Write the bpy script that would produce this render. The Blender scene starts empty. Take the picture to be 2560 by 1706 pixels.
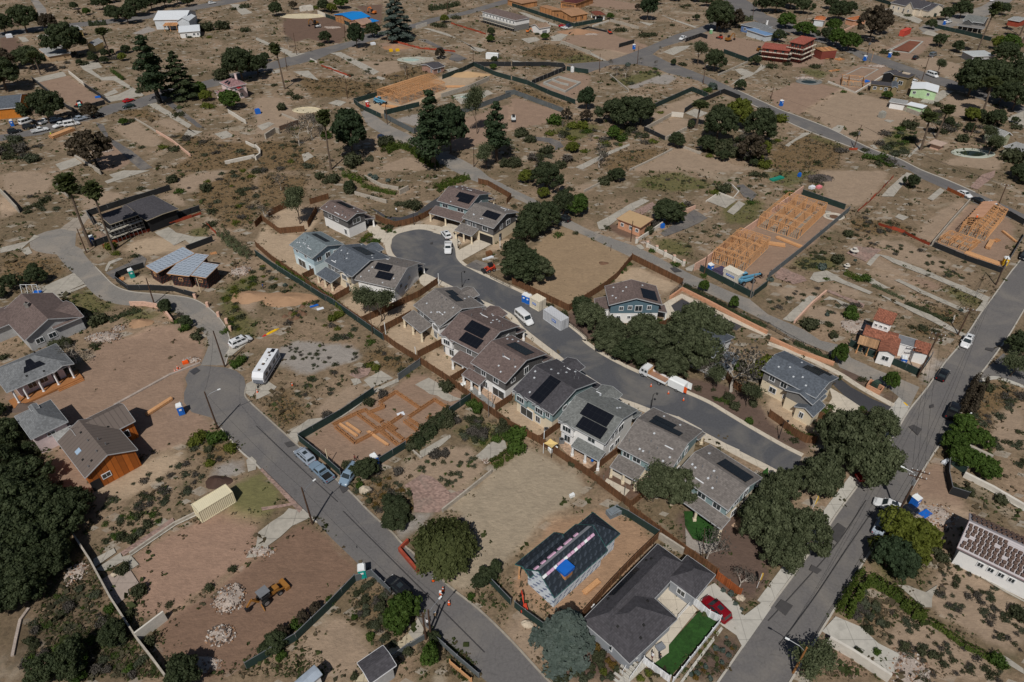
import bpy,bmesh,math,random
import numpy as np
from mathutils import Vector,Matrix,Euler
mcos,msin,ncat=math.cos,math.sin,np.concatenate;RU=random.uniform;random.seed(7);rng=np.random.default_rng(7)
SC=bpy.context.scene;COL=SC.collection
R=math.radians;V=Vector
# camera
CAMH=92.0;PITCH=R(37.3);FPX=24/36*2560
cam=bpy.data.cameras.new('camera');cam.lens=24;cam.sensor_width=36;cam.clip_start=.5;cam.clip_end=6000
co=bpy.data.objects.new('camera',cam);COL.objects.link(co)
co.location=(0,0,CAMH);co.rotation_euler=(R(90)-PITCH,0,0);SC.camera=co
TI=[0,0]
def T(c,r):TI[0]=c;TI[1]=r
def g(u,v,z=0.0):
 c,r=TI
 if r==3:sx=c*640+u*640/2353;sy=1280+v*426/1566
 else:sx=c*640+u*640/2350;sy=r*427+v*427/1568
 x=(sx-1280)/FPX;y=(sy-853)/FPX
 s,k=msin(PITCH),mcos(PITCH)
 t=(CAMH-z)/(s+y*k)
 return V((x*t,(k-y*s)*t,z))
def gs(*uv,z=0.0):return[g(uv[i],uv[i+1],z)for i in range(0,len(uv),2)]
def gg(c,r,*uv):
 T(c,r);return gs(*uv)
def ks(*uv):return gs(*[x*10 for x in uv])
def gk(c,r,*uv):return gg(c,r,*[x*10 for x in uv])
def hgt(bu,bv,tu,tv):
 0
 b=g(bu,bv);lo,hi=0.,60.
 for _ in range(40):
  m=(lo+hi)/2;p=g(tu,tv,m)
  if p.y>b.y:lo=m
  else:hi=m
 return lo
# materials
def lin(c):
 if isinstance(c,(int,float)):c=(c,c,c)
 return tuple(c)+(1,)
MATS={}
class NT:
 def __init__(s,name):
  s.m=bpy.data.materials.new(name);s.m.use_nodes=True;s.t=s.m.node_tree
  s.b=s.t.nodes['Principled BSDF']
 def n(s,ty,ins=None,**pr):
  x=s.t.nodes.new('ShaderNode'+ty)
  for k,v in pr.items():setattr(x,k,v)
  for k,v in(ins or{}).items():s.set(x.inputs[k],v)
  return x
 def set(s,sock,v):
  if isinstance(v,bpy.types.NodeSocket):s.t.links.new(v,sock)
  elif isinstance(v,bpy.types.Node):s.t.links.new(v.outputs[0],sock)
  else:sock.default_value=v
 def math(s,op,a,b=0.,c=0.):return s.n('Math',{0:a,1:b,2:c},operation=op).outputs[0]
 def mix(s,f,a,b,ty='MIX'):
  x=s.n('Mix',data_type='RGBA',blend_type=ty)
  s.set(x.inputs[0],f)
  for k,q in((6,a),(7,b)):
   s.set(x.inputs[k],lin(q)if isinstance(q,(tuple,float,int))and not(isinstance(q,tuple)and len(q)==4)else q)
  return x.outputs[2]
 def noise(s,scale,detail=4.,rough=.6,vec=None,dist=0.):
  d={'Scale':scale,'Detail':detail,'Roughness':rough,'Distortion':dist}
  if vec is not None:d['Vector']=vec
  return s.n('TexNoise',d).outputs[0]
 def ramp(s,f,lo,hi):return s.n('MapRange',{0:f,1:lo,2:hi,3:0.,4:1.}).outputs[0]
 def pos(s):return s.n('NewGeometry').outputs[0]
 def uv(s):
  u=s.n('UVMap');x=s.n('SeparateXYZ',{0:u.outputs[0]});return x.outputs[0],x.outputs[1]
 def cell(s,a,b=0.):
  v=s.n('CombineXYZ',{0:a,1:b});return s.n('TexWhiteNoise',{'Vector':v.outputs[0]},noise_dimensions='2D').outputs[0]
 def col(s,c):s.set(s.b.inputs['Base Color'],c if not isinstance(c,tuple)or len(c)==4 else lin(c))
 def bump(s,h,st=.4,d=.05):s.set(s.b.inputs['Normal'],s.n('Bump',{'Strength':st,'Distance':d,'Height':h}).outputs[0])
 def rough(s,r):s.b.inputs['Roughness'].default_value=r
def M(name,c=None,rough=.8,var=.25,sc=1.2,kind=None,p=.15,metal=0.,c2=None,spec=.3):
 if name in MATS:return MATS[name]
 t=NT(name);MATS[name]=t.m;t.rough(rough);t.b.inputs['Metallic'].default_value=metal
 t.b.inputs['Specular IOR Level'].default_value=spec
 base=lin(c);P=t.pos()
 n1=t.noise(sc,5.,.65,P);n2=t.noise(sc*.17,3.,.5,P)
 f=t.math('ADD',t.math('MULTIPLY',t.ramp(n1,.3,.7),.6),t.math('MULTIPLY',t.ramp(n2,.3,.7),.4))
 dk=tuple(x*(1-var)for x in c);lt=tuple(min(1,x*(1+var*.8))for x in c)
 C=t.mix(f,dk,lt)
 if kind:
  u,v=t.uv()
  if kind=='plank':
   q=t.math('DIVIDE',u,p);w=t.cell(t.math('FLOOR',q));C=t.mix(.75,C,t.mix(w,.55,1.25),'MULTIPLY')
   e=t.math('LESS_THAN',t.math('FRACT',q),.14);C=t.mix(t.math('MULTIPLY',e,.7),C,tuple(x*.35 for x in c))
  elif kind=='siding':
   q=t.math('DIVIDE',v,p);fr=t.math('FRACT',q);t.bump(fr,.8,.03)
   e=t.math('LESS_THAN',fr,.12);C=t.mix(t.math('MULTIPLY',e,.45),C,tuple(x*.5 for x in c))
  elif kind=='shingle':
   q=t.math('DIVIDE',v,p);row=t.math('FLOOR',q)
   cu=t.math('FLOOR',t.math('ADD',t.math('DIVIDE',u,p*1.1),t.math('MULTIPLY',row,.37)))
   w=t.cell(cu,row);C=t.mix(.8,C,t.mix(w,.72,1.22),'MULTIPLY')
   fr=t.math('FRACT',q);C=t.mix(t.math('MULTIPLY',t.math('LESS_THAN',fr,.2),.35),C,tuple(x*.55 for x in c))
   t.bump(t.math('ADD',fr,t.math('MULTIPLY',w,.5)),.6,.03)
  elif kind=='tile':
   q=t.math('DIVIDE',u,p);sn=t.math('ABSOLUTE',t.math('SINE',t.math('MULTIPLY',q,math.pi)))
   w=t.cell(t.math('FLOOR',q),t.math('FLOOR',t.math('DIVIDE',v,.4)));C=t.mix(.8,C,t.mix(w,.6,1.3),'MULTIPLY')
   C=t.mix(t.math('MULTIPLY',t.math('LESS_THAN',sn,.3),.5),C,tuple(x*.4 for x in c));t.bump(sn,1.,.08)
  elif kind=='rib':
   q=t.math('DIVIDE',u,p);sn=t.math('SINE',t.math('MULTIPLY',q,2*math.pi));t.bump(sn,.4,.05)
   C=t.mix(t.math('MULTIPLY',t.math('GREATER_THAN',sn,.3),.16),C,tuple(x*.62 for x in c))
  elif kind=='seam':
   q=t.math('FRACT',t.math('DIVIDE',u,p));C=t.mix(t.math('MULTIPLY',t.math('LESS_THAN',q,.12),.6),C,c2 or tuple(x*.45 for x in c));t.bump(q,.5,.05)
  elif kind=='course':
   q=t.math('DIVIDE',v,p);row=t.math('FLOOR',q);fr=t.math('FRACT',q)
   uu=t.math('ADD',t.math('DIVIDE',u,p*1.15),t.math('MULTIPLY',row,.5));fu=t.math('FRACT',uu)
   d=t.math('ABSOLUTE',t.math('SUBTRACT',fr,t.math('MULTIPLY',fu,.8)))
   on=t.math('MULTIPLY',t.math('LESS_THAN',d,.2),t.math('GREATER_THAN',t.noise(3.2,3.,.8,P),.46))
   on=t.math('MULTIPLY',on,t.math('LESS_THAN',fu,.72));C=t.mix(on,C,c2)
   C=t.mix(t.math('MULTIPLY',t.math('LESS_THAN',fr,.07),.6),C,tuple(x*.4 for x in c))
  elif kind=='block':
   q=t.math('DIVIDE',v,.2);row=t.math('FLOOR',q);cu=t.math('FLOOR',t.math('ADD',t.math('DIVIDE',u,.4),t.math('MULTIPLY',row,.5)))
   C=t.mix(.7,C,t.mix(t.cell(cu,row),.8,1.15),'MULTIPLY')
  elif kind=='slab':
   for q in(u,v):
    fr=t.math('FRACT',t.math('DIVIDE',q,p));C=t.mix(t.math('MULTIPLY',t.math('LESS_THAN',fr,.035),.55),C,tuple(x*.45 for x in c))
   st=t.ramp(t.noise(.45,6.,.7,P,.6),.52,.72);C=t.mix(t.math('MULTIPLY',st,.45),C,tuple(x*.5 for x in c))
   t.bump(n1,.3,.02)
  elif kind=='cells':
   fu=t.math('FRACT',t.math('DIVIDE',u,1.05));fv=t.math('FRACT',t.math('DIVIDE',v,1.7))
   e=t.math('MAXIMUM',t.math('LESS_THAN',fu,.03),t.math('LESS_THAN',fv,.02));C=t.mix(e,C,(.022,.024,.028))
  elif kind=='rough':
   t.bump(n1,.6,.12)
  elif kind=='brickpave':
   q=t.math('DIVIDE',v,.25);row=t.math('FLOOR',q);cu=t.math('FLOOR',t.math('ADD',t.math('DIVIDE',u,.4),t.math('MULTIPLY',row,.5)))
   C=t.mix(.9,C,t.mix(t.cell(cu,row),.65,1.3),'MULTIPLY')
   st=t.ramp(t.noise(.3,5.,.7,P,.5),.5,.7);C=t.mix(t.math('MULTIPLY',st,.6),C,(.2,.17,.14))
 t.col(C);return t.m
def asphalt(name,c,wear=(.2,.18,.16),cracks=.5,dust=.35):
 t=NT(name);MATS[name]=t.m;t.rough(.9);P=t.pos()
 n1=t.noise(2.5,6.,.75,P);n2=t.noise(.12,4.,.6,P,.8)
 C=t.mix(t.ramp(n1,.3,.7),tuple(x*.82 for x in c),tuple(x*1.2 for x in c))
 C=t.mix(t.math('MULTIPLY',t.ramp(n2,.45,.72),dust),C,wear)
 v=t.n('TexVoronoi',{'Vector':t.n('Mapping',{'Vector':P,'Scale':(.11,.11,.11)}).outputs[0]},feature='DISTANCE_TO_EDGE').outputs[0]
 w=t.math('ADD',v,t.math('MULTIPLY',t.math('SUBTRACT',t.noise(.8,4.,.6,P),.5),.09))
 e=t.math('MULTIPLY',t.math('LESS_THAN',t.math('ABSOLUTE',w),.012),cracks);C=t.mix(e,C,tuple(x*.4 for x in c))
 t.bump(n1,.25,.02);t.col(C);return t.m
def leafmat(name,c,c2,rough=.7):
 t=NT(name);MATS[name]=t.m;t.rough(rough);t.b.inputs['Specular IOR Level'].default_value=.2
 P=t.pos();n=t.noise(.5,3.,.6,P);r=t.n('NewGeometry').outputs['Random Per Island']
 f=t.math('ADD',t.math('MULTIPLY',t.ramp(n,.35,.65),.5),t.math('MULTIPLY',r,.5))
 ob=t.n('ObjectInfo').outputs['Random']
 C=t.mix(f,c,c2);C=t.mix(.6,C,t.mix(ob,.78,1.2),'MULTIPLY')
 t.col(C);tr=t.n('BsdfTranslucent',{'Color':t.mix(1.,C,(1.25,1.3,.9),'MULTIPLY')});mx=t.n('MixShader',{0:.38,1:t.b.outputs[0],2:tr.outputs[0]});t.t.links.new(mx.outputs[0],t.t.nodes['Material Output'].inputs[0]);return t.m
# meshes
class MB:
 def __init__(s):s.v=[];s.f=[];s.m=[];s.mi=0
 def face(s,pts):
  k=len(s.v);s.v+=[tuple(p)for p in pts];s.f.append(tuple(range(k,k+len(pts))));s.m.append(s.mi)
 def mesh(s,vs,fs):
  k=len(s.v);s.v+=[tuple(p)for p in vs]
  for f in fs:s.f.append(tuple(i+k for i in f));s.m.append(s.mi)
 def hexa(s,b,t):
  n=len(b);fs=[tuple(range(n))[::-1],tuple(range(n,2*n))]
  for i in range(n):j=(i+1)%n;fs.append((i,j,n+j,n+i))
  s.mesh(list(b)+list(t),fs)
 def prism(s,pts,z0,z1):s.hexa([V((p[0],p[1],z0))for p in pts],[V((p[0],p[1],z1))for p in pts])
 def slab(s,pts,th):
  s.hexa([V(p)-V((0,0,th))for p in pts],[V(p)for p in pts])
 def box(s,c,sx,sy,sz,ax=V((1,0,0)),az=V((0,0,1))):
  ax=V(ax).normalized();az=V(az);ay=az.cross(ax).normalized();az=ax.cross(ay).normalized()
  q=[V(c)+ax*(i*sx/2)+ay*(j*sy/2)+az*(k*sz/2)for k in(-1,1)for i,j in((-1,-1),(1,-1),(1,1),(-1,1))]
  s.hexa(q[:4],q[4:])
 def beam(s,a,b,w,h,up=V((0,0,1))):
  a,b=V(a),V(b);d=b-a
  if d.length<1e-4:return
  if abs(d.normalized().dot(up))>.98:up=V((1,0,0))
  ay=up.cross(d).normalized();az=d.cross(ay).normalized()
  q=[p+ay*(i*w/2)+az*(j*h/2)for p in(a,b)for i,j in((-1,-1),(1,-1),(1,1),(-1,1))]
  s.mesh(q,[(0,1,2,3),(7,6,5,4),(0,4,5,1),(1,5,6,2),(2,6,7,3),(3,7,4,0)])
 def tube(s,pts,r,n=6,cap=True):
  pts=[V(p)for p in pts];rs=r if isinstance(r,(list,tuple))else[r]*len(pts);k=len(s.v);up=V((.13,.21,1))
  for i,p in enumerate(pts):
   d=(pts[min(i+1,len(pts)-1)]-pts[max(i-1,0)]).normalized()
   if abs(d.dot(up.normalized()))>.97:ux=V((1,0,0))
   else:ux=up
   a=d.cross(ux).normalized();b=d.cross(a)
   for j in range(n):
    t=2*math.pi*j/n;s.v.append(tuple(p+(a*mcos(t)+b*msin(t))*rs[i]))
  for i in range(len(pts)-1):
   for j in range(n):
    q=(j+1)%n;s.f.append((k+i*n+j,k+i*n+q,k+(i+1)*n+q,k+(i+1)*n+j));s.m.append(s.mi)
  if cap:
   s.f.append(tuple(k+j for j in range(n))[::-1]);s.m.append(s.mi)
   s.f.append(tuple(k+(len(pts)-1)*n+j for j in range(n)));s.m.append(s.mi)
 def cyl(s,c,r,h,n=12,ax=V((0,0,1))):s.tube([V(c),V(c)+V(ax)*h],r,n)
 def blob(s,c,rx,ry,rz,jit=.15,n=7,m=5):
  k=len(s.v);c=V(c);s.v.append(tuple(c+V((0,0,rz))));ring=[]
  for i in range(1,m):
   a=math.pi*i/m
   for j in range(n):
    b=2*math.pi*j/n;q=1+RU(-jit,jit)
    s.v.append(tuple(c+V((rx*msin(a)*mcos(b)*q,ry*msin(a)*msin(b)*q,rz*mcos(a)*q))))
  s.v.append(tuple(c-V((0,0,rz))));e=len(s.v)-1
  for j in range(n):
   q=(j+1)%n;s.f.append((k,k+1+j,k+1+q));s.m.append(s.mi)
   for i in range(m-2):o=k+1+i*n;s.f.append((o+j,o+n+j,o+n+q,o+q));s.m.append(s.mi)
   o=k+1+(m-2)*n;s.f.append((o+j,e,o+q));s.m.append(s.mi)
 def data(s,name,mats,org=V((0,0,0)),smooth=False):
  me=bpy.data.meshes.new(name)
  a=np.array(s.v,dtype=np.float64).reshape(-1,3)-np.array(org)
  me.from_pydata(a.tolist(),[],s.f);
  for m in(mats if isinstance(mats,(list,tuple))else[mats]):me.materials.append(m)
  if max(s.m,default=0):me.polygons.foreach_set('material_index',s.m)
  auv(me,org)
  if smooth:me.shade_smooth();me.set_sharp_from_angle(angle=R(40))
  me.update();return me
 def build(s,name,mats,parent=None,smooth=False,org=None):
  if not s.f:return None
  o_=org if org is not None else(parent_loc(parent)if parent else V((0,0,0)))
  return link(name,s.data(name,mats,o_,smooth),parent,None if parent else o_)
def parent_loc(p):
 q=V((0,0,0))
 while p is not None:q=q+p.location;p=p.parent
 return q
def link(name,me,parent=None,loc=None):
 o=bpy.data.objects.new(name,me);COL.objects.link(o)
 if parent:o.parent=parent
 if loc is not None:o.location=loc
 return o
def auv(me,org):
 n=len(me.polygons)
 if not n:return
 uvl=me.uv_layers.new(name='uv');nl=len(me.loops)
 nor=np.empty(n*3);me.polygons.foreach_get('normal',nor);nor=nor.reshape(-1,3)
 tot=np.empty(n,dtype=np.int32);me.polygons.foreach_get('loop_total',tot)
 vi=np.empty(nl,dtype=np.int32);me.loops.foreach_get('vertex_index',vi)
 co_=np.empty(len(me.vertices)*3);me.vertices.foreach_get('co',co_);co_=co_.reshape(-1,3)+np.array(org)
 h=np.stack([-nor[:,1],nor[:,0],np.zeros(n)],1);l=np.linalg.norm(h,axis=1)
 flat=l<.05;h[flat]=(1,0,0);l[flat]=1;h/=l[:,None];w=np.cross(nor,h)
 pi=np.repeat(np.arange(n),tot);p=co_[vi]
 uvl.data.foreach_set('uv',np.stack([(p*h[pi]).sum(1),(p*w[pi]).sum(1)],1).ravel())
LABELS=[]
def tag(o,lbl=None,cat=None,group=None,kind=None):
 if lbl:o['label']=lbl;LABELS.append(lbl)
 if cat:o['category']=cat
 if group:o['group']=group
 if kind:o['kind']=kind
 return o
def thing(name,loc,lbl,cat,group=None,rz=0.):
 o=bpy.data.objects.new(name,None);COL.objects.link(o);o.location=loc;o.rotation_euler=(0,0,rz);o.empty_display_size=.5
 return tag(o,lbl,cat,group)
KIDS={}
def copy_tree(o,parent=None):
 c=o.copy();COL.objects.link(c)
 if parent is not None:c.parent=parent
 for ch in o.children:copy_tree(ch,c)
 return c
def structure(o):o['kind']='structure';return o
ZL=[.012]
def sheet(name,pts,mat,z=None,jit=0.,step=2.,lbl=None,th=None):
 0
 if z is None:ZL[0]+=.0012;z=ZL[0]
 P=[V((p[0],p[1],0))for p in pts]
 if jit:
  Q=[]
  for i,a in enumerate(P):
   b=P[(i+1)%len(P)];n=max(1,int((b-a).length/step));nr=V((-(b-a).y,(b-a).x,0)).normalized()
   for k in range(n):Q.append(a.lerp(b,k/n)+nr*(RU(-jit,jit)))
  P=Q
 m=MB();m.face([V((p.x,p.y,z))for p in P])if th is None else m.prism(P,0,th)
 HARD.append([(p.x,p.y)for p in P])
 if sum(P[i].x*P[(i+1)%len(P)].y-P[(i+1)%len(P)].x*P[i].y for i in range(len(P)))<0:m.f=[f[::-1]for f in m.f]
 o=m.build(name,mat,org=V((P[0].x,P[0].y,0)));structure(o);return o
HARD=[];PAINT=[]
def paint(kind,pts,w=1.,soft=1.5):PAINT.append((kind,[(p.x,p.y)for p in pts],w,soft))
def spline(pts,n=6):
 0
 P=[V(p)for p in pts];out=[]
 for i in range(len(P)-1):
  a,b,c,d=P[max(i-1,0)],P[i],P[i+1],P[min(i+2,len(P)-1)]
  for k in range(n):
   t=k/n;out.append(.5*((2*b)+(c-a)*t+(2*a-5*b+4*c-d)*t*t+(3*b-3*c+d-a)*t**3))
 out.append(P[-1]);return out
def offs(pts,d):
 P=[V((p[0],p[1],0))for p in pts];out=[]
 for i,p in enumerate(P):
  t=P[min(i+1,len(P)-1)]-P[max(i-1,0)];out.append(p+V((-t.y,t.x,0)).normalized()*d)
 return out
def ribbon(pts,w,z0,z1,m=None):
 0
 m=m or MB();a=offs(pts,w/2);b=offs(pts,-w/2)
 for i in range(len(a)-1):
  q=[a[i],a[i+1],b[i+1],b[i]];lo=[V((p.x,p.y,z0))for p in q];hi=[V((p.x,p.y,z1))for p in q]
  m.face(hi[::-1]);m.face([lo[0],lo[1],hi[1],hi[0]]);m.face([lo[2],lo[3],hi[3],hi[2]])
  if i==0:m.face([lo[3],lo[0],hi[0],hi[3]])
  if i==len(a)-2:m.face([lo[1],lo[2],hi[2],hi[1]])
 return m
def S(r,gr,b,k=1.1):
 f=lambda x:(x/255/12.92 if x<=10 else((x/255+.055)/1.055)**2.4)
 return tuple(min(.85,f(x)*k)for x in(r,gr,b))
WHITE=M('white_stucco',S(225,224,222),var=.06);CRM=M('cream_stucco',S(214,200,175),var=.07)
TRIM=M('white_trim',S(215,216,218),var=.05);GLASS=M('window_glass',(.03,.04,.045),rough=.08,var=.1,spec=.6)
CONC=M('concrete',S(178,174,165),kind='slab',p=3.,var=.15);CONC2=M('old_concrete',S(164,158,147),kind='slab',p=4.,var=.25)
CONCNEW=M('new_concrete',S(192,182,166),kind='slab',p=2.2,var=.1)
PAVER=M('red_pavers',S(146,122,112),kind='brickpave',var=.2);BRICKRED=M('red_brick',S(150,68,50),kind='block',var=.2)
PATIO=M('tan_pavers',S(168,142,120),kind='brickpave',var=.15)
DIRT=M('bare_dirt',S(160,128,100),kind='rough',sc=.5,var=.2);DIRTO=M('graded_dirt',S(152,118,92),kind='rough',sc=.35,var=.18)
SAND=M('pale_yard_dirt',S(178,148,112),kind='rough',sc=.4,var=.12);DIRTD=M('dark_dirt',S(108,82,64),kind='rough',sc=.6,var=.3)
MULCH=M('bark_mulch',S(100,78,66),kind='rough',sc=2.,var=.35);GRAVEL=M('gravel',S(150,142,134),kind='rough',sc=3.,var=.35)
AS_NEW=asphalt('fresh_asphalt',S(82,83,87,1.),wear=S(132,126,116),cracks=.1,dust=.5)
AS_OLD=asphalt('street_asphalt',S(104,101,100,1.),wear=S(136,129,119),cracks=.22,dust=.4)
AS_WORN=asphalt('worn_asphalt',S(128,124,119,1.),wear=S(160,148,134),cracks=.35,dust=.6)
AS_BLACK=asphalt('black_asphalt',S(62,62,66,1.),wear=S(84,82,80),cracks=.1,dust=.3)
AS_BURNT=asphalt('burnt_asphalt',S(98,95,94,1.),wear=S(140,130,118),cracks=.8,dust=.7)
LAWN=M('lawn_green',(.022,.072,.012),kind='rough',var=.55,sc=2.2);
CEDARF=M('cedar_boards',S(108,76,52),kind='plank',p=.16,var=.3);ORWOOD=M('orange_siding',S(176,98,38),kind='plank',p=.9,var=.15)
LU=M('new_lumber',S(198,150,106),kind='rough',sc=3.,var=.2);OSB=M('sheathing_board',S(184,132,88),kind='plank',p=1.22,var=.2)
FORMB=M('form_board',S(164,118,80),kind='rough',sc=3,var=.25);POLEW=M('pole_wood',S(82,62,50),var=.3,sc=3)
GSC=M('green_screen',S(36,54,50),var=.25,sc=.8);BSC=M('black_screen',S(38,40,42),var=.25,sc=.8);GYSCREEN=M('grey_screen',S(92,98,100),var=.2)
METAL=M('galvanised_metal',S(150,152,155),rough=.45,metal=.6,var=.15);DKM=M('dark_metal',(.02,.02,.022),rough=.5,var=.2)
BW=M('block_wall',S(168,160,148),kind='block',var=.2);PINKW=M('pink_wall',S(205,168,148),kind='block',var=.12);WW=M('white_wall',S(200,194,184),var=.18)
TANW=M('tan_retaining_wall',S(190,142,112),kind='block',var=.1)
SOLAR=M('solar_module',(.008,.009,.013),rough=.25,kind='cells',var=.1,spec=.5)
ORNET=M('orange_safety_net',S(150,66,44),var=.3);BLUE=M('blue_plastic',S(30,100,190),var=.15,rough=.5);TEAL=M('teal_plastic',S(20,150,140),var=.15,rough=.5)
RED=M('red_paint',S(190,40,32),var=.15,rough=.4);YEL=M('yellow_paint',S(220,175,30),var=.15,rough=.4);ORG=M('orange_plastic',S(240,90,30),var=.1,rough=.5)
PW=M('white_plastic',S(225,228,232),var=.06,rough=.45);GREYP=M('grey_plastic',S(120,124,130),var=.15);BLACK=M('black_rubber',(.012,.012,.012),var=.3)
ROCK=M('rubble_rock',S(165,152,142),kind='rough',sc=4,var=.4);SKIN=M('skin',S(190,135,105),var=.05);HAIR=M('dark_hair',(.02,.015,.01))
def roofm(name,c,p=.3,var=.15,kind='shingle',**k):return M(name,c,kind=kind,p=p,var=var,rough=.9,**k)
R_BROWN=roofm('brown_shingles',S(104,90,86));R_GREY=roofm('grey_shingles',S(112,114,116));R_TAUPE=roofm('taupe_shingles',S(114,108,104))
R_DARK=roofm('charcoal_shingles',S(72,70,74));R_SLATE=roofm('slate_shingles',S(86,92,100));R_BLUEG=roofm('blue_grey_shingles',S(112,122,126));R_GREEN=roofm('green_grey_shingles',S(112,114,112))
R_LG=roofm('pale_grey_shingles',S(150,150,148));R_TILE=roofm('red_roof_tile',S(150,96,76),kind='tile',p=.28,var=.2)
def sid(name,c,p=.3):return M(name,c,kind='siding',p=p,var=.08)
SD_GREY=sid('grey_siding',S(122,120,118));SD_DK=sid('dark_grey_siding',S(98,96,96));SD_BLUE=sid('pale_blue_siding',S(176,198,208));SD_TEAL=sid('blue_green_siding',S(132,154,156));SD_STEEL=sid('steel_blue_siding',S(92,116,128))
# buildings
class House:
 def __init__(s,name,lbl,cat,at,group=None):
  at=V((at.x,at.y,0));s.r=thing(name,at,lbl,cat,group);s.b=[];s.c=0
 def block(s,P0,P1,P3,ze,roof='gable',pitch=.3,ov=.5,wall=WHITE,rmat=R_BROWN,upper=None,split=2.8,z0=0.,walls=True,th=.18,fsc=M('fascia_board',S(176,178,180),var=.08),rise=None,wn='wall',rn='roof',fh=.17):
  P0,P1,P3=V(P0),V(P1),V(P3);ax=P1-P0;ax.z=0;L=ax.length;ax.normalize();ay=V((-ax.y,ax.x,0))
  d=P3-P0;W=d.dot(ay)
  if W<0:ay=-ay;W=-W
  o=V((P0.x,P0.y,0))
  pt=lambda x,y,z:o+ax*x+ay*y+V((0,0,z))
  B=dict(o=o,ax=ax,ay=ay,L=L,W=W,ze=ze,pt=pt,roof=roof,ov=ov,z0=z0)
  if roof=='gable':rh=rise if rise is not None else pitch*W/2
  elif roof=='gabley':rh=rise if rise is not None else pitch*L/2
  elif roof=='hip':rh=rise if rise is not None else pitch*min(L,W)/2
  elif roof=='shed':rh=rise if rise is not None else pitch*W
  else:rh=0
  B['rh']=rh;s.b.append(B);rf=MB();fa=MB();a,b,c,e=pt(0,0,ze),pt(L,0,ze),pt(L,W,ze),pt(0,W,ze);sl=[]
  if roof=='gable':r0,r1=pt(0,W/2,ze+rh),pt(L,W/2,ze+rh);sl=[[a,b,r1,r0],[c,e,r0,r1]];bar=[(a,r0),(r0,e),(b,r1),(r1,c),(a,b),(c,e)]
  elif roof=='gabley':r0,r1=pt(L/2,0,ze+rh),pt(L/2,W,ze+rh);sl=[[e,a,r0,r1],[b,c,r1,r0]];bar=[(a,r0),(r0,b),(e,r1),(r1,c),(a,e),(b,c)]
  elif roof=='hip':
   if L>=W:r0,r1=pt(W/2,W/2,ze+rh),pt(L-W/2,W/2,ze+rh);sl=[[a,b,r1,r0],[b,c,r1],[c,e,r0,r1],[e,a,r0]]
   else:r0,r1=pt(L/2,L/2,ze+rh),pt(L/2,W-L/2,ze+rh);sl=[[a,b,r0],[b,c,r1,r0],[c,e,r1],[e,a,r0,r1]]
   bar=[(a,b),(b,c),(c,e),(e,a)]
  elif roof=='shed':c,e=pt(L,W,ze+rh),pt(0,W,ze+rh);sl=[[a,b,c,e]];bar=[(a,b),(b,c),(c,e),(e,a)]
  else:sl=[[a,b,c,e]];bar=[(a,b),(b,c),(c,e),(e,a)]
  B['sl']=sl
  for q in sl:rf.slab(q,th)
  if rmat:B['ro']=rf.build(rn,rmat,s.r)
  if fsc:
   ctr=pt(L/2,W/2,0)
   for p,q in bar:
    n=(q-p).cross(V((0,0,1))).normalized();m=(p+q)/2-ctr;n=n if n.dot(m)>0 else-n;off=n*.035-V((0,0,fh/2-.01));fa.beam(p+off,q+off,.05,fh)
   fa.build('fascia',fsc,s.r)
  if walls:
   i=ov;x0,x1,y0,y1=i,L-i,i,W-i
   def top(x,y):
    if roof=='gable':z=ze+rh*(1-abs(y-W/2)/(W/2))
    elif roof=='gabley':z=ze+rh*(1-abs(x-L/2)/(L/2))
    elif roof=='shed':z=ze+rh*y/W
    elif roof=='hip':z=ze+rh*min(i/(min(L,W)/2),1)
    else:z=ze
    return z-th-.01 if roof!='flat' else z-.02
   def ring(x0,x1,y0,y1,za,mat,nm,zt=None):
    m=MB();corners=[(x0,y0),(x1,y0),(x1,y1),(x0,y1)]
    for k in range(4):
     p,q=corners[k],corners[(k+1)%4];pts=[p,q]
     mid=((p[0]+q[0])/2,(p[1]+q[1])/2)
     if zt is None:
      up=[q]
      if(roof=='gable' and k in(1,3))or(roof=='gabley' and k in(0,2)):up.append(mid)
      up.append(p);up=[pt(x,y,top(x,y))for x,y in up]
     else:up=[pt(q[0],q[1],zt),pt(p[0],p[1],zt)]
     m.face([pt(p[0],p[1],za),pt(q[0],q[1],za)]+up)
     if nm=='upper_wall':w_=.03;pi=[(x0+.035,y0+.035),(x1-.035,y0+.035),(x1-.035,y1-.035),(x0+.035,y1-.035)];m.face([pt(p[0],p[1],za),pt(q[0],q[1],za),pt(*pi[(k+1)%4],za),pt(*pi[k],za)])
    return m.build(nm,mat,s.r)
   if upper:ring(x0+.04,x1-.04,y0+.04,y1-.04,z0,wall,'lower_wall',split+.05);ring(x0,x1,y0,y1,split,upper,'upper_wall')
   else:ring(x0,x1,y0,y1,z0,wall,wn)
  return B
 def face(s,B,side,t,z,out=0.):
  i=B['ov'];L,W=B['L'],B['W'];pt=B['pt']
  if side=='a':return pt(i+t*(L-2*i),i-out,z),B['ax'],-B['ay']
  if side=='c':return pt(i+t*(L-2*i),W-i+out,z),B['ax'],B['ay']
  if side=='b':return pt(L-i+out,i+t*(W-2*i),z),B['ay'],B['ax']
  return pt(i-out,i+t*(W-2*i),z),B['ay'],-B['ax']
 def win(s,B,side,t,z,w=1.2,h=1.2,frame=TRIM,name='window',glass=GLASS,bars=1):
  c,u,n=s.face(B,side,t,z);m=MB();tt=.12
  for du,dz,sx,sz in((0,h/2,w+2*tt,tt),(0,-h/2,w+2*tt,tt)):m.box(c+V((0,0,dz+(tt/2 if dz>0 else-tt/2)))+n*.04,sx,.1,sz,u)
  for du in[-1,1]:m.box(c+u*(du*(w/2+tt/2))+n*.04,tt,.1,h,u)
  for k in range(bars):m.box(c+u*(w*((k+1)/(bars+1)-.5))+n*.06,.06,.05,h,u)
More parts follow.
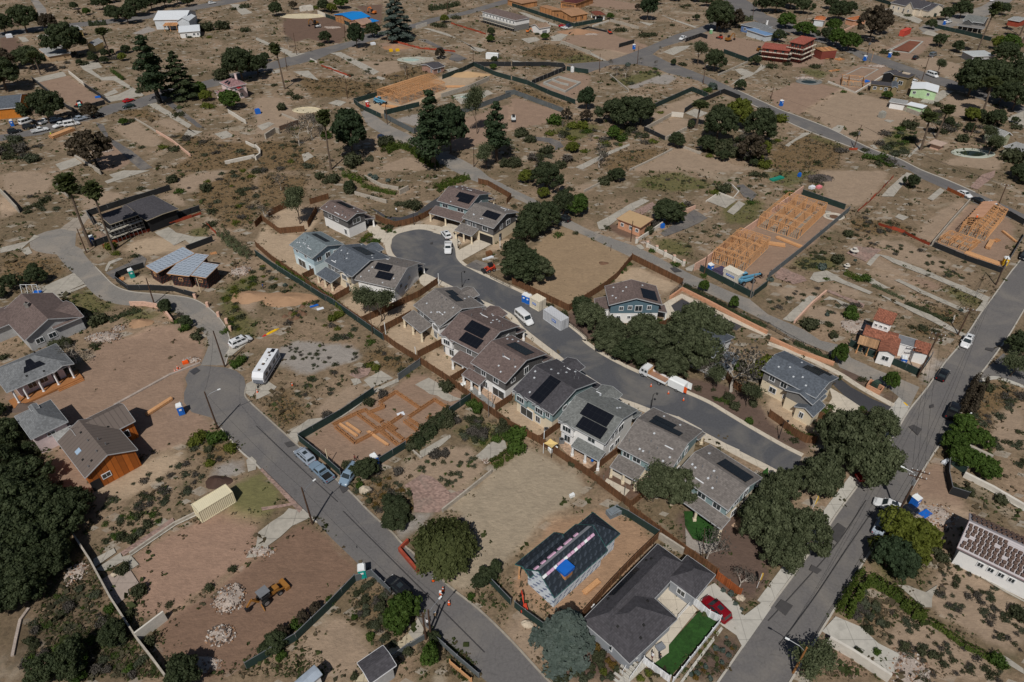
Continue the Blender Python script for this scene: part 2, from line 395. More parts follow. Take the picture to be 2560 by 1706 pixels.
  f=m.build(name,frame,s.r);q=MB();q.box(c+n*.03,w,.05,h,u);q.build('pane',glass,f);return f
 def wins(s,B,lst,**k):
  for side,t,z,*wh in lst:s.win(B,side,t,z,*wh,**k)
 def door(s,B,side,t,w=1.,h=2.1,mat=DKM,name='door',z=0.):
  c,u,n=s.face(B,side,t,z+h/2+.03);m=MB();m.box(c+n*.03,w,.08,h,u);d=m.build(name,mat,s.r)
  if name=='door':q=MB();q.box(c+u*(w*.38)+n*.09,.06,.06,.12,u);q.build('handle',METAL,d)
  return d
 def spt(s,B,k,x,y,up):
  q=B['sl'][k];a,b=q[0],q[1];t=q[2]if len(q)==3 else None
  if len(q)==4:p=a.lerp(b,x).lerp(q[3].lerp(q[2],x),y)
  else:p=a.lerp(b,x).lerp(q[2],y)
  n=(b-a).cross(q[2]-a).normalized();n=n if n.z>0 else-n
  return p+n*up,(b-a).normalized(),n
 def solar(s,B,k,rects,up=.14):
  for x0,x1,y0,y1 in rects:
   m=MB();qs=[s.spt(B,k,x,y,up)[0]for x,y in((x0,y0),(x1,y0),(x1,y1),(x0,y1))];n=s.spt(B,k,x0,y0,up)[2]
   m.hexa([p-n*.06 for p in qs],qs);m.build('solar_panel',SOLAR,s.r)
 def vents(s,B,lst,mat=M('vent_metal',S(186,190,194),var=.1),name='roof_vent'):
  for k,x,y in lst:
   p,u,n=s.spt(B,k,x,y,.09);m=MB();m.box(p,.32,.36,.1,u,n);m.box(p+n*.07,.26,.3,.05,u,n);m.build(name,mat,s.r)
 def pipe(s,B,lst,h=.5):
  for k,x,y in lst:
   p,u,n=s.spt(B,k,x,y,-.02);m=MB();m.cyl(p,.09,h,8);m.build('vent_pipe',METAL,s.r)
 def flash(s,B,k,x0,y0,x1,y1,mat=TRIM):
  m=MB();m.beam(s.spt(B,k,x0,y0,.03)[0],s.spt(B,k,x1,y1,.03)[0],.22,.05);m.build('roof_flashing',mat,s.r)
 def post(s,p,z,w=.35,mat=CRM,name='post'):
  m=MB();m.box(V((p.x,p.y,z/2)),w,w,z);m.box(V((p.x,p.y,.3)),w+.15,w+.15,.6);m.build(name,mat,s.r)
 def chimney(s,p,z0,z1,w=.9,d=.7,mat=BRICKRED,ax=V((1,0,0))):
  m=MB();m.box(V((p.x,p.y,(z0+z1)/2)),w,d,z1-z0,ax);m.box(V((p.x,p.y,z1+.06)),w+.2,d+.2,.14,ax);c=m.build('chimney',mat,s.r);q=MB();q.cyl(V((p.x,p.y,z1+.13)),.16,.35,8);q.build('flue',DKM,c)
def box_wall(pts,z0,z1,th,mat,name,lbl,cat='wall',group=None,cap=None):
 pts=[V((p.x,p.y,0))for p in pts];m=ribbon(pts,th,z0,z1);o=m.build(name,mat,org=pts[0].copy());tag(o,lbl,cat,group)
 if cap:q=ribbon(pts,th+.1,z1+.002,z1+.08);c=q.build('coping',cap,org=pts[0].copy());c.parent=o;c.location=(0,0,0)
 HARD.append([(p.x,p.y)for p in offs(pts,th)]+[(p.x,p.y)for p in offs(pts,-th)][::-1])
 return o
PM={}
def fence(pts,lbl,h=1.8,mat=CEDARF,name='wood_fence',cat='fence',postm=None,gap=2.4,th=.06,pw=.11,group=None,rail=True,closed=False,bot=.03,posts=True,wob=0.):
 pts=[V((p.x,p.y,0))for p in pts]
 if closed:pts.append(pts[0].copy())
 r=thing(name,pts[0],lbl,cat,group);postm=postm or mat
 if posts:key=(name,h,postm.name,pw);
 if posts and key not in PM:
  m=MB();m.box(V((0,0,(h+.12)/2)),pw,pw,h+.12);m.box(V((0,0,h+.15)),pw*1.3,pw*1.3,.06);PM[key]=m.data('post',postm)
 pan=MB();rl=MB();stations=[];n_post=0
 tot=sum((pts[i+1]-pts[i]).length for i in range(len(pts)-1));gap=max(gap,tot/90)
 for i in range(len(pts)-1):
  a,b=pts[i],pts[i+1];n=max(1,round((b-a).length/gap));nr=V((-(b-a).y,(b-a).x,0)).normalized()
  for k in range(n+(i==len(pts)-2)):
   p=a.lerp(b,k/n);q=a.lerp(b,min(1,(k+1)/n))
   if posts:o=link('post',PM[key],r,p-pts[0]+nr*(th/2+pw/2))
   if k<n:
    w0,w1=[nr*RU(-wob,wob)for _ in '12'];d=(q-p);hh=h+RU(-wob,wob)*.6
    lo=V((0,0,bot));hi=V((0,0,hh));e=nr*th/2
    mid=(p+q)/2+nr*RU(-wob,wob)
    pan.hexa([p-e+lo,q-e+lo,q+e+lo,p+e+lo],[p-e+w0+hi,q-e+w1+hi,q+e+w1+hi,p+e+w0+hi])
    if rail:rl.beam(p+V((0,0,h+.03)),q+V((0,0,h+.03)),.1,.05)
 pan.build('panel',mat,r)
 if rail:rl.build('rail',postm,r)
 return r
def screenf(pts,lbl,mat=GSC,h=1.9,**k):
 return fence(pts,lbl,h=h,mat=mat,name='screened_fence',postm=METAL,gap=3.,th=.03,pw=.07,wob=.12,**k)
def ironf(pts,lbl,h=1.3,gap=2.2,mat=None,name='railing_fence'):
 pts=[V((p.x,p.y,0))for p in pts];mat=mat or DKM;r=thing(name,pts[0],lbl,'fence');bars=MB();rl=MB()
 for i in range(len(pts)-1):
  a,b=pts[i],pts[i+1];n=max(1,int((b-a).length/.28))
  for z in(.2,h-.15):rl.beam(a+V((0,0,z)),b+V((0,0,z)),.05,.05)
  for k in range(n+1):
   p=a.lerp(b,k/n);w=.07 if k%8==0 else .025;bars.box(p+V((0,0,h/2)),w,w,h)
 rl.build('rail',mat,r);bars.build('pickets',mat,r);return r
def netf(pts,lbl,h=1.0):
 return fence(pts,lbl,h=h,mat=ORNET,name='safety_net_fence',postm=DKM,gap=3.,th=.02,pw=.04,wob=.25,rail=False,cat='fence')
def rubble(c,rx,ry,h,n,lbl,mat=ROCK,name='rubble_pile',cat='rubble',smin=.1,smax=.4,mats=None):
 m=MB();c=V((c.x,c.y,0));mats=mats or[mat]
 for i in range(n):
  a=RU(0,6.28);q=math.sqrt(random.random());s=RU(smin,smax)
  z=max(0,h*(1-q*q))*RU(.5,1);m.mi=random.randrange(len(mats))
  m.box(c+V((rx*q*mcos(a),ry*q*msin(a),z+s*.15)),s*RU(.6,2),s,s*RU(.3,.9),V((RU(-1,1),RU(-1,1),RU(-.4,.4))),V((RU(-.5,.5),RU(-.5,.5),1)))
 m.mi=0;m.blob(c,rx*.8,ry*.8,h*.8,.2,10,6)
 o=m.build(name,mats,org=c);return tag(o,lbl,cat)
def mound(c,rx,ry,h,mat,lbl,name='dirt_mound',rz=0.):
 m=MB();n=22;k=7;c=V((c.x,c.y,0))
 vs=[c+V((0,0,h))];fs=[]
 for i in range(1,k+1):
  q=i/k
  for j in range(n):
   a=2*math.pi*j/n;w=1+.12*msin(3*a+1)+RU(-.06,.06);x,y=rx*q*w*mcos(a),ry*q*w*msin(a)
   vs.append(c+V((x*mcos(rz)-y*msin(rz),x*msin(rz)+y*mcos(rz),h*(1-q)**1.2*RU(.85,1.1)*(1 if i<k else 0)-(.03 if i==k else 0))))
 for j in range(n):
  p=(j+1)%n;fs.append((0,1+j,1+p))
  for i in range(k-1):o=1+i*n;fs.append((o+j,o+n+j,o+n+p,o+p))
 m.mesh(vs,fs);o=m.build(name,mat,smooth=True,org=c);return tag(o,lbl,'dirt pile')
# timber frames
def stud_wall(r,a,b,h=2.6,sp=.42,mat=LU,open_=(),name='stud_wall',z=0.):
 a,b=V((a.x,a.y,z)),V((b.x,b.y,z));m=MB();L=(b-a).length;n=max(1,int(L/sp));Z=V((0,0,1));w=.1
 m.beam(a+Z*.05,b+Z*.05,.12,.09);m.beam(a+Z*(h-.1),b+Z*(h-.1),.1,.16)
 for k in range(n+1):
  t=k/n;p=a.lerp(b,t);hit=[o for o in open_ if o[0]<t<o[1]]
  if hit:m.beam(p+Z*(h*.8),p+Z*(h-.19),w,.07);continue
  m.beam(p+Z*.095,p+Z*(h-.19),w,.075)
 for t0,t1 in open_:m.beam(a.lerp(b,t0)+Z*(h*.8),a.lerp(b,t1)+Z*(h*.8),.13,.26)
 if random.random()<.5 and L>3:d=(b-a).normalized();o=V((-d.y,d.x,0))*.09;m.beam(a+o+d*.4+Z*.2,a+o+d*2.6+Z*(h-.2),.04,.12)
 return m.build(name,mat,r)
def truss(r,a,b,z,rise,mat=LU,name='truss'):
 a,b=V((a.x,a.y,z)),V((b.x,b.y,z));c=(a+b)/2+V((0,0,rise));m=MB()
 m.beam(a,b,.06,.1);m.beam(a,c,.06,.12);m.beam(b,c,.06,.12);m.beam((a+b)/2,c,.06,.08)
 for t in(.25,.75):q=a.lerp(b,t);m.beam(q,(a if t<.5 else b).lerp(c,.5),.06,.08);m.beam(q,c,.05,.07)
 return m.build(name,mat,r)
def lumber(c,ax,L,w,h,lbl,n=6,name='lumber_stack',mat=LU,group=None):
 c=V((c.x,c.y,0));ax=V(ax).normalized();ay=V((-ax.y,ax.x,0));m=MB()
 for s in(-.35,.35):m.box(c+ax*(s*L)+V((0,0,.05)),.1,w,.1,ax)
 rows=max(1,round(h/.12))
 for j in range(rows):
  for k in range(n):
   q=RU(-.04,.04)*L;m.box(c+ax*q+ay*(w*((k+.5)/n-.5))+V((0,0,.1+(j+.5)*h/rows)),L,w/n*.93,h/rows*.93,ax)
 return tag(m.build(name,mat,org=c),lbl,'lumber',group)
# vehicles (built facing +x, standing on z = 0)
def wheelset(r,xs,hw,rad=.34,wid=.24):
 for x in xs:
  for s in(-1,1):
   m=MB();m.cyl(V((x,s*(hw-wid),rad)),rad,wid*s,14,V((0,1,0)));w=m.build('wheel',BLACK,r)
   q=MB();q.cyl(V((x,s*(hw-.01),rad)),rad*.6,.03*s,10,V((0,1,0)));q.build('rim',METAL,w)
def loft(m,st):
 0
 n=len(st[0][1]);rings=[]
 for x,pr in st:rings.append([V((x,w,z))for w,z in pr]+[V((x,-w,z))for w,z in pr[::-1]])
 k=len(m.v);vs=[p for q in rings for p in q];N=2*n;fs=[]
 for i in range(len(rings)-1):
  for j in range(N):q=(j+1)%N;fs.append((i*N+j,i*N+q,(i+1)*N+q,(i+1)*N+j))
 fs.append(tuple(range(N))[::-1]);fs.append(tuple((len(rings)-1)*N+j for j in range(N)));m.mesh(vs,fs)
CARPAINT={}
def paintm(name,c):return M(name+'_car_paint',c,rough=.25,var=.06,spec=.6)
CP=dict(white=paintm('white',(.75,.76,.77)),silver=paintm('silver',S(150,160,172)),red=paintm('red',S(120,14,24)),black=paintm('black',(.012,.013,.016)),blue=paintm('dark_blue',S(36,52,84)),grey=paintm('grey',S(100,106,112)),bluesilver=paintm('blue_silver',S(120,140,158)),green=paintm('dark_green',S(26,44,38)),redb=paintm('bright_red',S(170,18,20)),brown=paintm('brown',S(104,70,44)))
LAMP=M('headlight_glass',(.7,.7,.68),rough=.1,var=.02);TAIL=M('tail_lamp',(.35,.01,.01),rough=.3,var=.1)
PROTO={}
def pane4(m,q,n,e=.015):
 m.hexa([p for p in q],[p+n*e for p in q])
def make_car(kind,col):
 key=(kind,col)
 r=bpy.data.objects.new('parked_car',None);COL.objects.link(r);P=CP[col]
 D=dict(sedan=(4.7,.91,1.42,-1.85,1.1,-1.15,.2),suv=(4.7,.94,1.72,-2.2,1.15,-1.95,.3),minivan=(5.,.97,1.78,-2.35,1.55,-2.1,.75),van=(5.7,1.0,2.1,-2.75,1.75,-2.62,1.1),pickup=(5.7,.98,1.8,-.75,1.3,-.55,.55),crew=(5.9,1.,1.85,-1.0,1.5,-.85,.7))[kind]
 L,hw,H,b0,b1,t0,t1=D;bz=.95 if H<1.75 else 1.1;h2=L/2
 pick=kind in('pickup','crew');m=MB();hz=bz-.06
 if pick:
  st=[(-h2,[(hw*.9,.45),(hw,.6),(hw,.9),(hw*.95,.98)]),(b0,[(hw*.9,.4),(hw,.55),(hw,.9),(hw*.95,.98)]),(b0+.02,[(hw*.9,.4),(hw,.55),(hw,.92),(hw*.93,bz)]),(b1,[(hw*.9,.4),(hw,.55),(hw,.92),(hw*.93,bz)]),(h2-.5,[(hw*.88,.4),(hw,.5),(hw*.98,.85),(hw*.85,bz-.04)]),(h2,[(hw*.75,.45),(hw*.85,.55),(hw*.85,.75),(hw*.7,.82)])]
  st[0]=(-h2,[(hw*.9,.45),(hw,.6),(hw,.68),(hw*.95,.7)]);st[1]=(b0,[(hw*.9,.4),(hw,.55),(hw,.68),(hw*.95,.7)])
 else:
  st=[(-h2,[(hw*.8,.5),(hw*.88,.6),(hw*.88,.8),(hw*.8,bz-.06)]),(-h2+.25,[(hw*.9,.35),(hw,.5),(hw,.8),(hw*.92,bz)]),(b1,[(hw*.9,.3),(hw,.45),(hw,.82),(hw*.92,bz)]),(h2-.55,[(hw*.9,.3),(hw*.98,.45),(hw*.96,.72),(hw*.85,hz-.07)]),(h2-.1,[(hw*.8,.35),(hw*.86,.45),(hw*.84,.62),(hw*.72,.72)]),(h2,[(hw*.65,.38),(hw*.7,.45),(hw*.7,.58),(hw*.6,.62)])]
 loft(m,st);m.v=[tuple(v)for v in m.v]
 wt=hw*.8 if kind!='van' else hw*.9;wb=hw*.92
 lo=[V((b0,-wb,bz)),V((b1,-wb,bz)),V((b1,wb,bz)),V((b0,wb,bz))];hi=[V((t0,-wt,H)),V((t1,-wt,H)),V((t1,wt,H)),V((t0,wt,H))]
 rm=[V((t0+.1,-wt+.1,H+.04)),V((t1-.1,-wt+.1,H+.04)),V((t1-.1,wt-.1,H+.04)),V((t0+.1,wt-.1,H+.04))]
 m.hexa(lo,hi);m.hexa(hi,rm)
 if pick:
  for s in(-1,1):m.box(V(((-h2+b0)/2,s*(hw-.07),.95)),b0+h2,.12,.5)
  m.box(V((-h2+.06,0,.95)),.1,hw*2-.26,.5)
 body=m.build('body',P,r,smooth=True)
 def q4(a,b,c,d,x0,x1,y0,y1):return[a.lerp(b,x).lerp(d.lerp(c,x),y)for x,y in((x0,y0),(x1,y0),(x1,y1),(x0,y1))]
 def pane(nm,a,b,c,d,x0,x1,y0=.12,y1=.88):
  q=q4(a,b,c,d,x0,x1,y0,y1);n=(b-a).cross(d-a).normalized();mm=MB();pane4(mm,q,n);mm.build(nm,GLASS,r)
 pane('windshield',lo[1],lo[2],hi[2],hi[1],.06,.94)
 pane('rear_window',lo[3],lo[0],hi[0],hi[3],.1,.9,.25)
 for a,b in((0,1),(2,3)):
  nn={'sedan':2,'suv':3,'minivan':3,'van':3,'pickup':1,'crew':2}[kind]
  for k in range(nn):pane('side_window',lo[a],lo[b],hi[b],hi[a],.05+.9*k/nn+.02,.05+.9*(k+1)/nn-.02,.15,.85)
 if kind in('suv','minivan'):
  mm=MB()
  for s in(-1,1):mm.beam(V((t0+.3,s*(wt-.12),H+.08)),V((t1-.2,s*(wt-.12),H+.08)),.05,.05)
  mm.build('roof_rack',DKM,r)
  mm=MB();mm.box(V(((t0+t1)/2+.25,0,H+.045)),.8,.75,.03);mm.build('sunroof',GLASS,r)
 wheelset(r,(-h2+.95,h2-.95),hw+.01,.33 if H<1.75 else .38)
 for s in(-1,1):
  mm=MB();mm.box(V((h2-.17,s*hw*.66,.66)),.16,.36,.13);mm.build('headlight',LAMP,r)
  mm=MB();mm.box(V((-h2-.005,s*hw*.72,.78 if not pick else .88)),.06,.2,.22);mm.build('tail_light',TAIL,r)
  mm=MB();mm.box(V((b1-.35,s*(hw+.09),bz+.06)),.12,.2,.14);mm.build('mirror',P,r)
 if pick:
  mm=MB();mm.box(V(((-h2+b0)/2,0,.72)),b0+h2-.2,hw*2-.26,.03);mm.build('bed_liner',BLACK,r)
 return r
GRP='cars and trucks parked along the streets'
def car(kind,col,u,v,u2,v2,lbl,name='parked_car',cat='car'):
 0
 p,q=g(u,v),g(u2,v2);rz=math.atan2(q.y-p.y,q.x-p.x)
 k=(kind,col)
 if k not in PROTO:o=PROTO[k]=make_car(kind,col)
 else:o=copy_tree(PROTO[k])
 o.name=name;o.location=(p.x,p.y,.03);o.rotation_euler=(0,0,rz);tag(o,lbl,cat,GRP);return o
# people
def person(u,v,lbl,shirt,pants,rz=0.,hat=None,vest=None,pose='stand',z=0.,sc=1.,holds=False):
 p=g(u,v,z);r=thing('person',p,lbl,'person',rz=rz)
 vs,es,rs=[],[],[]
 def chain(pts,rad,root=None):
  last=root
  for q,w in zip(pts,rad):
   vs.append(q);rs.append(w);k=len(vs)-1
   if last is not None:es.append((last,k))
   last=k
  return last
 if pose=='stoop':hip=V((0,0,.85));ch=V((.35,0,1.12));nk=V((.52,0,1.2));hd=V((.66,0,1.24))
 else:hip=V((0,0,.95));ch=V((.02,0,1.3));nk=V((.02,0,1.5));hd=V((.05,0,1.64))
 chain([hip],[.15]);c1=chain([hip.lerp(ch,.5),ch],[.14,.15],0);n1=chain([nk],[.055],c1);chain([hd-V((0,0,.04)),hd+V((.01,0,.07))],[.09,.085],n1)
 step=.14 if pose=='walk' else .04
 for s in(-1,1):chain([V((0,s*.1,.9 if pose!='stoop' else .8)),V((s*step+.03,s*.11,.5)),V((s*step*1.6-.02,s*.12,.09)),V((s*step*1.6+.16,s*.13,.04))],[.095,.065,.045,.04],0)
 for s in(-1,1):
  fw=.25 if pose!='stand' else .08
  sh=ch+V((0,s*.17,.1));el=ch+V((fw*.5,s*.25,-.18));wr=ch+V((fw+.1,s*.22,-.42));hn=wr+V((.02,0,-.07))
  k=chain([sh,el,wr,hn],[.06,.045,.032,.034],c1)
  for f in range(4):b=hn+V((.03-.02*f,0,-.03));chain([b,b+V((0,-s*.004,-.035)),b+V((.004,-s*.012,-.065+.006*abs(f-1)))],[.009,.009,.008],k)
  chain([hn+V((.035,-s*.01,.01)),hn+V((.05,-s*.02,-.03))],[.01,.009],k)
 me=bpy.data.meshes.new('person_body');me.from_pydata([tuple(q)for q in vs],es,[]);o=bpy.data.objects.new('tmp',me);COL.objects.link(o)
 sk=o.modifiers.new('s','SKIN');bm=bmesh.new();bm.from_mesh(me);ly=bm.verts.layers.skin.verify()
 for q,w in zip(bm.verts,rs):q[ly].radius=(w,w);
 bm.verts.ensure_lookup_table();bm.verts[0][ly].use_root=True;bm.to_mesh(me);bm.free();o.modifiers.new('d','SUBSURF').levels=1
 ev=o.evaluated_get(bpy.context.evaluated_depsgraph_get());m2=bpy.data.meshes.new_from_object(ev);COL.objects.unlink(o);bpy.data.objects.remove(o)
 for m in(SKIN,shirt,pants,BLACK):m2.materials.append(m)
 ax=(hd-hip)
 for f in m2.polygons:
  c=f.center;nkd=(c-nk).dot(ax.normalized())
  if nkd>.0:f.material_index=0
  elif c.z<.1:f.material_index=3
  elif c.z<(.9 if pose!='stoop' else .8)and abs(c.y)<.2 and(c-wr*V((1,0,1)).z*0).x<.3 and not(abs(c.y)>.19):f.material_index=2
  elif abs(c.y)>.19 and c.z<ch.z-.3:f.material_index=0
  else:f.material_index=1
 m2.shade_smooth();link('body',m2,r)
 if hat:m=MB();m.blob(hd+V((-.01,0,.1)),.125,.115,.11,0,10,6);m.tube([hd+V((0,0,.09)),hd+V((0,0,.105))],[.17,.16],12);m.build('hard_hat',hat,r,org=V((0,0,0)),smooth=True)
 else:m=MB();m.blob(hd+V((-.025,0,.07)),.105,.105,.1,.03,10,6);m.build('hair',HAIR,r,org=V((0,0,0)),smooth=True)
 if vest:m=MB();a=ch+V((0,0,.12));b=hip+V((0,0,.05));m.tube([b,hip.lerp(ch,.5),ch,a],[.175,.172,.185,.13],10,False);m.build('vest',vest,r,org=V((0,0,0)),smooth=True)
 r.scale=(sc*1.0,)*3;return r
# small street things
def tlt(u,v,col,lbl,rz=.5,roof=None):
 p=g(u,v);key=('toilet',col.name)
 if key not in PROTO:
  r=bpy.data.objects.new('portable_toilet',None);COL.objects.link(r)
  m=MB();m.box(V((0,0,.08)),1.2,1.2,.12);m.build('skid',GREYP,r)
  m=MB();m.box(V((0,0,1.14)),1.12,1.12,2.0)
  for s in(-1,1):
   for t in(-.3,0,.3):m.box(V((s*.565,t,1.14)),.03,.08,1.8);m.box(V((t,s*.565,1.14)),.08,.03,1.8)
  m.build('cabin',col,r)
  m=MB();m.hexa([V((-.62,-.62,2.15)),V((.62,-.62,2.15)),V((.62,.62,2.15)),V((-.62,.62,2.15))],[V((-.45,-.6,2.42)),V((.45,-.6,2.42)),V((.45,.6,2.42)),V((-.45,.6,2.42))]);m.cyl(V((.3,.4,2.4)),.06,.3,8);m.build('roof',PW,r)
  m=MB();m.box(V((0,-.6,1.1)),.75,.04,1.85);d=m.build('door',col,r);m=MB();m.box(V((.28,-.64,1.1)),.06,.04,.2);m.build('handle',DKM,d);m=MB();m.box(V((0,-.63,1.5)),.45,.03,.35);m.build('sign',PW,d)
  PROTO[key]=r;o=r
 else:o=copy_tree(PROTO[key])
 o.location=(p.x,p.y,.01);o.rotation_euler=(0,0,rz);tag(o,lbl,'portable toilet','portable toilets on the building sites');return o
def cone(u,v,lbl,s=1.):
 p=g(u,v)
 if 'cone' not in PROTO:
  r=bpy.data.objects.new('traffic_cone',None);COL.objects.link(r)
  m=MB();m.box(V((0,0,.02)),.42,.42,.04);m.build('foot',BLACK,r)
  m=MB();m.tube([V((0,0,.04)),V((0,0,.8))],[.19,.04],12);b=m.build('cone',ORG,r);m=MB();m.tube([V((0,0,.45)),V((0,0,.6))],[.115,.083],12,False);m.build('band',PW,b)
  PROTO['cone']=r;o=r
 else:o=copy_tree(PROTO['cone'])
 o.location=(p.x,p.y,.02);o.scale=(s,s,s);tag(o,lbl,'traffic cone','orange traffic cones');return o
def pole(bu,bv,tu,tv,lbl,arms=0,lamp=None,adir=(1,.3),h=None,trans=0,rad=.17,mat=None,stub=False):
 b=g(bu,bv);h=h or max(5.,min(15.,hgt(bu,bv,tu,tv)));r=thing('utility_pole',b,lbl,'utility pole','wooden utility poles')
 top=g(tu,tv,h);lean=V((top.x-b.x,top.y-b.y,0));lean=lean*min(1.,.9/max(.01,lean.length));top=b+lean+V((0,0,h))
 m=MB();m.tube([b-V((0,0,.2)),(b+top)/2,top],[rad,rad*.85,rad*.65],8);m.build('post',mat or POLEW,r)
 ad=V((adir[0],adir[1],0)).normalized();ends=[top]
 for k in range(arms):
  z=h-.4-k*1.3;c=b+lean*(z/h)+V((0,0,z));m=MB();m.beam(c-ad*1.3,c+ad*1.3,.13,.16);a=m.build('crossarm',POLEW,r)
  if k==0:ends=[]
  for t in(-1.2,-.5,.5,1.2):q=MB();q.cyl(c+ad*t+V((0,0,.08)),.06,.25,6);q.build('insulator',PW,a);k==0 and ends.append(c+ad*t+V((0,0,.3)))
 for k in range(trans):
  s=ad.cross(V((0,0,1)))*.4+ad*(.5*(k-.5));m=MB();m.cyl(b+lean*.7+s+V((0,0,h-3.2)),.28,.95,10);m.build('transformer',METAL,r)
 if lamp:
  ld=V((lamp[0],lamp[1],0)).normalized();z=h*.86;c=b+lean*.86+V((0,0,z));m=MB();m.tube([c,c+ld*.8+V((0,0,.55)),c+ld*2.2+V((0,0,.8))],.05,6);a=m.build('lamp_arm',METAL,r);q=MB();q.box(c+ld*2.4+V((0,0,.8)),.55,.22,.13,ld);q.build('lamp_head',PW,a)
 return dict(o=r,top=top,ends=ends,b=b,h=h)
def wire(a,b,lbl,sag=.9,r=.018,n=14):
 m=MB();P=[V(a).lerp(V(b),t/n)-V((0,0,sag*4*(t/n)*(1-t/n)))for t in range(n+1)];m.tube(P,r,4);return tag(m.build('overhead_wire',DKM,org=V(a)),lbl,'wire','overhead wires between the poles')
def cont(u,v,u2,v2,L,W,H,mat,lbl,kind='rib',sign=None):
 a,b=g(u,v),g(u2,v2);ax=(b-a).normalized();ay=V((-ax.y,ax.x,0));r=thing('shipping_container',a,lbl,'container');c=a
 m=MB();m.box(c+V((0,0,H/2+.12)),L-.1,W-.1,H-.1,ax);m.build('box',mat,r);m=MB()
 for i in(-1,1):
  for j in(-1,1):m.box(c+ax*(i*(L/2-.07))+ay*(j*(W/2-.07))+V((0,0,H/2+.1)),.16,.16,H+.04,ax)
 for z in(.12,H+.08):
  for j in(-1,1):m.box(c+ay*(j*(W/2-.05))+V((0,0,z)),L-.2,.12,.14,ax)
  for i in(-1,1):m.box(c+ax*(i*(L/2-.05))+V((0,0,z)),.12,W-.2,.14,ax)
 m.build('frame',mat,r)
 for s in(-1,1):
  m=MB();m.box(c+ax*(L/2-.01)+ay*(s*W*.23)+V((0,0,H/2+.1)),.07,W*.42,H-.3,ax);d=m.build('door',mat,r);q=MB();q.box(c+ax*(L/2+.05)+ay*(s*.15)+V((0,0,H/2+.1)),.04,.05,H-.3,ax);q.build('lock_bar',METAL,d)
 if sign:
  side,du,w,h,mt=sign;m=MB();m.box(c+ay*(side*(W/2+.06))+ax*(du*L)+V((0,0,H*.62)),w,.03,h,ax);sg=m.build('sign',mt,r)
  q=MB()
  for k in range(9):q.box(c+ay*(side*(W/2+.085))+ax*(du*L+w*(k/8-.5)*.78)+V((0,0,H*.62)),w*.055,.02,h*(.38 if k%3 else .5),ax)
  q.build('lettering',PW,sg)
 return r
def banner(u,v,lbl,ang=.4):
 p=g(u,v);r=thing('feather_banner',p,lbl,'banner','yellow feather banners');m=MB();m.tube([p,p+V((0,0,3.6))],.035,6);m.build('pole',PW,r)
 d=V((mcos(ang),msin(ang),0));n=V((-d.y,d.x,0))*.015;pr=[(0,1.4),(.62,1.5),(.68,2.6),(.5,3.3),(.12,3.75),(0,3.7)];m=MB();q=[p+d*(x+.04)+V((0,0,z))for x,z in pr];m.hexa([a-n for a in q],[a+n for a in q]);m.build('flag',YEL,r)
def lamp_post(u,v,lbl,h=4.2,d=(1,.2)):
 p=g(u,v);r=thing('street_lamp',p,lbl,'street lamp','black lantern street lamps');m=MB();m.tube([p,p+V((0,0,.6)),p+V((0,0,.62)),p+V((0,0,h))],[.16,.13,.08,.06],8);m.build('post',DKM,r)
 d=V((d[0],d[1],0)).normalized();m=MB();m.tube([p+V((0,0,h-.3)),p+V((0,0,h+.3))+d*.25,p+V((0,0,h+.35))+d*.7],.035,6);m.build('arm',DKM,r);m=MB();q=p+V((0,0,h))+d*.75;m.tube([q-V((0,0,.15)),q+V((0,0,.2)),q+V((0,0,.35))],[.12,.25,.05],8);m.build('lantern',DKM,r)
def stake_post(u,v,h,mat,lbl,name='marker_post',cat='post',w=.12,group=None):
 p=g(u,v);m=MB();m.box(p+V((0,0,h/2)),w,w,h);m.box(p+V((0,0,h+.02)),w*1.2,w*1.2,.05);return tag(m.build(name,mat,org=p),lbl,cat,group)
# plants
def leafmesh(name,pts,nrm,size,mat,aspect=1.,tri=False):
 n=len(pts);nrm=nrm+rng.normal(0,.42,(n,3));nrm/=np.linalg.norm(nrm,axis=1)[:,None]+1e-9
 a=np.cross(nrm,rng.normal(0,1,(n,3)));a/=np.linalg.norm(a,axis=1)[:,None]+1e-9;b=np.cross(nrm,a)
 sz=(size*rng.uniform(.6,1.35,n))[:,None];a=a*sz*aspect;b=b*sz
 k=3 if tri else 4
 vs=np.stack([pts-a*.5,pts+b*.5,pts+a*.5]if tri else[pts-a*.5-b*.22,pts+b*.5-a*.1,pts+a*.5+b*.2,pts-b*.5+a*.12],1).reshape(-1,3)
 me=bpy.data.meshes.new(name);me.vertices.add(n*k);me.vertices.foreach_set('co',vs.ravel());me.loops.add(n*k);me.loops.foreach_set('vertex_index',np.arange(n*k,dtype=np.int32))
 me.polygons.add(n);me.polygons.foreach_set('loop_start',np.arange(0,n*k,k,dtype=np.int32));me.polygons.foreach_set('loop_total',np.full(n,k,dtype=np.int32));me.materials.append(mat);me.update(calc_edges=True);return me
def shell(n,c,rad,lo=.4,hi=1.08,flat=1.):
 d=rng.normal(0,1,(n,3));d/=np.linalg.norm(d,axis=1)[:,None];q=rng.uniform(lo**2,hi**2,n)**.5
 w=1+.16*np.sin(d[:,0]*5+c[0]*3)+.14*np.sin(d[:,1]*6+c[1]*2+d[:,2]*4)
 p=np.array(c)+d*(q*w)[:,None]*np.array(rad);return p,d
L_OAK=leafmat('oak_leaves',(.058,.074,.034),(.16,.18,.1));L_DK=leafmat('dark_leaves',(.034,.05,.022),(.092,.112,.054));L_PINE=leafmat('pine_needles',(.03,.05,.024),(.065,.095,.046))
L_CEDAR=leafmat('blue_cedar_needles',(.075,.105,.09),(.15,.185,.165));L_BR=leafmat('bright_leaves',(.04,.078,.013),(.1,.155,.032));L_YG=leafmat('yellow_green_leaves',(.1,.12,.018),(.17,.19,.035));L_WIL=leafmat('pepper_leaves',(.065,.08,.026),(.12,.135,.05))
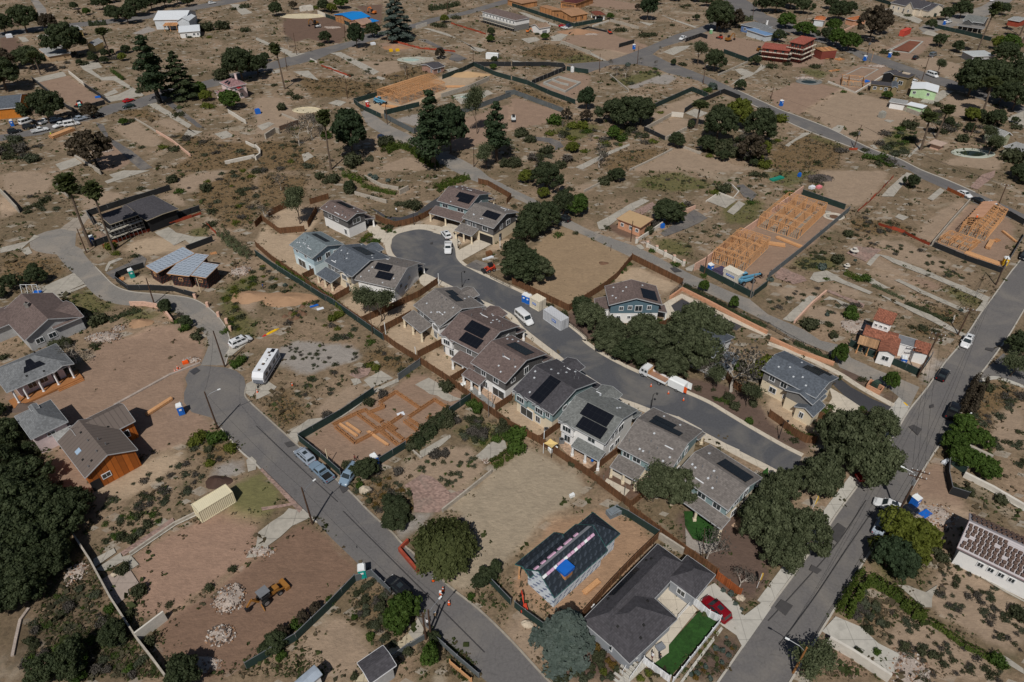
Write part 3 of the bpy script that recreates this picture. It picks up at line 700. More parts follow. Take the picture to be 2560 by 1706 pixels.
L_PALM=leafmat('palm_fronds',(.055,.07,.024),(.1,.115,.045));L_GRY=leafmat('burnt_twigs',(.075,.066,.058),(.15,.135,.115));L_BUSH=leafmat('bush_leaves',(.045,.054,.026),(.105,.112,.06));L_BRN=leafmat('scorched_leaves',(.06,.048,.034),(.115,.09,.06));L_HEDGE=leafmat('hedge_leaves',(.05,.085,.013),(.115,.15,.026));L_FLAX=leafmat('autumn_leaves',(.14,.085,.02),(.22,.15,.04));L_SAGE=leafmat('sage_leaves',(.07,.085,.05),(.12,.13,.085))
BARK=M('bark',S(98,84,72),var=.35,sc=3,kind='rough');BARKG=M('pale_bark',S(172,164,154),var=.3,sc=3,kind='rough');BARKD=M('charred_bark',(.02,.018,.016),var=.4,sc=3,kind='rough')
def limbs(m,base,h0,targets,r0):
 top=V((RU(-.3,.3),RU(-.3,.3),h0));m.tube([V((0,0,-.15)),V((0,0,.25)),top*.6,top],[r0*1.5,r0*1.1,r0*.9,r0*.75],8)
 for t in targets:t=V(t);mid=top.lerp(t,.5)+V((0,0,-.12*(t-top).length+RU(-.2,.2)));m.tube([top*.92,mid,t],[r0*.55,r0*.35,r0*.1],5)
def t_oak(seed,R_=5.,H=7.,n=9000,mat=None,sz=.42,sparse=.0,bark=None,lobes=58):
 random.seed(seed);P,D,tg=[],[],[];ph=RU(0,6)
 for i in range(lobes):
  t=(i+.5)/lobes;el=math.asin(min(1,1.25*t-.28));a=i*2.4+RU(-.35,.35);k=RU(.62,1.04)*(1+.16*msin(2*a+ph)+.1*msin(3*a));rr=R_*RU(.13,.25)
  c=(mcos(a)*mcos(el)*R_*.86*k,msin(a)*mcos(el)*R_*.86*k,H*.5+msin(el)*(H*.5-rr*.5)*RU(.8,1.05));c=c[:2]+(max(c[2],rr+H*.07),);tg.append(c)
  p,d=shell(int(n/lobes*(rr/(R_*.19))**2),c,(rr,rr,rr*.72),.35+sparse*.3,1.15);P.append(p);D.append(d)
 m=MB();limbs(m,None,H*.3,tg[::3],max(.16,R_*.055));return m.data('trunk',bark or BARK),leafmesh('crown',ncat(P),ncat(D),sz,mat or L_OAK)
def t_pine(seed,H=18.,R_=3.6,n=9000,mat=None,layers=22):
 random.seed(seed);P,D,tg=[],[],[]
 for i in range(layers):
  t=i/(layers-1);z=H*(.28+.7*t);a=i*2.4+RU(-.6,.6);env=R_*(1-t)**.55*(.75+.35*random.random());q=env*RU(.3,.75)
  c=(mcos(a)*q,msin(a)*q,z);rr=max(.7,env*.55);tg.append(c);p,d=shell(int(n/layers*max(.4,(rr/1.7)**1.6)),c,(rr,rr,rr*.62),.45);P.append(p);D.append(d)
 m=MB();m.tube([V((0,0,-.2)),V((.1,0,H*.5)),V((0,.1,H*.97))],[.42,.3,.06],8)
 for c in tg:c=V(c);m.tube([V((0,0,c.z-.6)),c],[.1,.03],4)
 return m.data('trunk',BARKD if seed%2 else BARK),leafmesh('crown',ncat(P),ncat(D),.42,mat or L_PINE)
def t_cedar(seed,H=13.,R_=5.,n=12000,mat=None):
 random.seed(seed);P,D=[],[];m=MB();m.tube([V((0,0,-.2)),V((0,0,H*.98))],[.36,.04],8);k=46
 for i in range(k):
  t=(i+.5)/k;z=H*(.1+.88*t);a=i*2.4;L=R_*(1-t)**.8*RU(.75,1.1)+.3;N=int(n/k*(L/(R_*.55)));q=rng.uniform(.15,1,N)**.7
  wd=rng.normal(0,.17,N)*L*(1.1-q*.4);x=q*L;p=np.stack([x*mcos(a)-wd*msin(a),x*msin(a)+wd*mcos(a),z-x*.16+rng.normal(0,.12,N)],1);P.append(p);D.append(np.tile([mcos(a)*.3,msin(a)*.3,1],(N,1)))
  m.tube([V((0,0,z)),V((L*.9*mcos(a),L*.9*msin(a),z-L*.16))],[.06,.02],4)
 return m.data('trunk',BARK),leafmesh('crown',ncat(P),ncat(D),.4,mat or L_CEDAR,1.3)
def t_palm(seed,H=15.,skirt=True):
 random.seed(seed);m=MB();lx,ly=RU(-.7,.7),RU(-.7,.7);m.tube([V((0,0,-.2)),V((lx*.2,ly*.2,H*.4)),V((lx,ly,H))],[.3,.2,.19],8);P,D=[],[];top=np.array([lx,ly,H])
 for i in range(44):
  a=i*2.4;e=1.25-2.3*(i/44);L=RU(1.5,2.1);N=26;t=rng.uniform(.25,1,N);fan=rng.normal(0,.42,N)*np.clip(t-.3,0,1)*1.6
  x=t*L*mcos(e);y=fan;z=t*L*msin(e)-.35*t*t;P.append(top+np.stack([x*mcos(a)-y*msin(a),x*msin(a)+y*mcos(a),z],1));D.append(np.tile([-mcos(a)*msin(e),-msin(a)*msin(e),mcos(e)],(N,1)))
 if skirt:
  N=420;t=rng.uniform(0,1,N);a=rng.uniform(0,6.28,N);q=.35+.6*(1-t);P.append(top+np.stack([np.cos(a)*q,np.sin(a)*q,-.3-t*2.2],1));D.append(np.stack([np.cos(a),np.sin(a),a*0],1))
 return m.data('trunk',BARK),leafmesh('crown',ncat(P),ncat(D),.42,L_PALM,1.8)
def t_pepper(seed,R_=4.8,H=6.5,n=13000,mat=None):
 random.seed(seed);P,D,tg=[],[],[]
 for i in range(46):
  a=i*2.4;q=math.sqrt((i+.5)/46)*R_*.92;zt=H*(1-.38*(q/R_)**2)*RU(.9,1.05);N=n//46;t=rng.uniform(0,1,N);L=RU(.5,.75)*zt
  sp=.55+.25*t;p=np.stack([q*mcos(a)+(t*.7)*mcos(a)+rng.normal(0,.5,N)*sp,q*msin(a)+(t*.7)*msin(a)+rng.normal(0,.5,N)*sp,zt-t**1.3*L+rng.normal(0,.15,N)],1);P.append(p);D.append(np.tile([mcos(a)*.7,msin(a)*.7,.7],(N,1)))
  if i%5==0:tg.append((q*mcos(a),q*msin(a),zt*.9))
 m=MB();limbs(m,None,H*.35,tg,.3);return m.data('trunk',BARK),leafmesh('crown',ncat(P),ncat(D),.3,mat or L_WIL,1.6)
def t_bare(seed,H=7.,R_=3.5,leaf=420,mat=None,bark=None):
 random.seed(seed);m=MB();P=[]
 def br(p,d,L,r,k):
  q=p+d*L;m.tube([p,p.lerp(q,.5)+V((RU(-.1,.1),RU(-.1,.1),0))*L,q],[r,r*.8,r*.55],5 if k<2 else 3,False)
  if k>=2:P.append(q)
  if k>=4 or r<.012:return
  for _ in range(3 if k<3 else 2):e=(d+V((RU(-1,1),RU(-1,1),RU(-.2,.6)))*.75).normalized();br(q,e,L*RU(.62,.82),r*.55,k+1)
 br(V((0,0,-.1)),V((RU(-.1,.1),.05,1)).normalized(),H*.3,R_*.05,0)
 P=np.array([tuple(p)for p in P]);idx=rng.integers(0,len(P),leaf);q=P[idx]+rng.normal(0,.45,(leaf,3))
 return m.data('trunk',bark or BARKG),leafmesh('crown',q,rng.normal(0,1,(leaf,3)),.26,mat or L_GRY)
def t_bush(seed,R_=1.,H=1.,n=900,mat=None,sz=.22,lobes=5):
 random.seed(seed);P,D=[],[]
 for i in range(lobes):
  a=i*2.4;q=R_*.5*(i>0)*RU(.7,1.2);rr=R_*RU(.45,.7);p,d=shell(n//lobes,(q*mcos(a),q*msin(a),H*RU(.35,.5)),(rr,rr,H*.58),.4);p[:,2]=np.abs(p[:,2])+.02;P.append(p);D.append(d)
 m=MB()
 for i in range(5):m.tube([V((0,0,-.05)),V((R_*.4*mcos(i*1.3),R_*.4*msin(i*1.3),H*.6))],[.04,.015],4)
 return m.data('stems',BARK),leafmesh('foliage',ncat(P),ncat(D),sz,mat or L_DK)
st=random.getstate();rs_=random
KIND={}
def K(k,f,name,desc,size):KIND[k]=(f,name,desc,size)
for i in(0,1,2):
 K('oak%d'%i,t_oak(3+i,5,7,15000,sz=.36),'oak_tree','grey-green spreading oak',5);K('dk%d'%i,t_oak(13+i,4,7,10000,L_DK,.36),'broadleaf_tree','dark green dense tree',4)
 K('pine%d'%i,t_pine(20+i),'pine_tree','tall dark pine',3.6);K('bare%d'%i,t_bare(33+i),'burnt_tree','grey half-bare burnt tree',3.5)
 K('palm%d'%i,t_palm(40+i),'palm_tree','tall fan palm',2.)
 K('bush%d'%i,t_bush(50+i,1,1.,mat=L_BUSH),'shrub','dark green round shrub',1.);K('gb%d'%i,t_bush(60+i,1,1.1,mat=L_BR),'shrub','bright green leafy shrub',1.);K('yb%d'%i,t_bush(70+i,1,1.,mat=L_YG),'shrub','yellow-green bush',1.);K('sb%d'%i,t_bush(75+i,1,.9,mat=L_SAGE),'shrub','grey-green sage bush',1.);K('tw%d'%i,t_bush(80+i,1,1.1,700,L_GRY),'shrub','grey dead brush',1.)
for i in(0,1):
 K('br%d'%i,t_oak(90+i,3,5,6000,L_BR,.36),'broadleaf_tree','bright green leafy tree',3);K('ced%d'%i,t_cedar(95+i),'cedar_tree','blue-grey conical cedar',5);K('pep%d'%i,t_pepper(97+i),'pepper_tree','drooping olive-green pepper tree',4.8)
 K('yg%d'%i,t_oak(100+i,3,5,6000,L_YG,.36),'broadleaf_tree','yellow-green tree',3);K('brn%d'%i,t_oak(104+i,3.5,7,4500,L_BRN,.4,.8,BARKD,34),'burnt_tree','brown scorched tree',3.5);K('mid%d'%i,t_oak(108+i,3.6,7.5,8000,L_PINE),'broadleaf_tree','mid-green upright tree',3.6);K('dcd%d'%i,t_cedar(112+i,13,4.5,9000,L_DK),'cedar_tree','dark conical conifer',4.5);K('agv%d'%i,t_bush(116+i,1,.8,260,L_CEDAR,.55,1),'agave_plant','blue-grey spiky agave',1.);K('thin%d'%i,t_bare(120+i,8,3.6,5200,L_OAK,BARK),'broadleaf_tree','thin open-crowned tree',3.5);K('flx%d'%i,t_bush(124+i,1,1.,700,L_FLAX),'shrub','golden brown bush',1.)
random.setstate(st)
PLANTS=[];NPL=[0];FIRST={}
def plant(kind,u,v,rad=None,lbl=None,hs=1.,h=None,extra='',p=None):
 0
 NPL[0]+=1;ks=[k for k in KIND if k.rstrip('0123456789')==kind];k=kind if kind in KIND else ks[NPL[0]%len(ks)];(a,b),name,desc,size=KIND[k]
 p=p if p is not None else g(u,v);s=(rad or size)/size;sz=s*hs
 if h:sz=h/{'oak':7,'dk':7,'pine':18,'palm':15,'bare':7,'br':5,'ced':13,'pep':6.5,'yg':5,'brn':7,'mid':7.5,'dcd':13,'thin':8}.get(kind.rstrip('012'),1)
 rz=RU(0,6.28);sc=(s*RU(.93,1.07),s*RU(.93,1.07),sz)
 PLANTS.append([None,lbl,desc,p,name,rad or size,a,b,rz,sc])
def grow(q):
 o=bpy.data.objects.new(q[4],None);COL.objects.link(o);o.location=(q[3].x,q[3].y,0);o.rotation_euler=(0,0,q[8]);o.scale=q[9];link(q[6].name.split('.')[0],q[6],o);link(q[7].name.split('.')[0],q[7],o)
 o['category']='shrub' if q[4]in('shrub','agave_plant')else 'tree';q[0]=o
def hedge(pts,lbl,w=1.,h=1.4,mat=None,dens=90,name='hedge',cat='hedge',sz=.2):
 pts=[V((p.x,p.y,0))for p in pts];P,D=[],[];m=MB()
 for i in range(len(pts)-1):
  a,b=pts[i],pts[i+1];L=(b-a).length;N=int(L*dens*(h+w));t=rng.uniform(0,1,N);nr=np.array(V((-(b-a).y,(b-a).x,0)).normalized());q=rng.uniform(-1,1,N);bump=1+.25*np.sin(t*L*1.7)+.15*np.sin(t*L*4.1+1)
  z=rng.uniform(.05,1,N);edge=np.sign(q)*np.abs(q)**.4*(1-.35*z*z);P.append(np.array(a)+np.outer(t,np.array(b-a))+np.outer(edge*w/2*bump,nr)+np.stack([t*0,t*0,z*h*bump*(1-.25*edge**2)],1));D.append(np.outer(edge,nr)+np.array([0,0,.7]))
  for k in range(max(1,int(L/1.5))):c=a.lerp(b,(k+.5)/max(1,int(L/1.5)));m.tube([c,c+V((0,0,h*.6))],[.05,.02],4)
 r=thing(name,pts[0],lbl,cat);o=np.array(pts[0]);me=leafmesh('foliage',ncat(P)-o,ncat(D),sz,mat or L_HEDGE);link('foliage',me,r);m.build('stems',BARK,r);return r
# roads
def road(name,L,R_,mat):return sheet(name,L+R_[::-1],mat)
KERBM=M('kerb_concrete',S(172,166,156),var=.2)
def kerb(pts,w=.28,h=.14,name='kerb',mat=None,smooth=True):
 P=spline(pts,4)if smooth and len(pts)>2 else pts;o=ribbon(P,w,0,h).build(name,mat or KERBM,org=V((P[0].x,P[0].y,0)));return structure(o)
def walk(pts,w,name='pavement',mat=None,off=0.,z=.1):
 P=spline(pts,4)if len(pts)>2 else pts;P=offs(P,off)if off else P;o=ribbon(P,w,0,z).build(name,mat or CONC,org=V((P[0].x,P[0].y,0)));HARD.append([(p.x,p.y)for p in offs(P,w/2)]+[(p.x,p.y)for p in offs(P,-w/2)][::-1]);return structure(o)
aL=gk(0,1,52,77,60,87,74,101,81,108,86,113,93,118,105,122,120,124,142,124,153,128,166,133,178,142,188,150,191,157)+gk(0,2,190,8,184,22)
aR=gk(0,1,75,72,80,80,96,97,106,106,120,111,140,113,162,115,180,119,195,129,206,142,211,156)+gk(0,2,210,10,207,22)
road('road',spline(aL,3),spline(aR,3),AS_WORN)
sheet('road',gk(0,1,75,72,69,69,70,56,56,53,42,56,32,60,27,65,28,71,33,74,42,76,52,77),AS_WORN)
sheet('road',gk(0,1,56,53,70,56,78,48,83,40,79,39,68,44),M('worn_concrete_road',S(150,140,128),var=.25,kind='slab',p=6.),jit=.3)
bL=gk(0,2,184,22,174,26,170,34,172,40,169,47,169,56,176,65,194,70,203,80,220,100)+gk(1,2,0,113,20,134)+gk(1,3,56,10,70,25,92,46,105,59,125,76,148,98,170,119,205,150,250,190)
bR=gk(0,2,207,24,217,27,224,33,226,42,225,50,230,56)+gk(1,2,0,61,40,97,85,137)+gk(1,3,104,0,125,19,134,29,156,48,178,69,205,90,235,119)+gk(2,3,35,157,70,188)
road('road',bL,bR,AS_OLD);kerb(bR[3:],mat=M('old_kerb',S(150,142,130),var=.3));kerb(bL[8:13]);kerb(spline(aR,2)[3:],w=.2,h=.12)
cB=gk(1,1,124,64,124,70,126,76,131,81,138,86,150,92,164,98,180,106,195,113,210,120,234,131)+gk(2,1,11,144)+gk(2,2,27,0,44,13,60,26,82,40,96,50,115,57,128,62,152,69,165,77,180,85,195,93,210,101,234,113)+gk(3,2,23,126)
cT=gk(1,1,124,64,129,59,138,56,150,54,162,56,173,60,180,66,183,73,184,80,189,86,196,90,210,97,234,108)+gk(2,1,15,116,30,126,48,140,64,153)+gk(2,2,65,0,80,11,100,22,117,30,140,40,160,48,180,57,195,66,215,78,234,89)+gk(3,2,15,98,31,106)
cB=spline(cB,3);cT=spline(cT,3)
road('road',cB,cT,AS_NEW)
walk(cB,1.5,'pavement',CONCNEW,-.85,.09);walk(cT,.95,'kerb',CONCNEW,.45,.1)
walk(gk(1,1,122,68,124,59,133,55,144,52,156,52,168,54,179,61,184,68),2.2,'pavement',CONCNEW,.4,.085)
dL=gk(3,1,260,43,231,83,223,93,205,118,196,130,187,144,179,156)+gk(3,2,174,6,162,20,145,44,129,64,112,92,85,129)+gk(3,3,64,1,52,19,25,56,0,90)+gk(2,3,189,157,170,183)
dR=gk(3,1,290,40,260,88,235,128,220,153)+gk(3,2,199,25,190,37,174,72,154,100,137,127,120,156)+gk(3,3,100,27,85,51,62,88,43,119,20,157,4,183)
road('road',dL,dR,AS_OLD);kerb(dL);kerb(dR)
walk(gk(3,2,85,129)+gk(3,3,64,1,52,19,25,56,1,89),1.7,'pavement',CONC,-1.05,.1)
sheet('pavement',gk(3,2,107,68,120,51,130,60,123,74,111,93,107,90),CONC)
sheet('tactile_pad',gk(3,2,124,56,127,56,129,59,127,59),YEL)
sheet('road',gk(3,2,199,26,216,11,235,22,260,40,260,56,235,40,218,34,206,33,192,36),AS_OLD)
walk(gk(3,2,190,40,200,35,212,34,235,42),1.,'kerb',CONC,0,.12)
eU=gk(1,0,99,100,106,104,120,114,145,126,162,135,190,147,206,156)+gk(1,1,214,6,234,16)+gk(2,1,22,27,43,42,52,45,70,54,85,60,112,69,123,74,150,88,166,96,200,111,218,118)+gk(3,1,0,132,33,146,48,156)+gk(3,2,69,4,76,15,100,26,120,34,139,42)
eL=gk(1,0,96,103,102,115,115,123,129,129,150,139,164,148)+gk(1,1,196,8,207,12,234,24)+gk(2,1,20,33,44,50,70,61,110,80,156,104,170,108,200,122,234,139)+gk(3,1,20,153)+gk(3,2,56,10,66,24,80,30,95,37,110,43,119,50,130,60)
road('lane',eL,eU,AS_WORN)
f1=gk(2,0,129,50,143,57,165,65,185,73,205,82)+gk(3,0,9,100,25,106,56,118,80,130,100,139,120,146,140,156)+gk(3,1,165,9,190,20,220,33,260,52)
f2=gk(2,0,113,59,130,62,142,67,170,74,190,83,208,90)+gk(3,0,9,108,38,121,70,133,85,139,95,144,112,150)+gk(3,1,130,0,140,7,156,14,174,22,190,30,210,39,260,60)
road('road',f1,f2,AS_OLD);kerb(f1[4:14],w=.5);kerb(f2[5:12],w=.5)
road('road',gk(2,0,50,59,88,56,101,52,127,42,150,32,170,26,190,18,203,6),gk(2,0,70,67,90,60,113,59,129,50,137,44,160,37,176,30,200,22,211,13),AS_OLD)
road('road',gk(2,0,190,-14,218,2,234,14)+gk(3,0,30,25,79,45,100,51,129,61,148,68,170,74,235,98,270,112),gk(2,0,184,-6,203,6,210,13,234,24)+gk(3,0,30,33,78,50,85,54,110,62,129,68,142,74,170,82,235,106,270,120),AS_OLD)
road('road',gk(0,0,-30,132,0,124,15,122,30,119,50,111,80,105,100,96,120,93,134,88,148,84,156,82,190,74)+gk(1,0,9,59,30,52,50,47,70,42,87,38,99,32,115,29,145,22,160,17,190,11,220,2,290,-17),gk(0,0,-30,139,0,130,20,126,38,124,60,115,90,109,110,102,130,99,140,95,150,93,160,87,200,79)+gk(1,0,9,65,30,61,56,55,69,49,88,43,105,38,125,31,150,25,165,20,200,12,235,2,300,-15),AS_OLD)
road('road',gk(0,0,-30,35,0,30,30,25,80,20,125,15,170,7,200,1,280,-14),gk(0,0,-30,41,0,35,40,28,82,24,127,19,170,11,210,4,290,-11),AS_OLD)
road('lane',gk(0,0,28,0,33,8,38,22),gk(0,0,35,0,42,8,45,22),AS_WORN)
road('lane',gk(3,0,216,-6,196,6,170,14,150,20,138,26),gk(3,0,233,-6,212,10,185,21,160,27,145,32),AS_WORN)
sheet('driveway',gk(1,1,103,33,116,42,128,47,142,44,156,38,170,33,176,26,185,20,183,14,178,18,160,29,148,38,133,43,120,42,112,37),AS_BLACK)
sheet('driveway',gk(2,1,146,124,156,118,171,125,168,128,190,133,211,143,206,147,178,137,152,134),AS_BLACK)
sheet('driveway',gk(2,1,144,119,156,113,190,129,235,150)+gk(3,1,0,144,0,150)+gk(2,1,234,153,205,140,170,126,156,117,146,124,152,134,150,137,139,137,138,123),CONCNEW)
sheet('driveway',gk(3,2,56,36,62,31,76,42,96,53,113,60,106,69,98,67,85,61,70,50),AS_BLACK)
sheet('driveway',gk(3,2,56,42,70,50,85,60,79,69,56,65,51,64,59,52),CONCNEW)
walk(gk(3,2,0,2,30,13,62,28,86,43,115,59),1.3,'pavement',CONCNEW,0,.1)
# drives, slabs and yards
SOIL={DIRT:S(150,130,110),DIRTO:S(142,118,100),SAND:S(170,149,125),DIRTD:S(104,82,68),MULCH:S(96,78,68),GRAVEL:S(146,139,132)}
LOTS=[]
def soil(pts,c,w=.9):LOTS.append(([(p.x,p.y)for p in pts],c,w))
def slab(c,r,*uv,mat=CONC2,name='driveway',jit=.12):
 if mat in SOIL:return soil(gk(c,r,*uv),SOIL[mat])
 return sheet(name,gk(c,r,*uv),mat,jit=jit)
def lot(c,r,*uv,mat=DIRT,name='',jit=.5):
 if mat in SOIL:return soil(gk(c,r,*uv),SOIL[mat])
 return sheet(name or 'bare_lot',gk(c,r,*uv),mat,jit=jit,step=1.5)
sl='concrete_slab'
slab(0,0,72,58,89,56,94,62,84,64,93,71,106,70,133,88,100,94,95,90,108,87,119,82,104,74,94,74,76,64)
slab(0,0,135,96,143,95,176,115,172,119,186,121,176,126,169,124,173,118)
slab(0,0,152,95,158,94,188,118,181,117,156,98,mat=AS_BURNT)
slab(0,0,197,123,208,120,215,125,204,128,name=sl)
slab(0,0,51,151,69,145,76,150,56,157,name=sl);slab(0,0,87,112,95,115,100,126,120,138,140,154,130,157,105,135,92,120,mat=AS_BURNT)
slab(0,0,95,87,105,82,109,85,98,89,name=sl);slab(0,0,211,4,219,4,232,12,222,14)
slab(0,0,122,31,136,24,144,28,129,32,mat=GRAVEL,name='gravel_patch');slab(0,0,31,72,58,66,61,70,35,76,name=sl)
lot(0,0,33,76,62,69,96,93,72,101,64,95,47,83,mat=DIRTO);lot(0,0,0,35,12,33,25,45,18,56,6,60,0,52,mat=DIRTD)
slab(0,0,33,33,44,31,54,37,48,41,40,39,name=sl);slab(0,0,16,34,23,34,27,38,21,39,name=sl)
lot(0,0,100,116,125,112,150,130,142,135,125,133,mat=DIRT);lot(0,0,142,112,156,108,170,120,162,122,mat=DIRT)
lot(0,0,90,123,110,134,120,150,105,157,90,156,88,140,mat=DIRTO)
slab(1,0,0,34,6,37,34,48,29,50,0,37);slab(1,0,24,48,33,49,46,49,32,53)
slab(1,0,68,49,78,48,96,57,113,66,108,69,96,63,76,52);slab(1,0,60,60,68,61,87,70,83,72)
slab(1,0,153,26,158,26,176,31,196,42,212,46,206,48,198,46,196,41,185,36)
slab(1,0,148,36,156,36,178,47,194,54,185,57,177,55,180,50,mat=AS_BURNT)
slab(1,0,66,95,74,92,83,94,77,98,name=sl);slab(1,0,132,56,148,52,162,53,164,56,145,60,name='pool_deck',mat=CONC2)
slab(1,0,112,70,119,72,117,74,110,72,name=sl);slab(1,0,174,64,183,62,188,64,180,68,name=sl)
slab(1,0,1,116,12,112,17,114,6,120,name=sl);slab(1,0,42,142,48,140,53,144,44,149,name=sl)
slab(1,0,14,65,22,64,22,67,16,68,name=sl);slab(1,0,34,66,48,65,58,74,45,71,mat=CONC2,name=sl)
lot(1,0,30,13,56,12,76,18,85,28,77,40,64,40,48,35,36,39,25,30,25,20,mat=DIRTD)
lot(1,0,92,6,116,4,115,23,105,23,100,12,mat=DIRTD);lot(1,0,112,40,130,38,146,44,132,47,116,45,mat=DIRTO)
lot(1,0,97,99,130,84,176,69,195,64,204,69,200,76,176,87,150,96,120,105,105,104,mat=SAND)
lot(1,0,135,130,162,120,190,106,235,90)
lot(2,0,0,90,6,90,46,104,46,108,25,115,16,116,0,120,mat=DIRTO);lot(1,0,140,126,195,108,235,95,235,118,210,130,188,139,mat=DIRTO)
lot(1,0,85,56,110,57,130,56,133,65,118,68,106,64,mat=DIRT);slab(1,0,126,110,150,104,149,118,130,111,mat=GRAVEL,name='gravel_patch')
lot(1,0,0,90,22,90,42,108,38,113,20,120,0,125,mat=DIRT);lot(1,0,180,88,198,85,213,83,218,86,199,93,188,96,mat=CONC2,jit=.2)
slab(1,0,123,149,142,144,164,156,140,157,110,157,mat=DIRT,name='bare_lot')
lot(2,0,44,38,56,33,76,26,105,36,125,42,118,47,105,50,90,46,70,44,mat=DIRTO);lot(2,0,72,47,90,46,107,50,96,54,86,56,73,50,mat=DIRT)
slab(2,0,35,34,44,31,54,30,44,38,36,38);slab(2,0,48,38,72,48,87,56,83,56,69,49,44,40,name='path')
lot(2,0,50,0,90,0,115,4,118,9,95,9,70,5,mat=DIRTO);slab(2,0,5,11,12,12,44,24,60,24,52,27,35,23,15,16)
slab(2,0,118,20,130,22,126,24,116,20,name=sl);slab(2,0,137,14,143,16,170,25,168,26,148,19,name='path')
slab(2,0,138,48,150,43,164,42,160,45,148,51,name=sl);lot(2,0,164,38,180,30,235,40,229,48,216,56,193,47,mat=DIRTO)
slab(2,0,204,64,211,63,222,67,229,60,235,61,218,71,210,69,name=sl);slab(2,0,200,79,208,75,217,71,214,69,206,74)
lot(2,0,22,78,49,68,72,69,70,78,62,85,48,94,34,87,mat=DIRTO);slab(2,0,106,79,115,77,140,68,152,71,142,78,126,76,110,83,mat=GRAVEL,name='gravel_patch')
slab(2,0,0,56,5,56,13,59,4,59,name=sl);slab(2,0,8,36,22,34,26,37,15,40,name=sl)
lot(2,0,122,109,143,96,172,86,180,90,156,105,140,110,mat=DIRT);lot(2,0,126,119,147,108,164,110,160,118,142,126)
slab(2,0,159,104,168,100,180,104,170,109,name=sl);slab(2,0,15,150,32,144,42,137,48,135,44,130,35,127,23,126,18,125,20,129,33,131,40,135,38,140,25,146,mat=AS_BURNT,name='path')
lot(2,0,108,157,130,148,148,137,160,135,175,144,200,150,220,157,mat=DIRT);slab(2,0,58,154,72,147,90,139,108,132,108,134,90,142,72,152,65,156,mat=CONC2,name='path')
lot(3,0,0,87,23,76,44,76,68,82,40,98,30,106,10,99,mat=DIRTO);lot(3,0,56,74,83,60,96,59,110,62,106,70,88,82,80,85,mat=DIRTO)
slab(3,0,15,134,33,122,40,122,25,130,19,135);slab(3,0,58,119,64,115,71,116,66,122,64,122);slab(3,0,93,134,97,133,101,137,98,137)
slab(3,0,141,92,152,88,160,83,170,84,156,94,150,96,140,94);slab(3,0,128,144,140,132,142,133,130,145)
lot(3,0,103,47,130,34,154,35,140,50,125,56,mat=DIRTO);lot(3,0,35,102,69,82,110,93,136,108,98,130,70,128,56,117,mat=DIRT)
lot(3,0,150,100,170,87,196,92,192,103,178,109,mat=DIRT);slab(3,0,141,31,147,28,159,32,154,34,name=sl);lot(3,0,0,54,16,56,34,49,54,48,50,60,25,62,6,57,mat=DIRTO)
slab(3,0,103,9,118,7,142,19,138,22,name='path');lot(3,0,130,57,150,52,178,60,170,72,148,64,mat=DIRT);slab(3,0,109,110,116,111,112,113,106,111,name=sl)
lot(3,0,221,56,235,52,235,64,224,64,mat=DIRT);slab(3,0,218,109,235,102,235,118,228,116,name=sl);slab(3,0,226,50,235,49,235,53,229,52,name=sl)
lot(3,0,156,150,190,140,220,144,210,157,mat=DIRT)
slab(0,1,19,73,26,70,30,76,24,78);slab(0,1,0,71,26,65,32,59,36,61,27,66,20,72,0,76,name='path')
slab(0,1,100,4,114,0,138,0,121,5,99,12,96,10,104,7,name=sl);slab(0,1,142,57,155,52,162,57,178,61,190,61,193,64,178,70,170,64,160,69,152,64,name=sl)
slab(0,1,33,110,68,94,78,104,50,116,34,114);slab(0,1,51,115,78,105,80,106,54,117,name='stepping_slabs')
slab(0,1,97,94,118,85,128,77,135,81,133,87,104,100,mat=AS_BURNT);slab(0,1,96,92,100,84,110,80,113,81,102,86,98,93,name='path',mat=CONC2)
lot(0,1,110,100,130,96,150,101,190,107,180,114,140,109,118,106,mat=SAND);lot(0,1,0,3,30,0,48,6,44,20,15,24,6,18,mat=DIRT)
lot(0,1,125,64,145,60,170,70,150,76,135,78,112,73,mat=SAND);lot(0,1,88,56,103,56,101,64,90,67,83,62,mat=DIRTO);lot(0,1,0,25,16,38,10,43,0,44,mat=DIRT);lot(0,1,0,18,6,20,12,29,18,36,6,37,0,36,mat=DIRT)
lot(0,1,147,24,160,20,178,33,164,33,mat=DIRT);lot(0,1,160,10,175,3,208,0,199,9,180,14,185,22,165,18,mat=DIRT);lot(0,1,120,154,140,142,165,142,177,150,179,157,125,157,mat=DIRTO)
lot(0,1,218,120,235,111,235,140,225,130,mat=DIRT);lot(0,1,78,20,100,19,116,23,90,33,76,36,mat=DIRT)
soil(gk(0,1,90,157,120,154,140,143,177,150,185,157)+gk(0,2,188,10,183,22,170,30,169,56,176,65,193,71,201,80,164,96,125,108,90,133,60,150,42,142,42,115,60,100,30,96,10,56,0,54,0,48,40,35,76,26,88,13),SOIL[DIRTO])
slab(0,2,206,14,210,8,216,0,230,0,213,13,mat=CONC2);slab(0,2,226,39,235,35,235,47,231,52,225,47)
slab(1,2,0,38,10,36,19,42,15,47,0,54);slab(0,2,226,109,231,106,235,110,235,118,228,120,mat=CONC2)
lot(0,2,192,120,206,112,225,109,229,116,210,124,192,127,mat=GRAVEL)
slab(0,2,87,157,150,125,164,113,169,96,160,101,125,115,90,135,70,148,mat=SAND,name='path')
slab(0,2,174,28,180,24,184,27,178,31,mat=AS_BLACK,name='asphalt_patch',jit=0)
lot(1,2,18,6,42,0,88,4,98,16,72,23,48,30,32,26,20,18,mat=GRAVEL);slab(1,2,99,36,115,27,126,34,106,43,name=sl);slab(1,2,87,35,94,34,97,38,90,41,name=sl)
lot(1,2,85,31,94,24,106,25,103,32,94,35,mat=PAVER,name='paving',jit=.25);slab(1,2,108,19,111,18,115,22,111,22,name=sl)
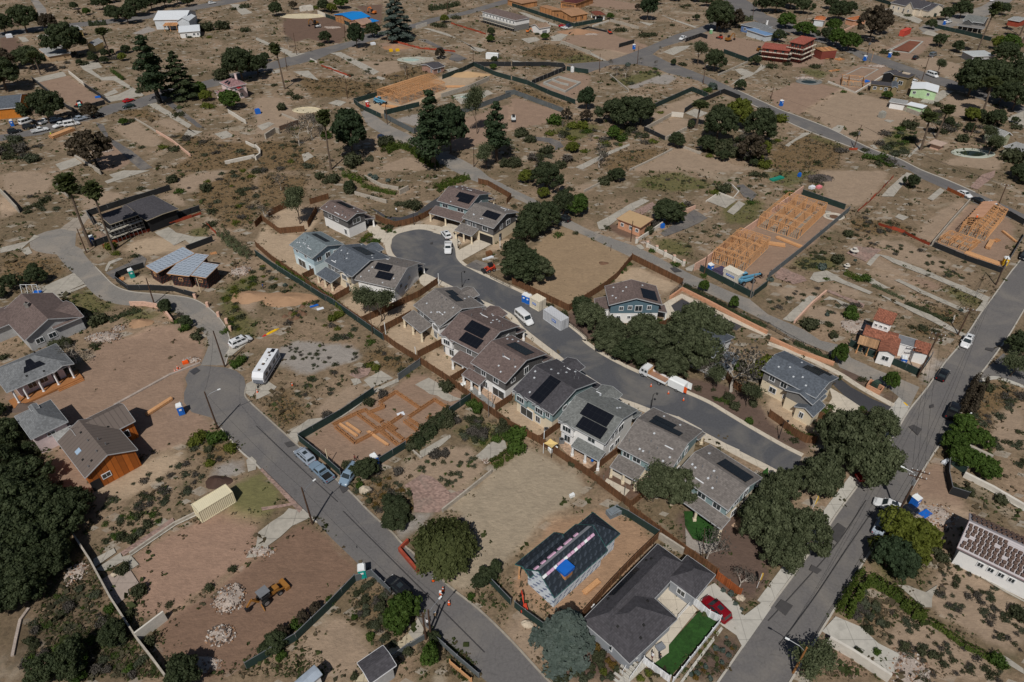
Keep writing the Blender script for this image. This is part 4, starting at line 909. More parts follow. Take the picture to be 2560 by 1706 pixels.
sheet('driveway',gk(1,2,28,86,48,72,62,70,80,64,109,44,130,34,131,37,109,48,80,69,56,81,40,90,38,95),CONC2,jit=.15)
lot(1,2,48,72,60,56,90,38,101,42,100,47,76,62,64,69,mat=DIRT)
soil(gk(1,2,42,91,80,66,113,52,133,38,150,28,190,48,196,54,178,65,150,82,137,96,115,113,100,118,79,123),SOIL[DIRTO])
lot(1,2,146,40,158,34,168,39,175,48,189,53,178,56,160,48,154,45,mat=CONC2,name=sl,jit=.25)
lot(1,2,136,132,152,122,162,124,172,133,179,140,193,136,180,148,168,157,145,157,144,142,mat=PAVER,name='paved_drive',jit=.15)
slab(1,3,125,19,142,6,150,0,174,0,155,12,134,29,mat=GRAVEL);slab(1,2,150,101,170,90,178,86,179,88,170,96,151,108,mat=CONC2,name='path')
slab(1,2,202,106,215,93,228,91,230,98,220,106,208,110,name=sl,mat=CONC2);lot(1,2,122,118,150,107,170,97,195,98,206,110,215,115,190,133,178,139,162,123,145,126,136,131,mat=DIRT,jit=.5)
soil(gk(1,2,172,157,200,133,217,120,235,106)+gk(2,2,0,106,12,96,33,106,70,132,60,143,44,157)+gk(2,3,33,6,0,42)+gk(1,3,228,48,210,64,190,76,178,69,162,52,206,42,190,0),S(154,140,120))
soil(gk(1,1,0,69,6,50,20,60,40,60,56,80,54,96,44,99,25,86),SOIL[SAND],1.);soil(gk(1,1,15,48,20,39,34,33,56,38,56,48,47,56,23,57),SOIL[SAND],1.)
sheet('back_yard',gk(1,1,50,101,64,94,85,108,84,112,70,119),PATIO);soil(gk(1,1,78,121,90,114,142,118,148,129,118,144,100,139),SOIL[SAND],1.)
soil(gk(1,1,118,148,143,137,165,156,150,170)+gk(1,2,174,2,148,15,121,1),SOIL[SAND],1.)
soil(gk(1,2,150,17,174,4,200,24,179,38),SOIL[SAND],1.);sheet('back_yard',gk(1,2,182,39,200,29,233,52,219,64),PATIO);soil(gk(1,2,221,65,235,56)+gk(2,2,3,56,37,82,25,93,0,73),SOIL[SAND],1.)
sheet('swimming_pool',gk(1,2,195,45,200,42,221,60,217,62),M('grey_pool_shell',S(130,130,128),var=.15));
sheet('back_yard',gk(2,2,43,96,47,92,86,108,69,123),PATIO);soil(gk(2,2,72,125,96,110,126,128,124,140,109,150),SOIL[DIRTD]);sheet('terrace',gk(2,2,93,118,113,128,108,132,90,122),CONCNEW);sheet('terrace',gk(2,2,87,126,108,137,103,143,84,131),CONCNEW)
soil(gk(2,1,112,87,153,106,138,113,125,101,90,101),SOIL[SAND],1.);soil(gk(3,2,0,48,28,60,50,74,33,84,18,80,0,64),SOIL[SAND],1.);soil(gk(2,1,68,125,80,119,87,133,78,131),SOIL[SAND])
soil(gk(2,2,73,3,100,9,140,28,165,35,190,38,220,53,235,64)+gk(3,2,0,74,30,88,44,94,32,105,15,96)+gk(2,2,234,86,200,68,160,46,118,30,85,11),SOIL[MULCH])
soil(gk(2,1,48,123,60,129,90,144,130,150,190,157,100,162,72,157,50,139),SOIL[MULCH])
soil(gk(2,1,44,50,70,61,110,81,108,88,70,113,51,128,10,108,20,70),S(146,124,98))
slab(1,1,100,52,111,50,124,60,118,67,110,64,mat=CONCNEW,jit=0);slab(1,1,162,57,176,49,190,50,180,58,173,60,mat=CONCNEW,jit=0);slab(1,1,183,75,205,63,216,68,189,83,mat=CONCNEW,jit=0);slab(1,1,151,104,148,94,170,103,156,108,mat=CONCNEW,jit=0)
slab(1,1,192,88,202,82,220,88,212,95,mat=AS_BURNT,jit=0);lot(1,1,150,48,164,40,172,47,160,52,mat=SAND,jit=.1);lot(1,1,180,56,190,54,202,61,184,72,mat=SAND,jit=.1);lot(1,1,216,69,235,59,235,70,210,76,190,85,mat=SAND,jit=.1)
for q in((820,400,960,490,900,430,700,290),(1650,770,1830,850,1760,880,1590,770),(1840,860,2100,1010,2000,1000,1800,920)):pass
slab(2,2,62,27,82,40,76,44,56,30,mat=CONCNEW,jit=0);slab(2,2,152,69,174,81,176,88,150,73,mat=CONCNEW,jit=0);slab(2,2,180,87,209,100,206,104,176,92,mat=CONCNEW,jit=0);lot(2,2,83,40,100,51,94,54,76,44,mat=SAND,jit=.2)
slab(2,1,178,28,191,20,207,27,196,35,name=sl);slab(2,1,197,38,208,28,214,31,203,41,name=sl);slab(2,1,156,44,167,36,180,44,160,54,140,61,136,58,mat=AS_BURNT);slab(2,1,78,48,90,42,108,31,120,26,126,28,100,43,85,54,80,54,mat=CONC2)
lot(2,1,111,38,129,29,132,33,119,41,mat=PAVER,name='paving',jit=.1);lot(2,1,55,18,64,12,78,13,70,20,mat=DIRT);slab(2,1,206,14,212,13,225,22,220,28,212,24,mat=AS_BURNT)
lot(2,1,85,54,90,48,120,56,108,64,mat=DIRTD);slab(2,1,113,69,118,68,122,72,118,73,name='driveway');slab(2,1,159,90,170,85,165,93,160,92,name='driveway')
soil(gk(2,1,168,89,200,65,235,43)+gk(3,1,30,20,73,36,56,54,0,98)+gk(2,1,221,112,190,100),SOIL[DIRTO])
slab(3,1,52,37,58,38,56,43,62,46,54,44,name=sl);lot(3,1,55,40,63,39,66,43,60,46,mat=DIRTD,jit=.1)
slab(3,1,104,24,112,15,127,2,132,3,115,24);slab(3,1,146,26,158,16,162,19,151,28);lot(3,1,48,0,112,0,100,19,83,33,56,28,mat=DIRT);lot(3,1,134,60,156,38,178,25,183,30,150,66,mat=DIRT)
slab(3,1,116,43,120,40,129,43,124,46,name=sl);soil(gk(3,1,150,69,185,29,220,42,226,52,218,88,213,93,180,80),SOIL[DIRTO])
lot(3,1,72,76,80,70,96,71,105,73,90,84,80,80,mat=PAVER,name='paving',jit=.1);slab(3,1,90,86,99,77,103,78,94,88);slab(3,1,100,77,110,79,140,90,204,117,200,121,160,103,115,85,name='driveway')
slab(3,1,116,101,120,100,150,114,185,129,180,131,140,113);slab(3,1,38,100,42,94,54,92,70,101,96,112,93,114,60,101,46,103);slab(3,1,80,94,90,97,111,108,105,109,88,101)
lot(3,1,6,96,12,89,33,98,35,101,23,105,7,99,mat=PAVER,name='paving',jit=.3);lot(3,1,53,111,56,110,88,123,87,127,70,118,mat=PAVER,name='paving',jit=.2);slab(3,1,13,137,38,115,44,116,24,140);slab(3,1,50,119,56,116,75,123,74,129,62,119,name=sl)
slab(3,1,100,113,125,123,150,133,176,148,183,151,180,154,140,134,110,119,name='path');lot(3,1,133,96,160,106,156,111,132,103,mat=DIRTO);slab(3,1,200,117,205,116,196,130,190,129,name='pavement')
sheet('paving',gk(3,1,185,16,196,4,209,0,207,6,192,18),PAVER,jit=.1);lot(3,1,74,76,100,90,135,100,130,96,100,80,mat=DIRT);lot(3,1,98,64,125,64,145,76,170,84,160,95,120,82,mat=DIRT);lot(3,1,85,90,100,92,133,104,142,110,115,105,mat=DIRT)
lot(3,1,48,104,70,105,86,111,83,118,60,112,mat=DIRT);lot(3,1,90,116,130,129,135,136,100,124,mat=DIRT);lot(3,1,6,106,20,108,50,111,35,120,15,118,mat=DIRT);lot(3,1,30,133,42,123,64,129,80,138,65,148,56,138,mat=DIRT)
soil(gk(3,2,74,0,150,0,154,15,140,29,137,32,86,10),S(164,142,122));lot(3,2,138,39,150,17,165,13,162,20,145,43,mat=GRAVEL,name='rocky_verge',jit=.2)
soil(gk(3,2,65,23,76,24,93,37,90,44,100,48,106,45,119,50,115,59,87,42,62,27),SOIL[MULCH])
lot(3,2,136,129,160,100,168,140,198,157,150,157,130,145,mat=DIRTO);lot(3,2,212,68,235,56,235,100,200,95,mat=DIRT);slab(3,2,178,122,186,122,235,150,235,157,mat=CONC,name='wall_top_slab')
soil(gk(3,2,145,142,156,148,190,157)+gk(3,3,198,6,175,33,160,30,128,6,126,0),SOIL[DIRT])
slab(3,3,49,110,62,96,85,106,101,121,120,131,113,153,96,139,85,134,60,117,mat=CONC);lot(3,3,146,88,156,54,162,43,200,64,235,84,235,130,190,115,mat=DIRT,jit=.6);lot(3,3,104,123,118,101,133,96,170,116,230,157,120,157,118,132,mat=DIRT,jit=.6)
slab(3,3,119,68,129,69,144,74,156,68,150,80,150,88,142,88,133,80,mat=CONC2,name='path');slab(3,3,207,128,220,135,235,145,235,150,215,138,name='path');lot(3,3,45,116,56,112,76,131,96,152,90,157,56,157,60,144,mat=DIRTO)
slab(3,3,164,41,180,50,235,82,235,84,170,47,name='path',mat=CONC2)
soil(gk(2,3,28,146,64,101,107,145,98,157,40,157),SOIL[MULCH]);soil(gk(2,3,156,157,193,106,206,114,211,124,189,154,188,157),SOIL[MULCH])
sheet('driveway',gk(2,3,166,83,180,69,186,66,208,86,213,96,229,84,238,89,212,126,206,114,193,105),CONC);sheet('terrace',gk(2,3,130,83,144,68,164,84,170,91,144,123,145,130,130,142,119,137,152,98),CONCNEW)
sheet('lawn',gk(2,3,144,123,172,92,188,102,145,153,129,141,144,130),LAWN);sheet('path',gk(2,3,97,157,107,145,120,137,124,142,108,157),CONC);sheet('path',gk(2,3,154,157,192,106,194,108,157,157),CONC)
soil(gk(2,3,158,38,150,0,235,0,235,70,208,86,186,66),SOIL[MULCH]);sheet('lawn',gk(2,3,158,0,170,0,193,15,190,27,180,30,166,25,159,13),LAWN);sheet('stone_border',gk(2,3,159,15,166,26,180,30,191,27,188,35,174,40,160,32),GRAVEL)
soil(gk(2,3,0,62,36,6,90,0,108,6,134,24,130,30,64,101,35,96,6,82),S(156,126,100));soil(gk(2,3,0,86,28,106,60,102,28,145,0,120),SOIL[DIRT])
sheet('lawn',gk(2,2,230,120,235,116,235,124)+gk(3,2,20,131,19,142,0,157),LAWN);sheet('gravel_strip',gk(2,3,201,13,219,0,226,2,209,19),PATIO)
soil(gk(0,3,140,115,156,96,200,70,235,43)+gk(1,3,0,42,35,13,52,11,90,46,94,60,70,78,43,100,10,129,0,135)+gk(0,3,235,138,200,157,156,148),S(122,97,80))
soil(gk(0,3,123,40,190,3,208,0,235,0,235,40,200,64,185,73,156,90,145,98,118,93,124,65),S(150,122,104))
sheet('terrace',gk(0,3,86,44,105,34,107,38,87,52),CONC2);sheet('terrace',gk(0,3,87,54,111,38,114,46,96,55),CONC2);sheet('terrace',gk(0,3,92,64,110,53,120,54,128,66,118,72,119,77,108,86),M('pinkish_terrace',S(156,142,132),var=.2,kind='slab',p=3.));sheet('terrace',gk(0,3,112,42,120,40,128,49,120,54),CONC2)
sheet('driveway',gk(1,3,2,19,26,3,30,-2,47,0,50,6,34,14,10,32,0,42)+gk(0,3,226,43,235,33),CONC2,jit=.2);sheet('pavement',gk(1,2,3,118,6,117,43,154,40,158),PAVER);sheet('pavement',gk(1,2,5,153,32,149,34,151,6,156),PAVER)
soil(gk(0,2,200,140,218,131,235,120)+gk(1,2,2,120,30,148,6,152,25,157)+gk(0,3,234,6,210,0)+gk(0,2,213,152),S(108,104,66))
sheet('driveway',gk(1,3,89,157,115,134,140,112,146,119,130,133,104,157),M('sandy_concrete',S(176,164,140),var=.15,kind='slab',p=5.));sheet('driveway',gk(1,3,140,112,149,98,156,111,146,119),CONC2);lot(1,3,30,130,56,105,76,95,92,105,110,125,90,150,75,157,56,142,mat=DIRT,jit=.6)
sheet('paved_strip',gk(0,3,111,38,159,6,161,10,114,41),PAVER);sheet('drain_strip',gk(0,3,119,38,160,11,190,-4,190,0,162,13,121,41),CONC)
# soft ground cover
for c,r,*uv in((0,0,90,100,135,100,160,120,200,130,235,130,235,157,150,157,175,143,150,115),(1,0,0,129,35,130,60,145,60,157,0,157),(1,1,0,0,50,6,45,25,20,33,0,45),(0,1,155,0,235,0,235,48,205,56,185,35),(1,0,35,70,80,72,130,80,100,90,50,90),(1,0,150,60,175,69,130,80,115,70),(2,0,0,76,35,88,56,96,46,100,0,85),(2,0,35,40,90,56,60,59,0,50),(1,2,0,52,30,40,50,64,30,86),(1,2,86,12,120,5,148,20,130,33,105,23),(1,2,87,139,115,118,135,132,144,143,144,157,106,157),(1,3,85,72,107,62,125,77,120,125,100,105),(3,3,73,99,85,70,117,90,100,120),(3,2,185,38,235,34,235,56,200,86,180,80),(3,1,70,42,130,48,138,60,80,60),(3,1,120,138,170,150,150,156,125,148),(3,1,152,121,188,137,178,148,148,131),(0,1,0,78,50,79,66,93,30,105,0,100),(0,2,170,95,200,83,227,106,190,118),(3,0,35,121,70,134,65,157,0,157,0,140),(2,0,93,139,145,135,130,147,105,157,80,157),(3,0,50,90,110,93,130,110,100,128,70,120)):
 paint('B',gk(c,r,*uv),1.,2.5)
for c,r,*uv in((0,1,56,117,83,106,93,119,115,124,80,136),(0,1,170,57,188,49,195,60,178,64),(1,1,83,2,100,13,130,19,128,22,95,17),(2,1,110,15,150,20,190,15,150,0,120,6),(2,1,125,60,160,65,170,80,135,74),(3,1,158,110,165,104,201,119,195,130),(2,0,38,56,64,49,82,56,56,59),(2,0,35,120,60,112,85,116,60,130),(3,0,38,122,72,135,70,138,35,126),(3,0,40,110,60,117,48,118),(3,1,0,0,48,0,20,17,0,10),(0,1,100,130,140,125,150,137,120,140),(1,2,10,0,60,0,50,15),(2,1,190,30,235,26,220,50,195,48),(3,1,25,80,70,78,68,90,45,93,20,90),(1,2,178,70,235,78,235,100,200,100),(0,2,178,90,200,83,210,95,190,100),(3,0,30,62,56,66,50,73,33,68),(2,0,90,75,130,64,142,68,110,80),(0,1,200,110,235,90,235,157,215,157),(3,0,110,110,135,125,130,142,100,140),(3,3,90,40,150,30,148,60,100,62)):
 paint('G',gk(c,r,*uv),.8,2.5)
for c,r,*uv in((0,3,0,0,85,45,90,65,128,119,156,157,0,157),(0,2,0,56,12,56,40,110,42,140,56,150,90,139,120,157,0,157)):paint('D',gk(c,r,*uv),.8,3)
TAR=M('tar_patch',S(74,72,72,1.),var=.2)
for c,r,*uv in((3,2,129,79,133,77,141,81,137,87),(3,2,148,59,152,58,152,61,148,62),(3,2,200,6,208,7,206,10,199,8),(3,3,37,54,40,49,49,54,45,58),(3,3,6,88,12,81,23,87,16,96),(3,3,54,21,64,11,72,16,64,29),(1,2,26,94,32,92,36,96,29,98),(1,2,76,134,80,131,86,136,80,140),(1,1,160,67,162,66,162,68,160,68),(1,3,92,32,93,32,93,34,92,34),(2,1,145,90,150,89,156,93,149,94)):
 sheet('tar_patch',gk(c,r,*uv),TAR,jit=.08)
for c,r,*uv in((3,3,0,101,33,65,64,29,90,-10),(3,3,10,123,42,80,70,38,96,0),(1,2,0,78,40,116,75,148),(1,3,80,0,120,40,160,80,210,130)):
 P=spline(gk(c,r,*uv),6);sheet('tar_line',offs(P,.06)+offs(P,-.06)[::-1],TAR)
LM=[]
def lm(name,c,r,u,v):T(c,r);LM.append((name,g(u,v)))
def q3(c,r,z,*uv):
 T(c,r);return[g(uv[i],uv[i+1],z)for i in range(0,len(uv),2)]
NEWG='new two-storey houses along the fresh street'
# the new two-storey houses
def tract(lbl,c,r,L,Bq,Tq,rmat,low,up,ze=5.5,wa=(),wb=(),solar=None,sk=0,pitch=.33,porch=None,extra=None,group=NEWG,wc=()):
 P0,P1,P3=q3(c,r,ze,*L,*Bq,*Tq);h=House('two_storey_house',lbl,'house',(P1+P3)/2,group)
 B=h.block(P0,P1,P3,ze,'gable',pitch,.55,low,rmat,upper=up,split=2.9)
 h.wins(B,[('a',)+w for w in wa]+[('b',)+w for w in wb]+[('c',)+w for w in wc])
 if solar:h.solar(B,sk,solar)
 vv=[(random.randrange(2),RU(.08,.92),RU(.12,.85))for _ in range(11)];h.vents(B,[q for q in vv if not solar or q[0]!=sk or all(not(r[0]-.04<q[1]<r[1]+.04 and r[2]-.06<q[2]<r[3]+.06)for r in solar)][:7]);h.pipe(B,[(1-sk,RU(.1,.9),RU(.2,.9))for _ in range(4)])
 for k in range(2):x,y=RU(.1,.7),RU(.1,.8);k!=sk and h.flash(B,k,x,y,x+.16,y)
 i,W,Lh,pt=.55,B['W'],B['L'],B['pt']
 fw=extra and h.block(pt(Lh*.1,W+2.2,0),pt(Lh*.1,W*.5,0),pt(Lh*.55,W+2.2,0),ze-.25,'gable',.34,.45,low,rmat,upper=up,split=2.9,wn='wing_wall',rn='wing_roof');extra and h.win(fw,'d',.5,4.2,2.2,1.2,bars=2)
 po=h.block(pt(Lh*.98,W+2.6,0),pt(Lh*.5,W+2.6,0),pt(Lh*.98,W-.6,0),2.7,'shed',.28,.2,low,rmat,walls=False,rn='porch_roof');[h.post(pt(x,W+2.2,0),2.6,.4,low,'porch_post')for x in(Lh*.95,Lh*.72,Lh*.53)]
 gd=h.door(B,'c',.25,4.6,2.2,M('garage_door_paint',S(190,184,172),kind='siding',p=.5,var=.05),'garage_door');h.door(B,'c',.7,1.,2.2)
 if porch:
  x0,x1,d,z=porch;pr=h.block(pt(Lh*x0,-d,0),pt(Lh*x1,-d,0),pt(Lh*x0,.5,0),z,'shed',.24,.2,low,rmat,walls=False,rn='patio_roof');[h.post(pt(Lh*x,-d+.3,0),z-.15,.38,low,'patio_post')for x in(x0+.02,(x0+x1)/2,x1-.02)]
 if extra:extra(h,B)
 return h,B
def dorm(x,w,d=.9,up=SD_TEAL,rm=R_DARK,dz=0.):
 def f(h,B):
  pt=B['pt'];q=h.block(pt(B['L']*(x-w/2),-d,0),pt(B['L']*(x+w/2),-d,0),pt(B['L']*(x-w/2),B['W']*.42,0),B['ze']-.35+dz,'gabley',.42,.35,up,rm,z0=2.95,wn='bay_wall',rn='bay_roof');h.win(q,'a',.5,B['ze']-1.35+dz,1.7,1.15,bars=2)
 return f
both=lambda*f:(lambda h,B:[q(h,B)for q in f])
AC_=[]
tract('white house with green-grey roof and broad paired solar panels, row end by beige sail',2,2,(420,715),(855,945),(780,445),R_GREEN,WHITE,WHITE,wa=((.16,4.1,2.,1.3),(.16,1.4,1.2,1.5),(.72,4.2,1.4,1.),(.6,1.2,2.6,1.9)),wb=((.12,4.2,.8,1.2),(.3,4.2,.8,1.2),(.42,4.3,.8,1.2),(.58,4.2,1.6,1.4),(.3,1.4,1.,1.2),(.5,1.4,1.4,1.2)),solar=[(.28,.84,.5,.96),(.36,.88,.06,.48)],porch=(.42,1.,1.7,2.7),extra=dorm(.2,.34,.25,WHITE,R_GREEN))
tract('cream house with charcoal roof and one long solar strip, blue-green bay windows',2,2,(5,440),(375,675),(410,160),R_DARK,CRM,SD_TEAL,wa=((.62,4.2,1.2,1.4),(.62,1.4,1.,1.4),(.3,1.2,3.,2.),(.88,4.1,.8,1.1)),wb=((.3,4.3,1.,.8),(.55,1.4,1.,1.2),(.45,4.3,1.2,.6)),solar=[(.4,.66,.06,.97),],sk=0,extra=both(dorm(.2,.36,.3,SD_TEAL,R_DARK),dorm(.66,.3,.2,SD_TEAL,R_DARK)))
tract('house with taupe roof and pale blue-green siding, partly behind the garden oak',2,2,(970,970),(1440,1215),(1330,620),R_TAUPE,CRM,SD_TEAL,wa=((.12,4.2,1.2,1.1),(.35,4.2,1.4,1.),(.7,4.2,1.4,1.)),wb=((.15,4.2,1.,1.3),(.4,4.2,1.2,1.4),(.62,4.2,.9,1.4),(.4,1.4,1.2,1.2)),solar=[(.2,.8,.66,.92),(.4,.82,.4,.64)],sk=1,porch=(.02,.55,2.4,2.7))
tract('house with grey roof and nine-module solar block, last of row beside round lawn',2,2,(1500,1215),(1985,1550),(1815,945),R_TAUPE,CRM,SD_TEAL,wa=((.5,4.1,1.4,1.1),(.82,4.1,1.3,1.2),(.3,1.3,1.6,1.6)),wb=((.1,4.2,1.,1.2),(.35,4.2,1.2,1.4),(.65,4.2,1.2,1.4),(.35,1.4,1.2,1.4),(.7,1.4,1.4,1.2)),solar=[(.08,.62,.3,.86)],sk=1,porch=(.1,1.05,1.8,2.8))
def brs(c):return c
T(1,2)
h1=tract('white house with brown roof beside narrow swimming pool and timber deck',1,2,(1970,195),(2290,385),(2383,-40),R_BROWN,WHITE,SD_DK,wa=((.3,4.1,1.1,1.1),(.7,4.1,1.2,1.),(.35,1.4,1.,1.5),(.78,1.2,3.,1.9)),wb=((.2,4.2,1.,.8),(.55,4.3,1.1,1.5),(.3,1.4,1.,1.2)),solar=[(.15,.7,.35,.8)],sk=1,porch=(-.12,.4,1.6,2.7))
h2=tract('white house with brown roof and two big square solar panels mid-row',1,1,(1690,1500),(2060,1690),(2060,1255),R_BROWN,WHITE,SD_GREY,wa=((.12,4.2,1.8,1.2),(.2,1.4,1.2,1.5),(.6,1.3,1.6,1.6),(.7,4.2,1.2,1.2)),wb=((.2,4.2,.9,1.1),(.5,4.3,1.2,1.5),(.75,4.2,.8,1.)),solar=[(.34,.8,.5,.93),(.42,.86,.1,.47)],porch=(.45,1.,2.4,2.7),extra=dorm(.16,.34,.3,WHITE,R_BROWN))
h3=tract('grey-roofed house with blue-green siding between trellis fence and brown-roofed house',1,1,(1445,1235),(1690,1430),(1810,1040),R_TAUPE,CRM,SD_DK,wa=((.2,4.2,1.1,1.),(.75,1.4,1.,1.5),(.82,4.2,1.8,1.2)),wb=((.25,4.2,1.,1.1),(.6,4.3,1.,1.2)),solar=[(.32,.6,.55,.88),(.6,.84,.42,.75)],sk=1,porch=(-.1,.62,2.6,2.7),extra=dorm(.82,.34,.3,WHITE,R_TAUPE))
h4=tract('white-walled house with grey-brown roof behind twin garden trees',1,1,(905,1000),(1275,1085),(1330,805),R_TAUPE,WHITE,WHITE,ze=4.6,wa=((.3,1.4,1.6,1.4),(.7,1.4,1.6,1.4)),wb=((.25,3.2,.9,.9),(.45,1.4,1.2,1.2),(.6,3.2,.9,.9)),solar=[(.28,.66,.64,.95),(.42,.8,.28,.6)],sk=0)
h5=tract('house with dark slate roof, grey gable and cream lower walls near turning circle',1,1,(625,830),(880,975),(960,660),R_SLATE,CRM,SD_GREY,wa=((.2,4.2,1.,.9),(.6,4.2,1.8,1.2),(.75,1.4,1.,1.4)),wb=((.2,4.2,.8,1.),(.42,4.2,1.2,1.5),(.75,4.3,.8,1.2)),solar=[(.3,.8,.35,.8)],sk=1,porch=(-.05,.5,2.6,2.7),extra=dorm(.72,.36,.4,CRM,R_SLATE))
h6=tract('pale blue house with blue-grey roof and white lower storey',1,1,(305,680),(515,805),(545,530),R_BLUEG,M('pale_blue_stucco',S(205,222,230),var=.05),SD_BLUE,wa=((.2,4.3,.9,.6),(.62,4.3,.9,.9),(.35,1.2,3.,2.),(.75,1.4,.9,1.4)),wb=((.2,4.2,1.1,1.),(.5,4.2,1.2,1.4),(.75,4.3,.7,.6)),solar=[(.25,.85,.5,.78)],sk=1)
h7=tract('brown-roofed house with white lower wall beside wood-fenced oak yard',1,1,(585,345),(835,465),(690,232),R_BROWN,WHITE,SD_DK,wa=((.28,4.1,1.4,1.2),(.55,4.1,1.2,1.2),(.86,1.4,.9,1.4)),wb=((.5,4.2,2.4,1.3),),solar=[(.38,.85,.25,.75)],sk=1,pitch=.3)
h8=tract('brown-roofed house nearest the lane at the turning circle, cream porch posts',1,1,(1660,275),(1945,355),(1880,135),R_BROWN,CRM,SD_TEAL,wa=((.2,4.2,1.8,.9),(.75,4.2,2.,.9),(.3,1.3,2.,1.8)),wb=((.3,4.2,1.,1.),(.6,4.2,1.2,1.)),solar=[(.42,.92,.5,.85),(.55,.92,.3,.5)],sk=0,porch=(-.08,.95,3.,2.7))
h9=tract('grey-roofed house with open garage and brown gable facing pale concrete driveway',1,1,(1890,430),(2180,530),(2130,290),R_TAUPE,CRM,SD_DK,wa=((.14,4.2,.9,1.2),(.34,4.2,1.,1.3),(.72,4.2,1.6,1.1)),wb=((.35,4.1,1.,1.2),(.65,4.1,1.6,1.3)),solar=[(.46,.9,.45,.85)],sk=0,porch=(-.05,.5,2.8,2.7));h9[0].door(h9[1],'a',.75,4.4,2.3,DKM,'garage_opening');h9[0].door(h9[1],'b',.3,1.,2.1,M('slate_door',S(60,66,74)))
T(2,1);P=q3(2,1,5.4,890,1235,1380,1232,850,1060)
h=House('two_storey_house','brown-roofed house with steel-blue band and white base inside wood-fenced corner lot','house',g(1150,1350),NEWG);B=h.block(P[0],P[1],P[2],5.4,'gabley',.3,.55,WHITE,R_BROWN,upper=SD_STEEL);h.wins(B,[('a',.22,4.1,.8,.9),('a',.4,4.3,.8,.9),('a',.58,4.1,1.5,1.4),('a',.8,4.3,.8,.9),('a',.18,1.4,.7,1.3),('a',.4,1.7,.6,.6)]);h.door(B,'a',.72,1.,2.1);h.solar(B,1,[(.12,.62,.15,.72)]);h.vents(B,[(0,.2,.3),(0,.5,.6),(0,.75,.3),(1,.8,.6),(0,.35,.75),(0,.6,.2)])
pt,L_,W_=B['pt'],B['L'],B['W'];h.block(pt(-2.4,W_*.2,0),pt(-2.4,W_*.85,0),pt(.6,W_*.2,0),2.7,'shed',.22,.2,WHITE,R_BROWN,rn='side_roof',wn='side_wall');h.block(pt(L_+1.6,W_*.1,0),pt(L_+1.6,W_*.5,0),pt(L_-.6,W_*.1,0),2.7,'shed',.22,.2,WHITE,R_BROWN,walls=False,rn='side_roof');h.post(pt(L_+1.4,W_*.12,0),2.6,.3,WHITE)
P=q3(3,2,5.4,-60,255,440,520,90,55);h=House('two_storey_house','grey house with slate roof and black solar pair beside the black private drive','house',g(300,400),NEWG)
B=h.block(P[0],P[1],P[2],5.4,'gable',.32,.5,CRM,R_SLATE,upper=SD_GREY);h.wins(B,[('a',.42,4.1,1.2,1.3),('a',.18,4.2,1.,1.1),('a',.25,1.6,1.3,1.2),('a',.5,1.6,.6,.8),('a',.82,4.,1.,.8)]);h.solar(B,1,[(.2,.5,.35,.9),(.1,.42,.05,.3)]);h.vents(B,[(0,.2,.5),(0,.5,.4),(0,.62,.6),(1,.6,.4),(0,.75,.3),(0,.35,.75)]);pt,L_,W_=B['pt'],B['L'],B['W']
q=h.block(pt(L_*.52,-1.2,0),pt(L_*1.02,-1.2,0),pt(L_*.52,W_*.5,0),4.6,'gabley',.34,.4,CRM,R_SLATE,upper=SD_GREY,wn='wing_wall',rn='wing_roof');q=h.block(pt(L_*.78,-2.2,0),pt(L_*1.12,-2.2,0),pt(L_*.78,2.4,0),2.9,'gabley',.5,.3,CRM,R_SLATE,wn='porch_wall',rn='porch_roof');h.win(q,'a',.4,1.6,.7,1.2);h.block(pt(L_+.2,W_*.1,0),pt(L_+.2,W_*.6,0),pt(L_-1.6,W_*.1,0),2.9,'shed',.3,.2,CRM,R_SLATE,walls=False,rn='garage_eave')
P=q3(2,2,5.2,1500,-10,1850,150,1720,-180);h=House('two_storey_house','white house with grey roof mostly hidden behind the street oaks','house',g(1950,60),NEWG);B=h.block(P[0],P[1],P[2],5.2,'gable',.32,.5,WHITE,R_SLATE,upper=WHITE);h.wins(B,[('b',.3,4.1,1.,1.2),('b',.6,1.5,1.,1.2),('a',.8,4.1,1.,1.2)]);pt=B['pt'];q=h.block(pt(B['L']+.1,B['W']*.1,0),pt(B['L']+3.,B['W']*.1,0),pt(B['L']+.1,B['W']*.7,0),3.,'gabley',.34,.3,WHITE,R_SLATE,wn='porch_wall',rn='porch_roof')
# bottom houses
T(2,3);h=House('corner_house','low grey house with rambling charcoal hip roof beside fenced bright lawn','house',g(1200,1000));ze=3.3
P=q3(2,3,ze,640,1000,1340,295,904,1234);A=h.block(*P,ze,'hip',.3,.5,M('grey_stucco_house',S(140,144,150),var=.08),R_DARK,rise=2.1)
P=q3(2,3,ze,1080,1395,1520,985,640,1005);A2=h.block(*P,ze+.02,'hip',.3,.5,M('grey_stucco_house'),R_DARK,rise=2.3,rn='wing_roof',wn='wing_wall')
P=q3(2,3,ze,1685,800,1870,580,1420,610);A3=h.block(*P,ze+.04,'hip',.3,.5,M('grey_stucco_house'),R_DARK,rise=1.7,rn='wing_roof',wn='wing_wall')
h.solar(A,3 if len(A['sl'][3])==4 and A['L']<A['W']else 0,[(.3,.68,.12,.42)]);h.vents(A,[(0,.8,.3),(0,.85,.5),(1,.3,.4),(0,.25,.3)],M('black_vent',(.02,.02,.02)))
h.vents(A2,[(0,.5,.5),(0,.3,.3),(1,.5,.4),(3,.5,.5)],M('black_vent'));h.wins(A2,[('a',.3,1.7,1.6,1.2),('b',.4,1.7,1.4,1.2),('d',.55,1.7,2.2,1.4),('d',.75,1.7,.9,1.2)]);h.wins(A3,[('a',.3,1.7,1.2,1.),('d',.5,1.7,1.2,1.1)])
c=gs(1175,1350,1085,1410);m=MB()
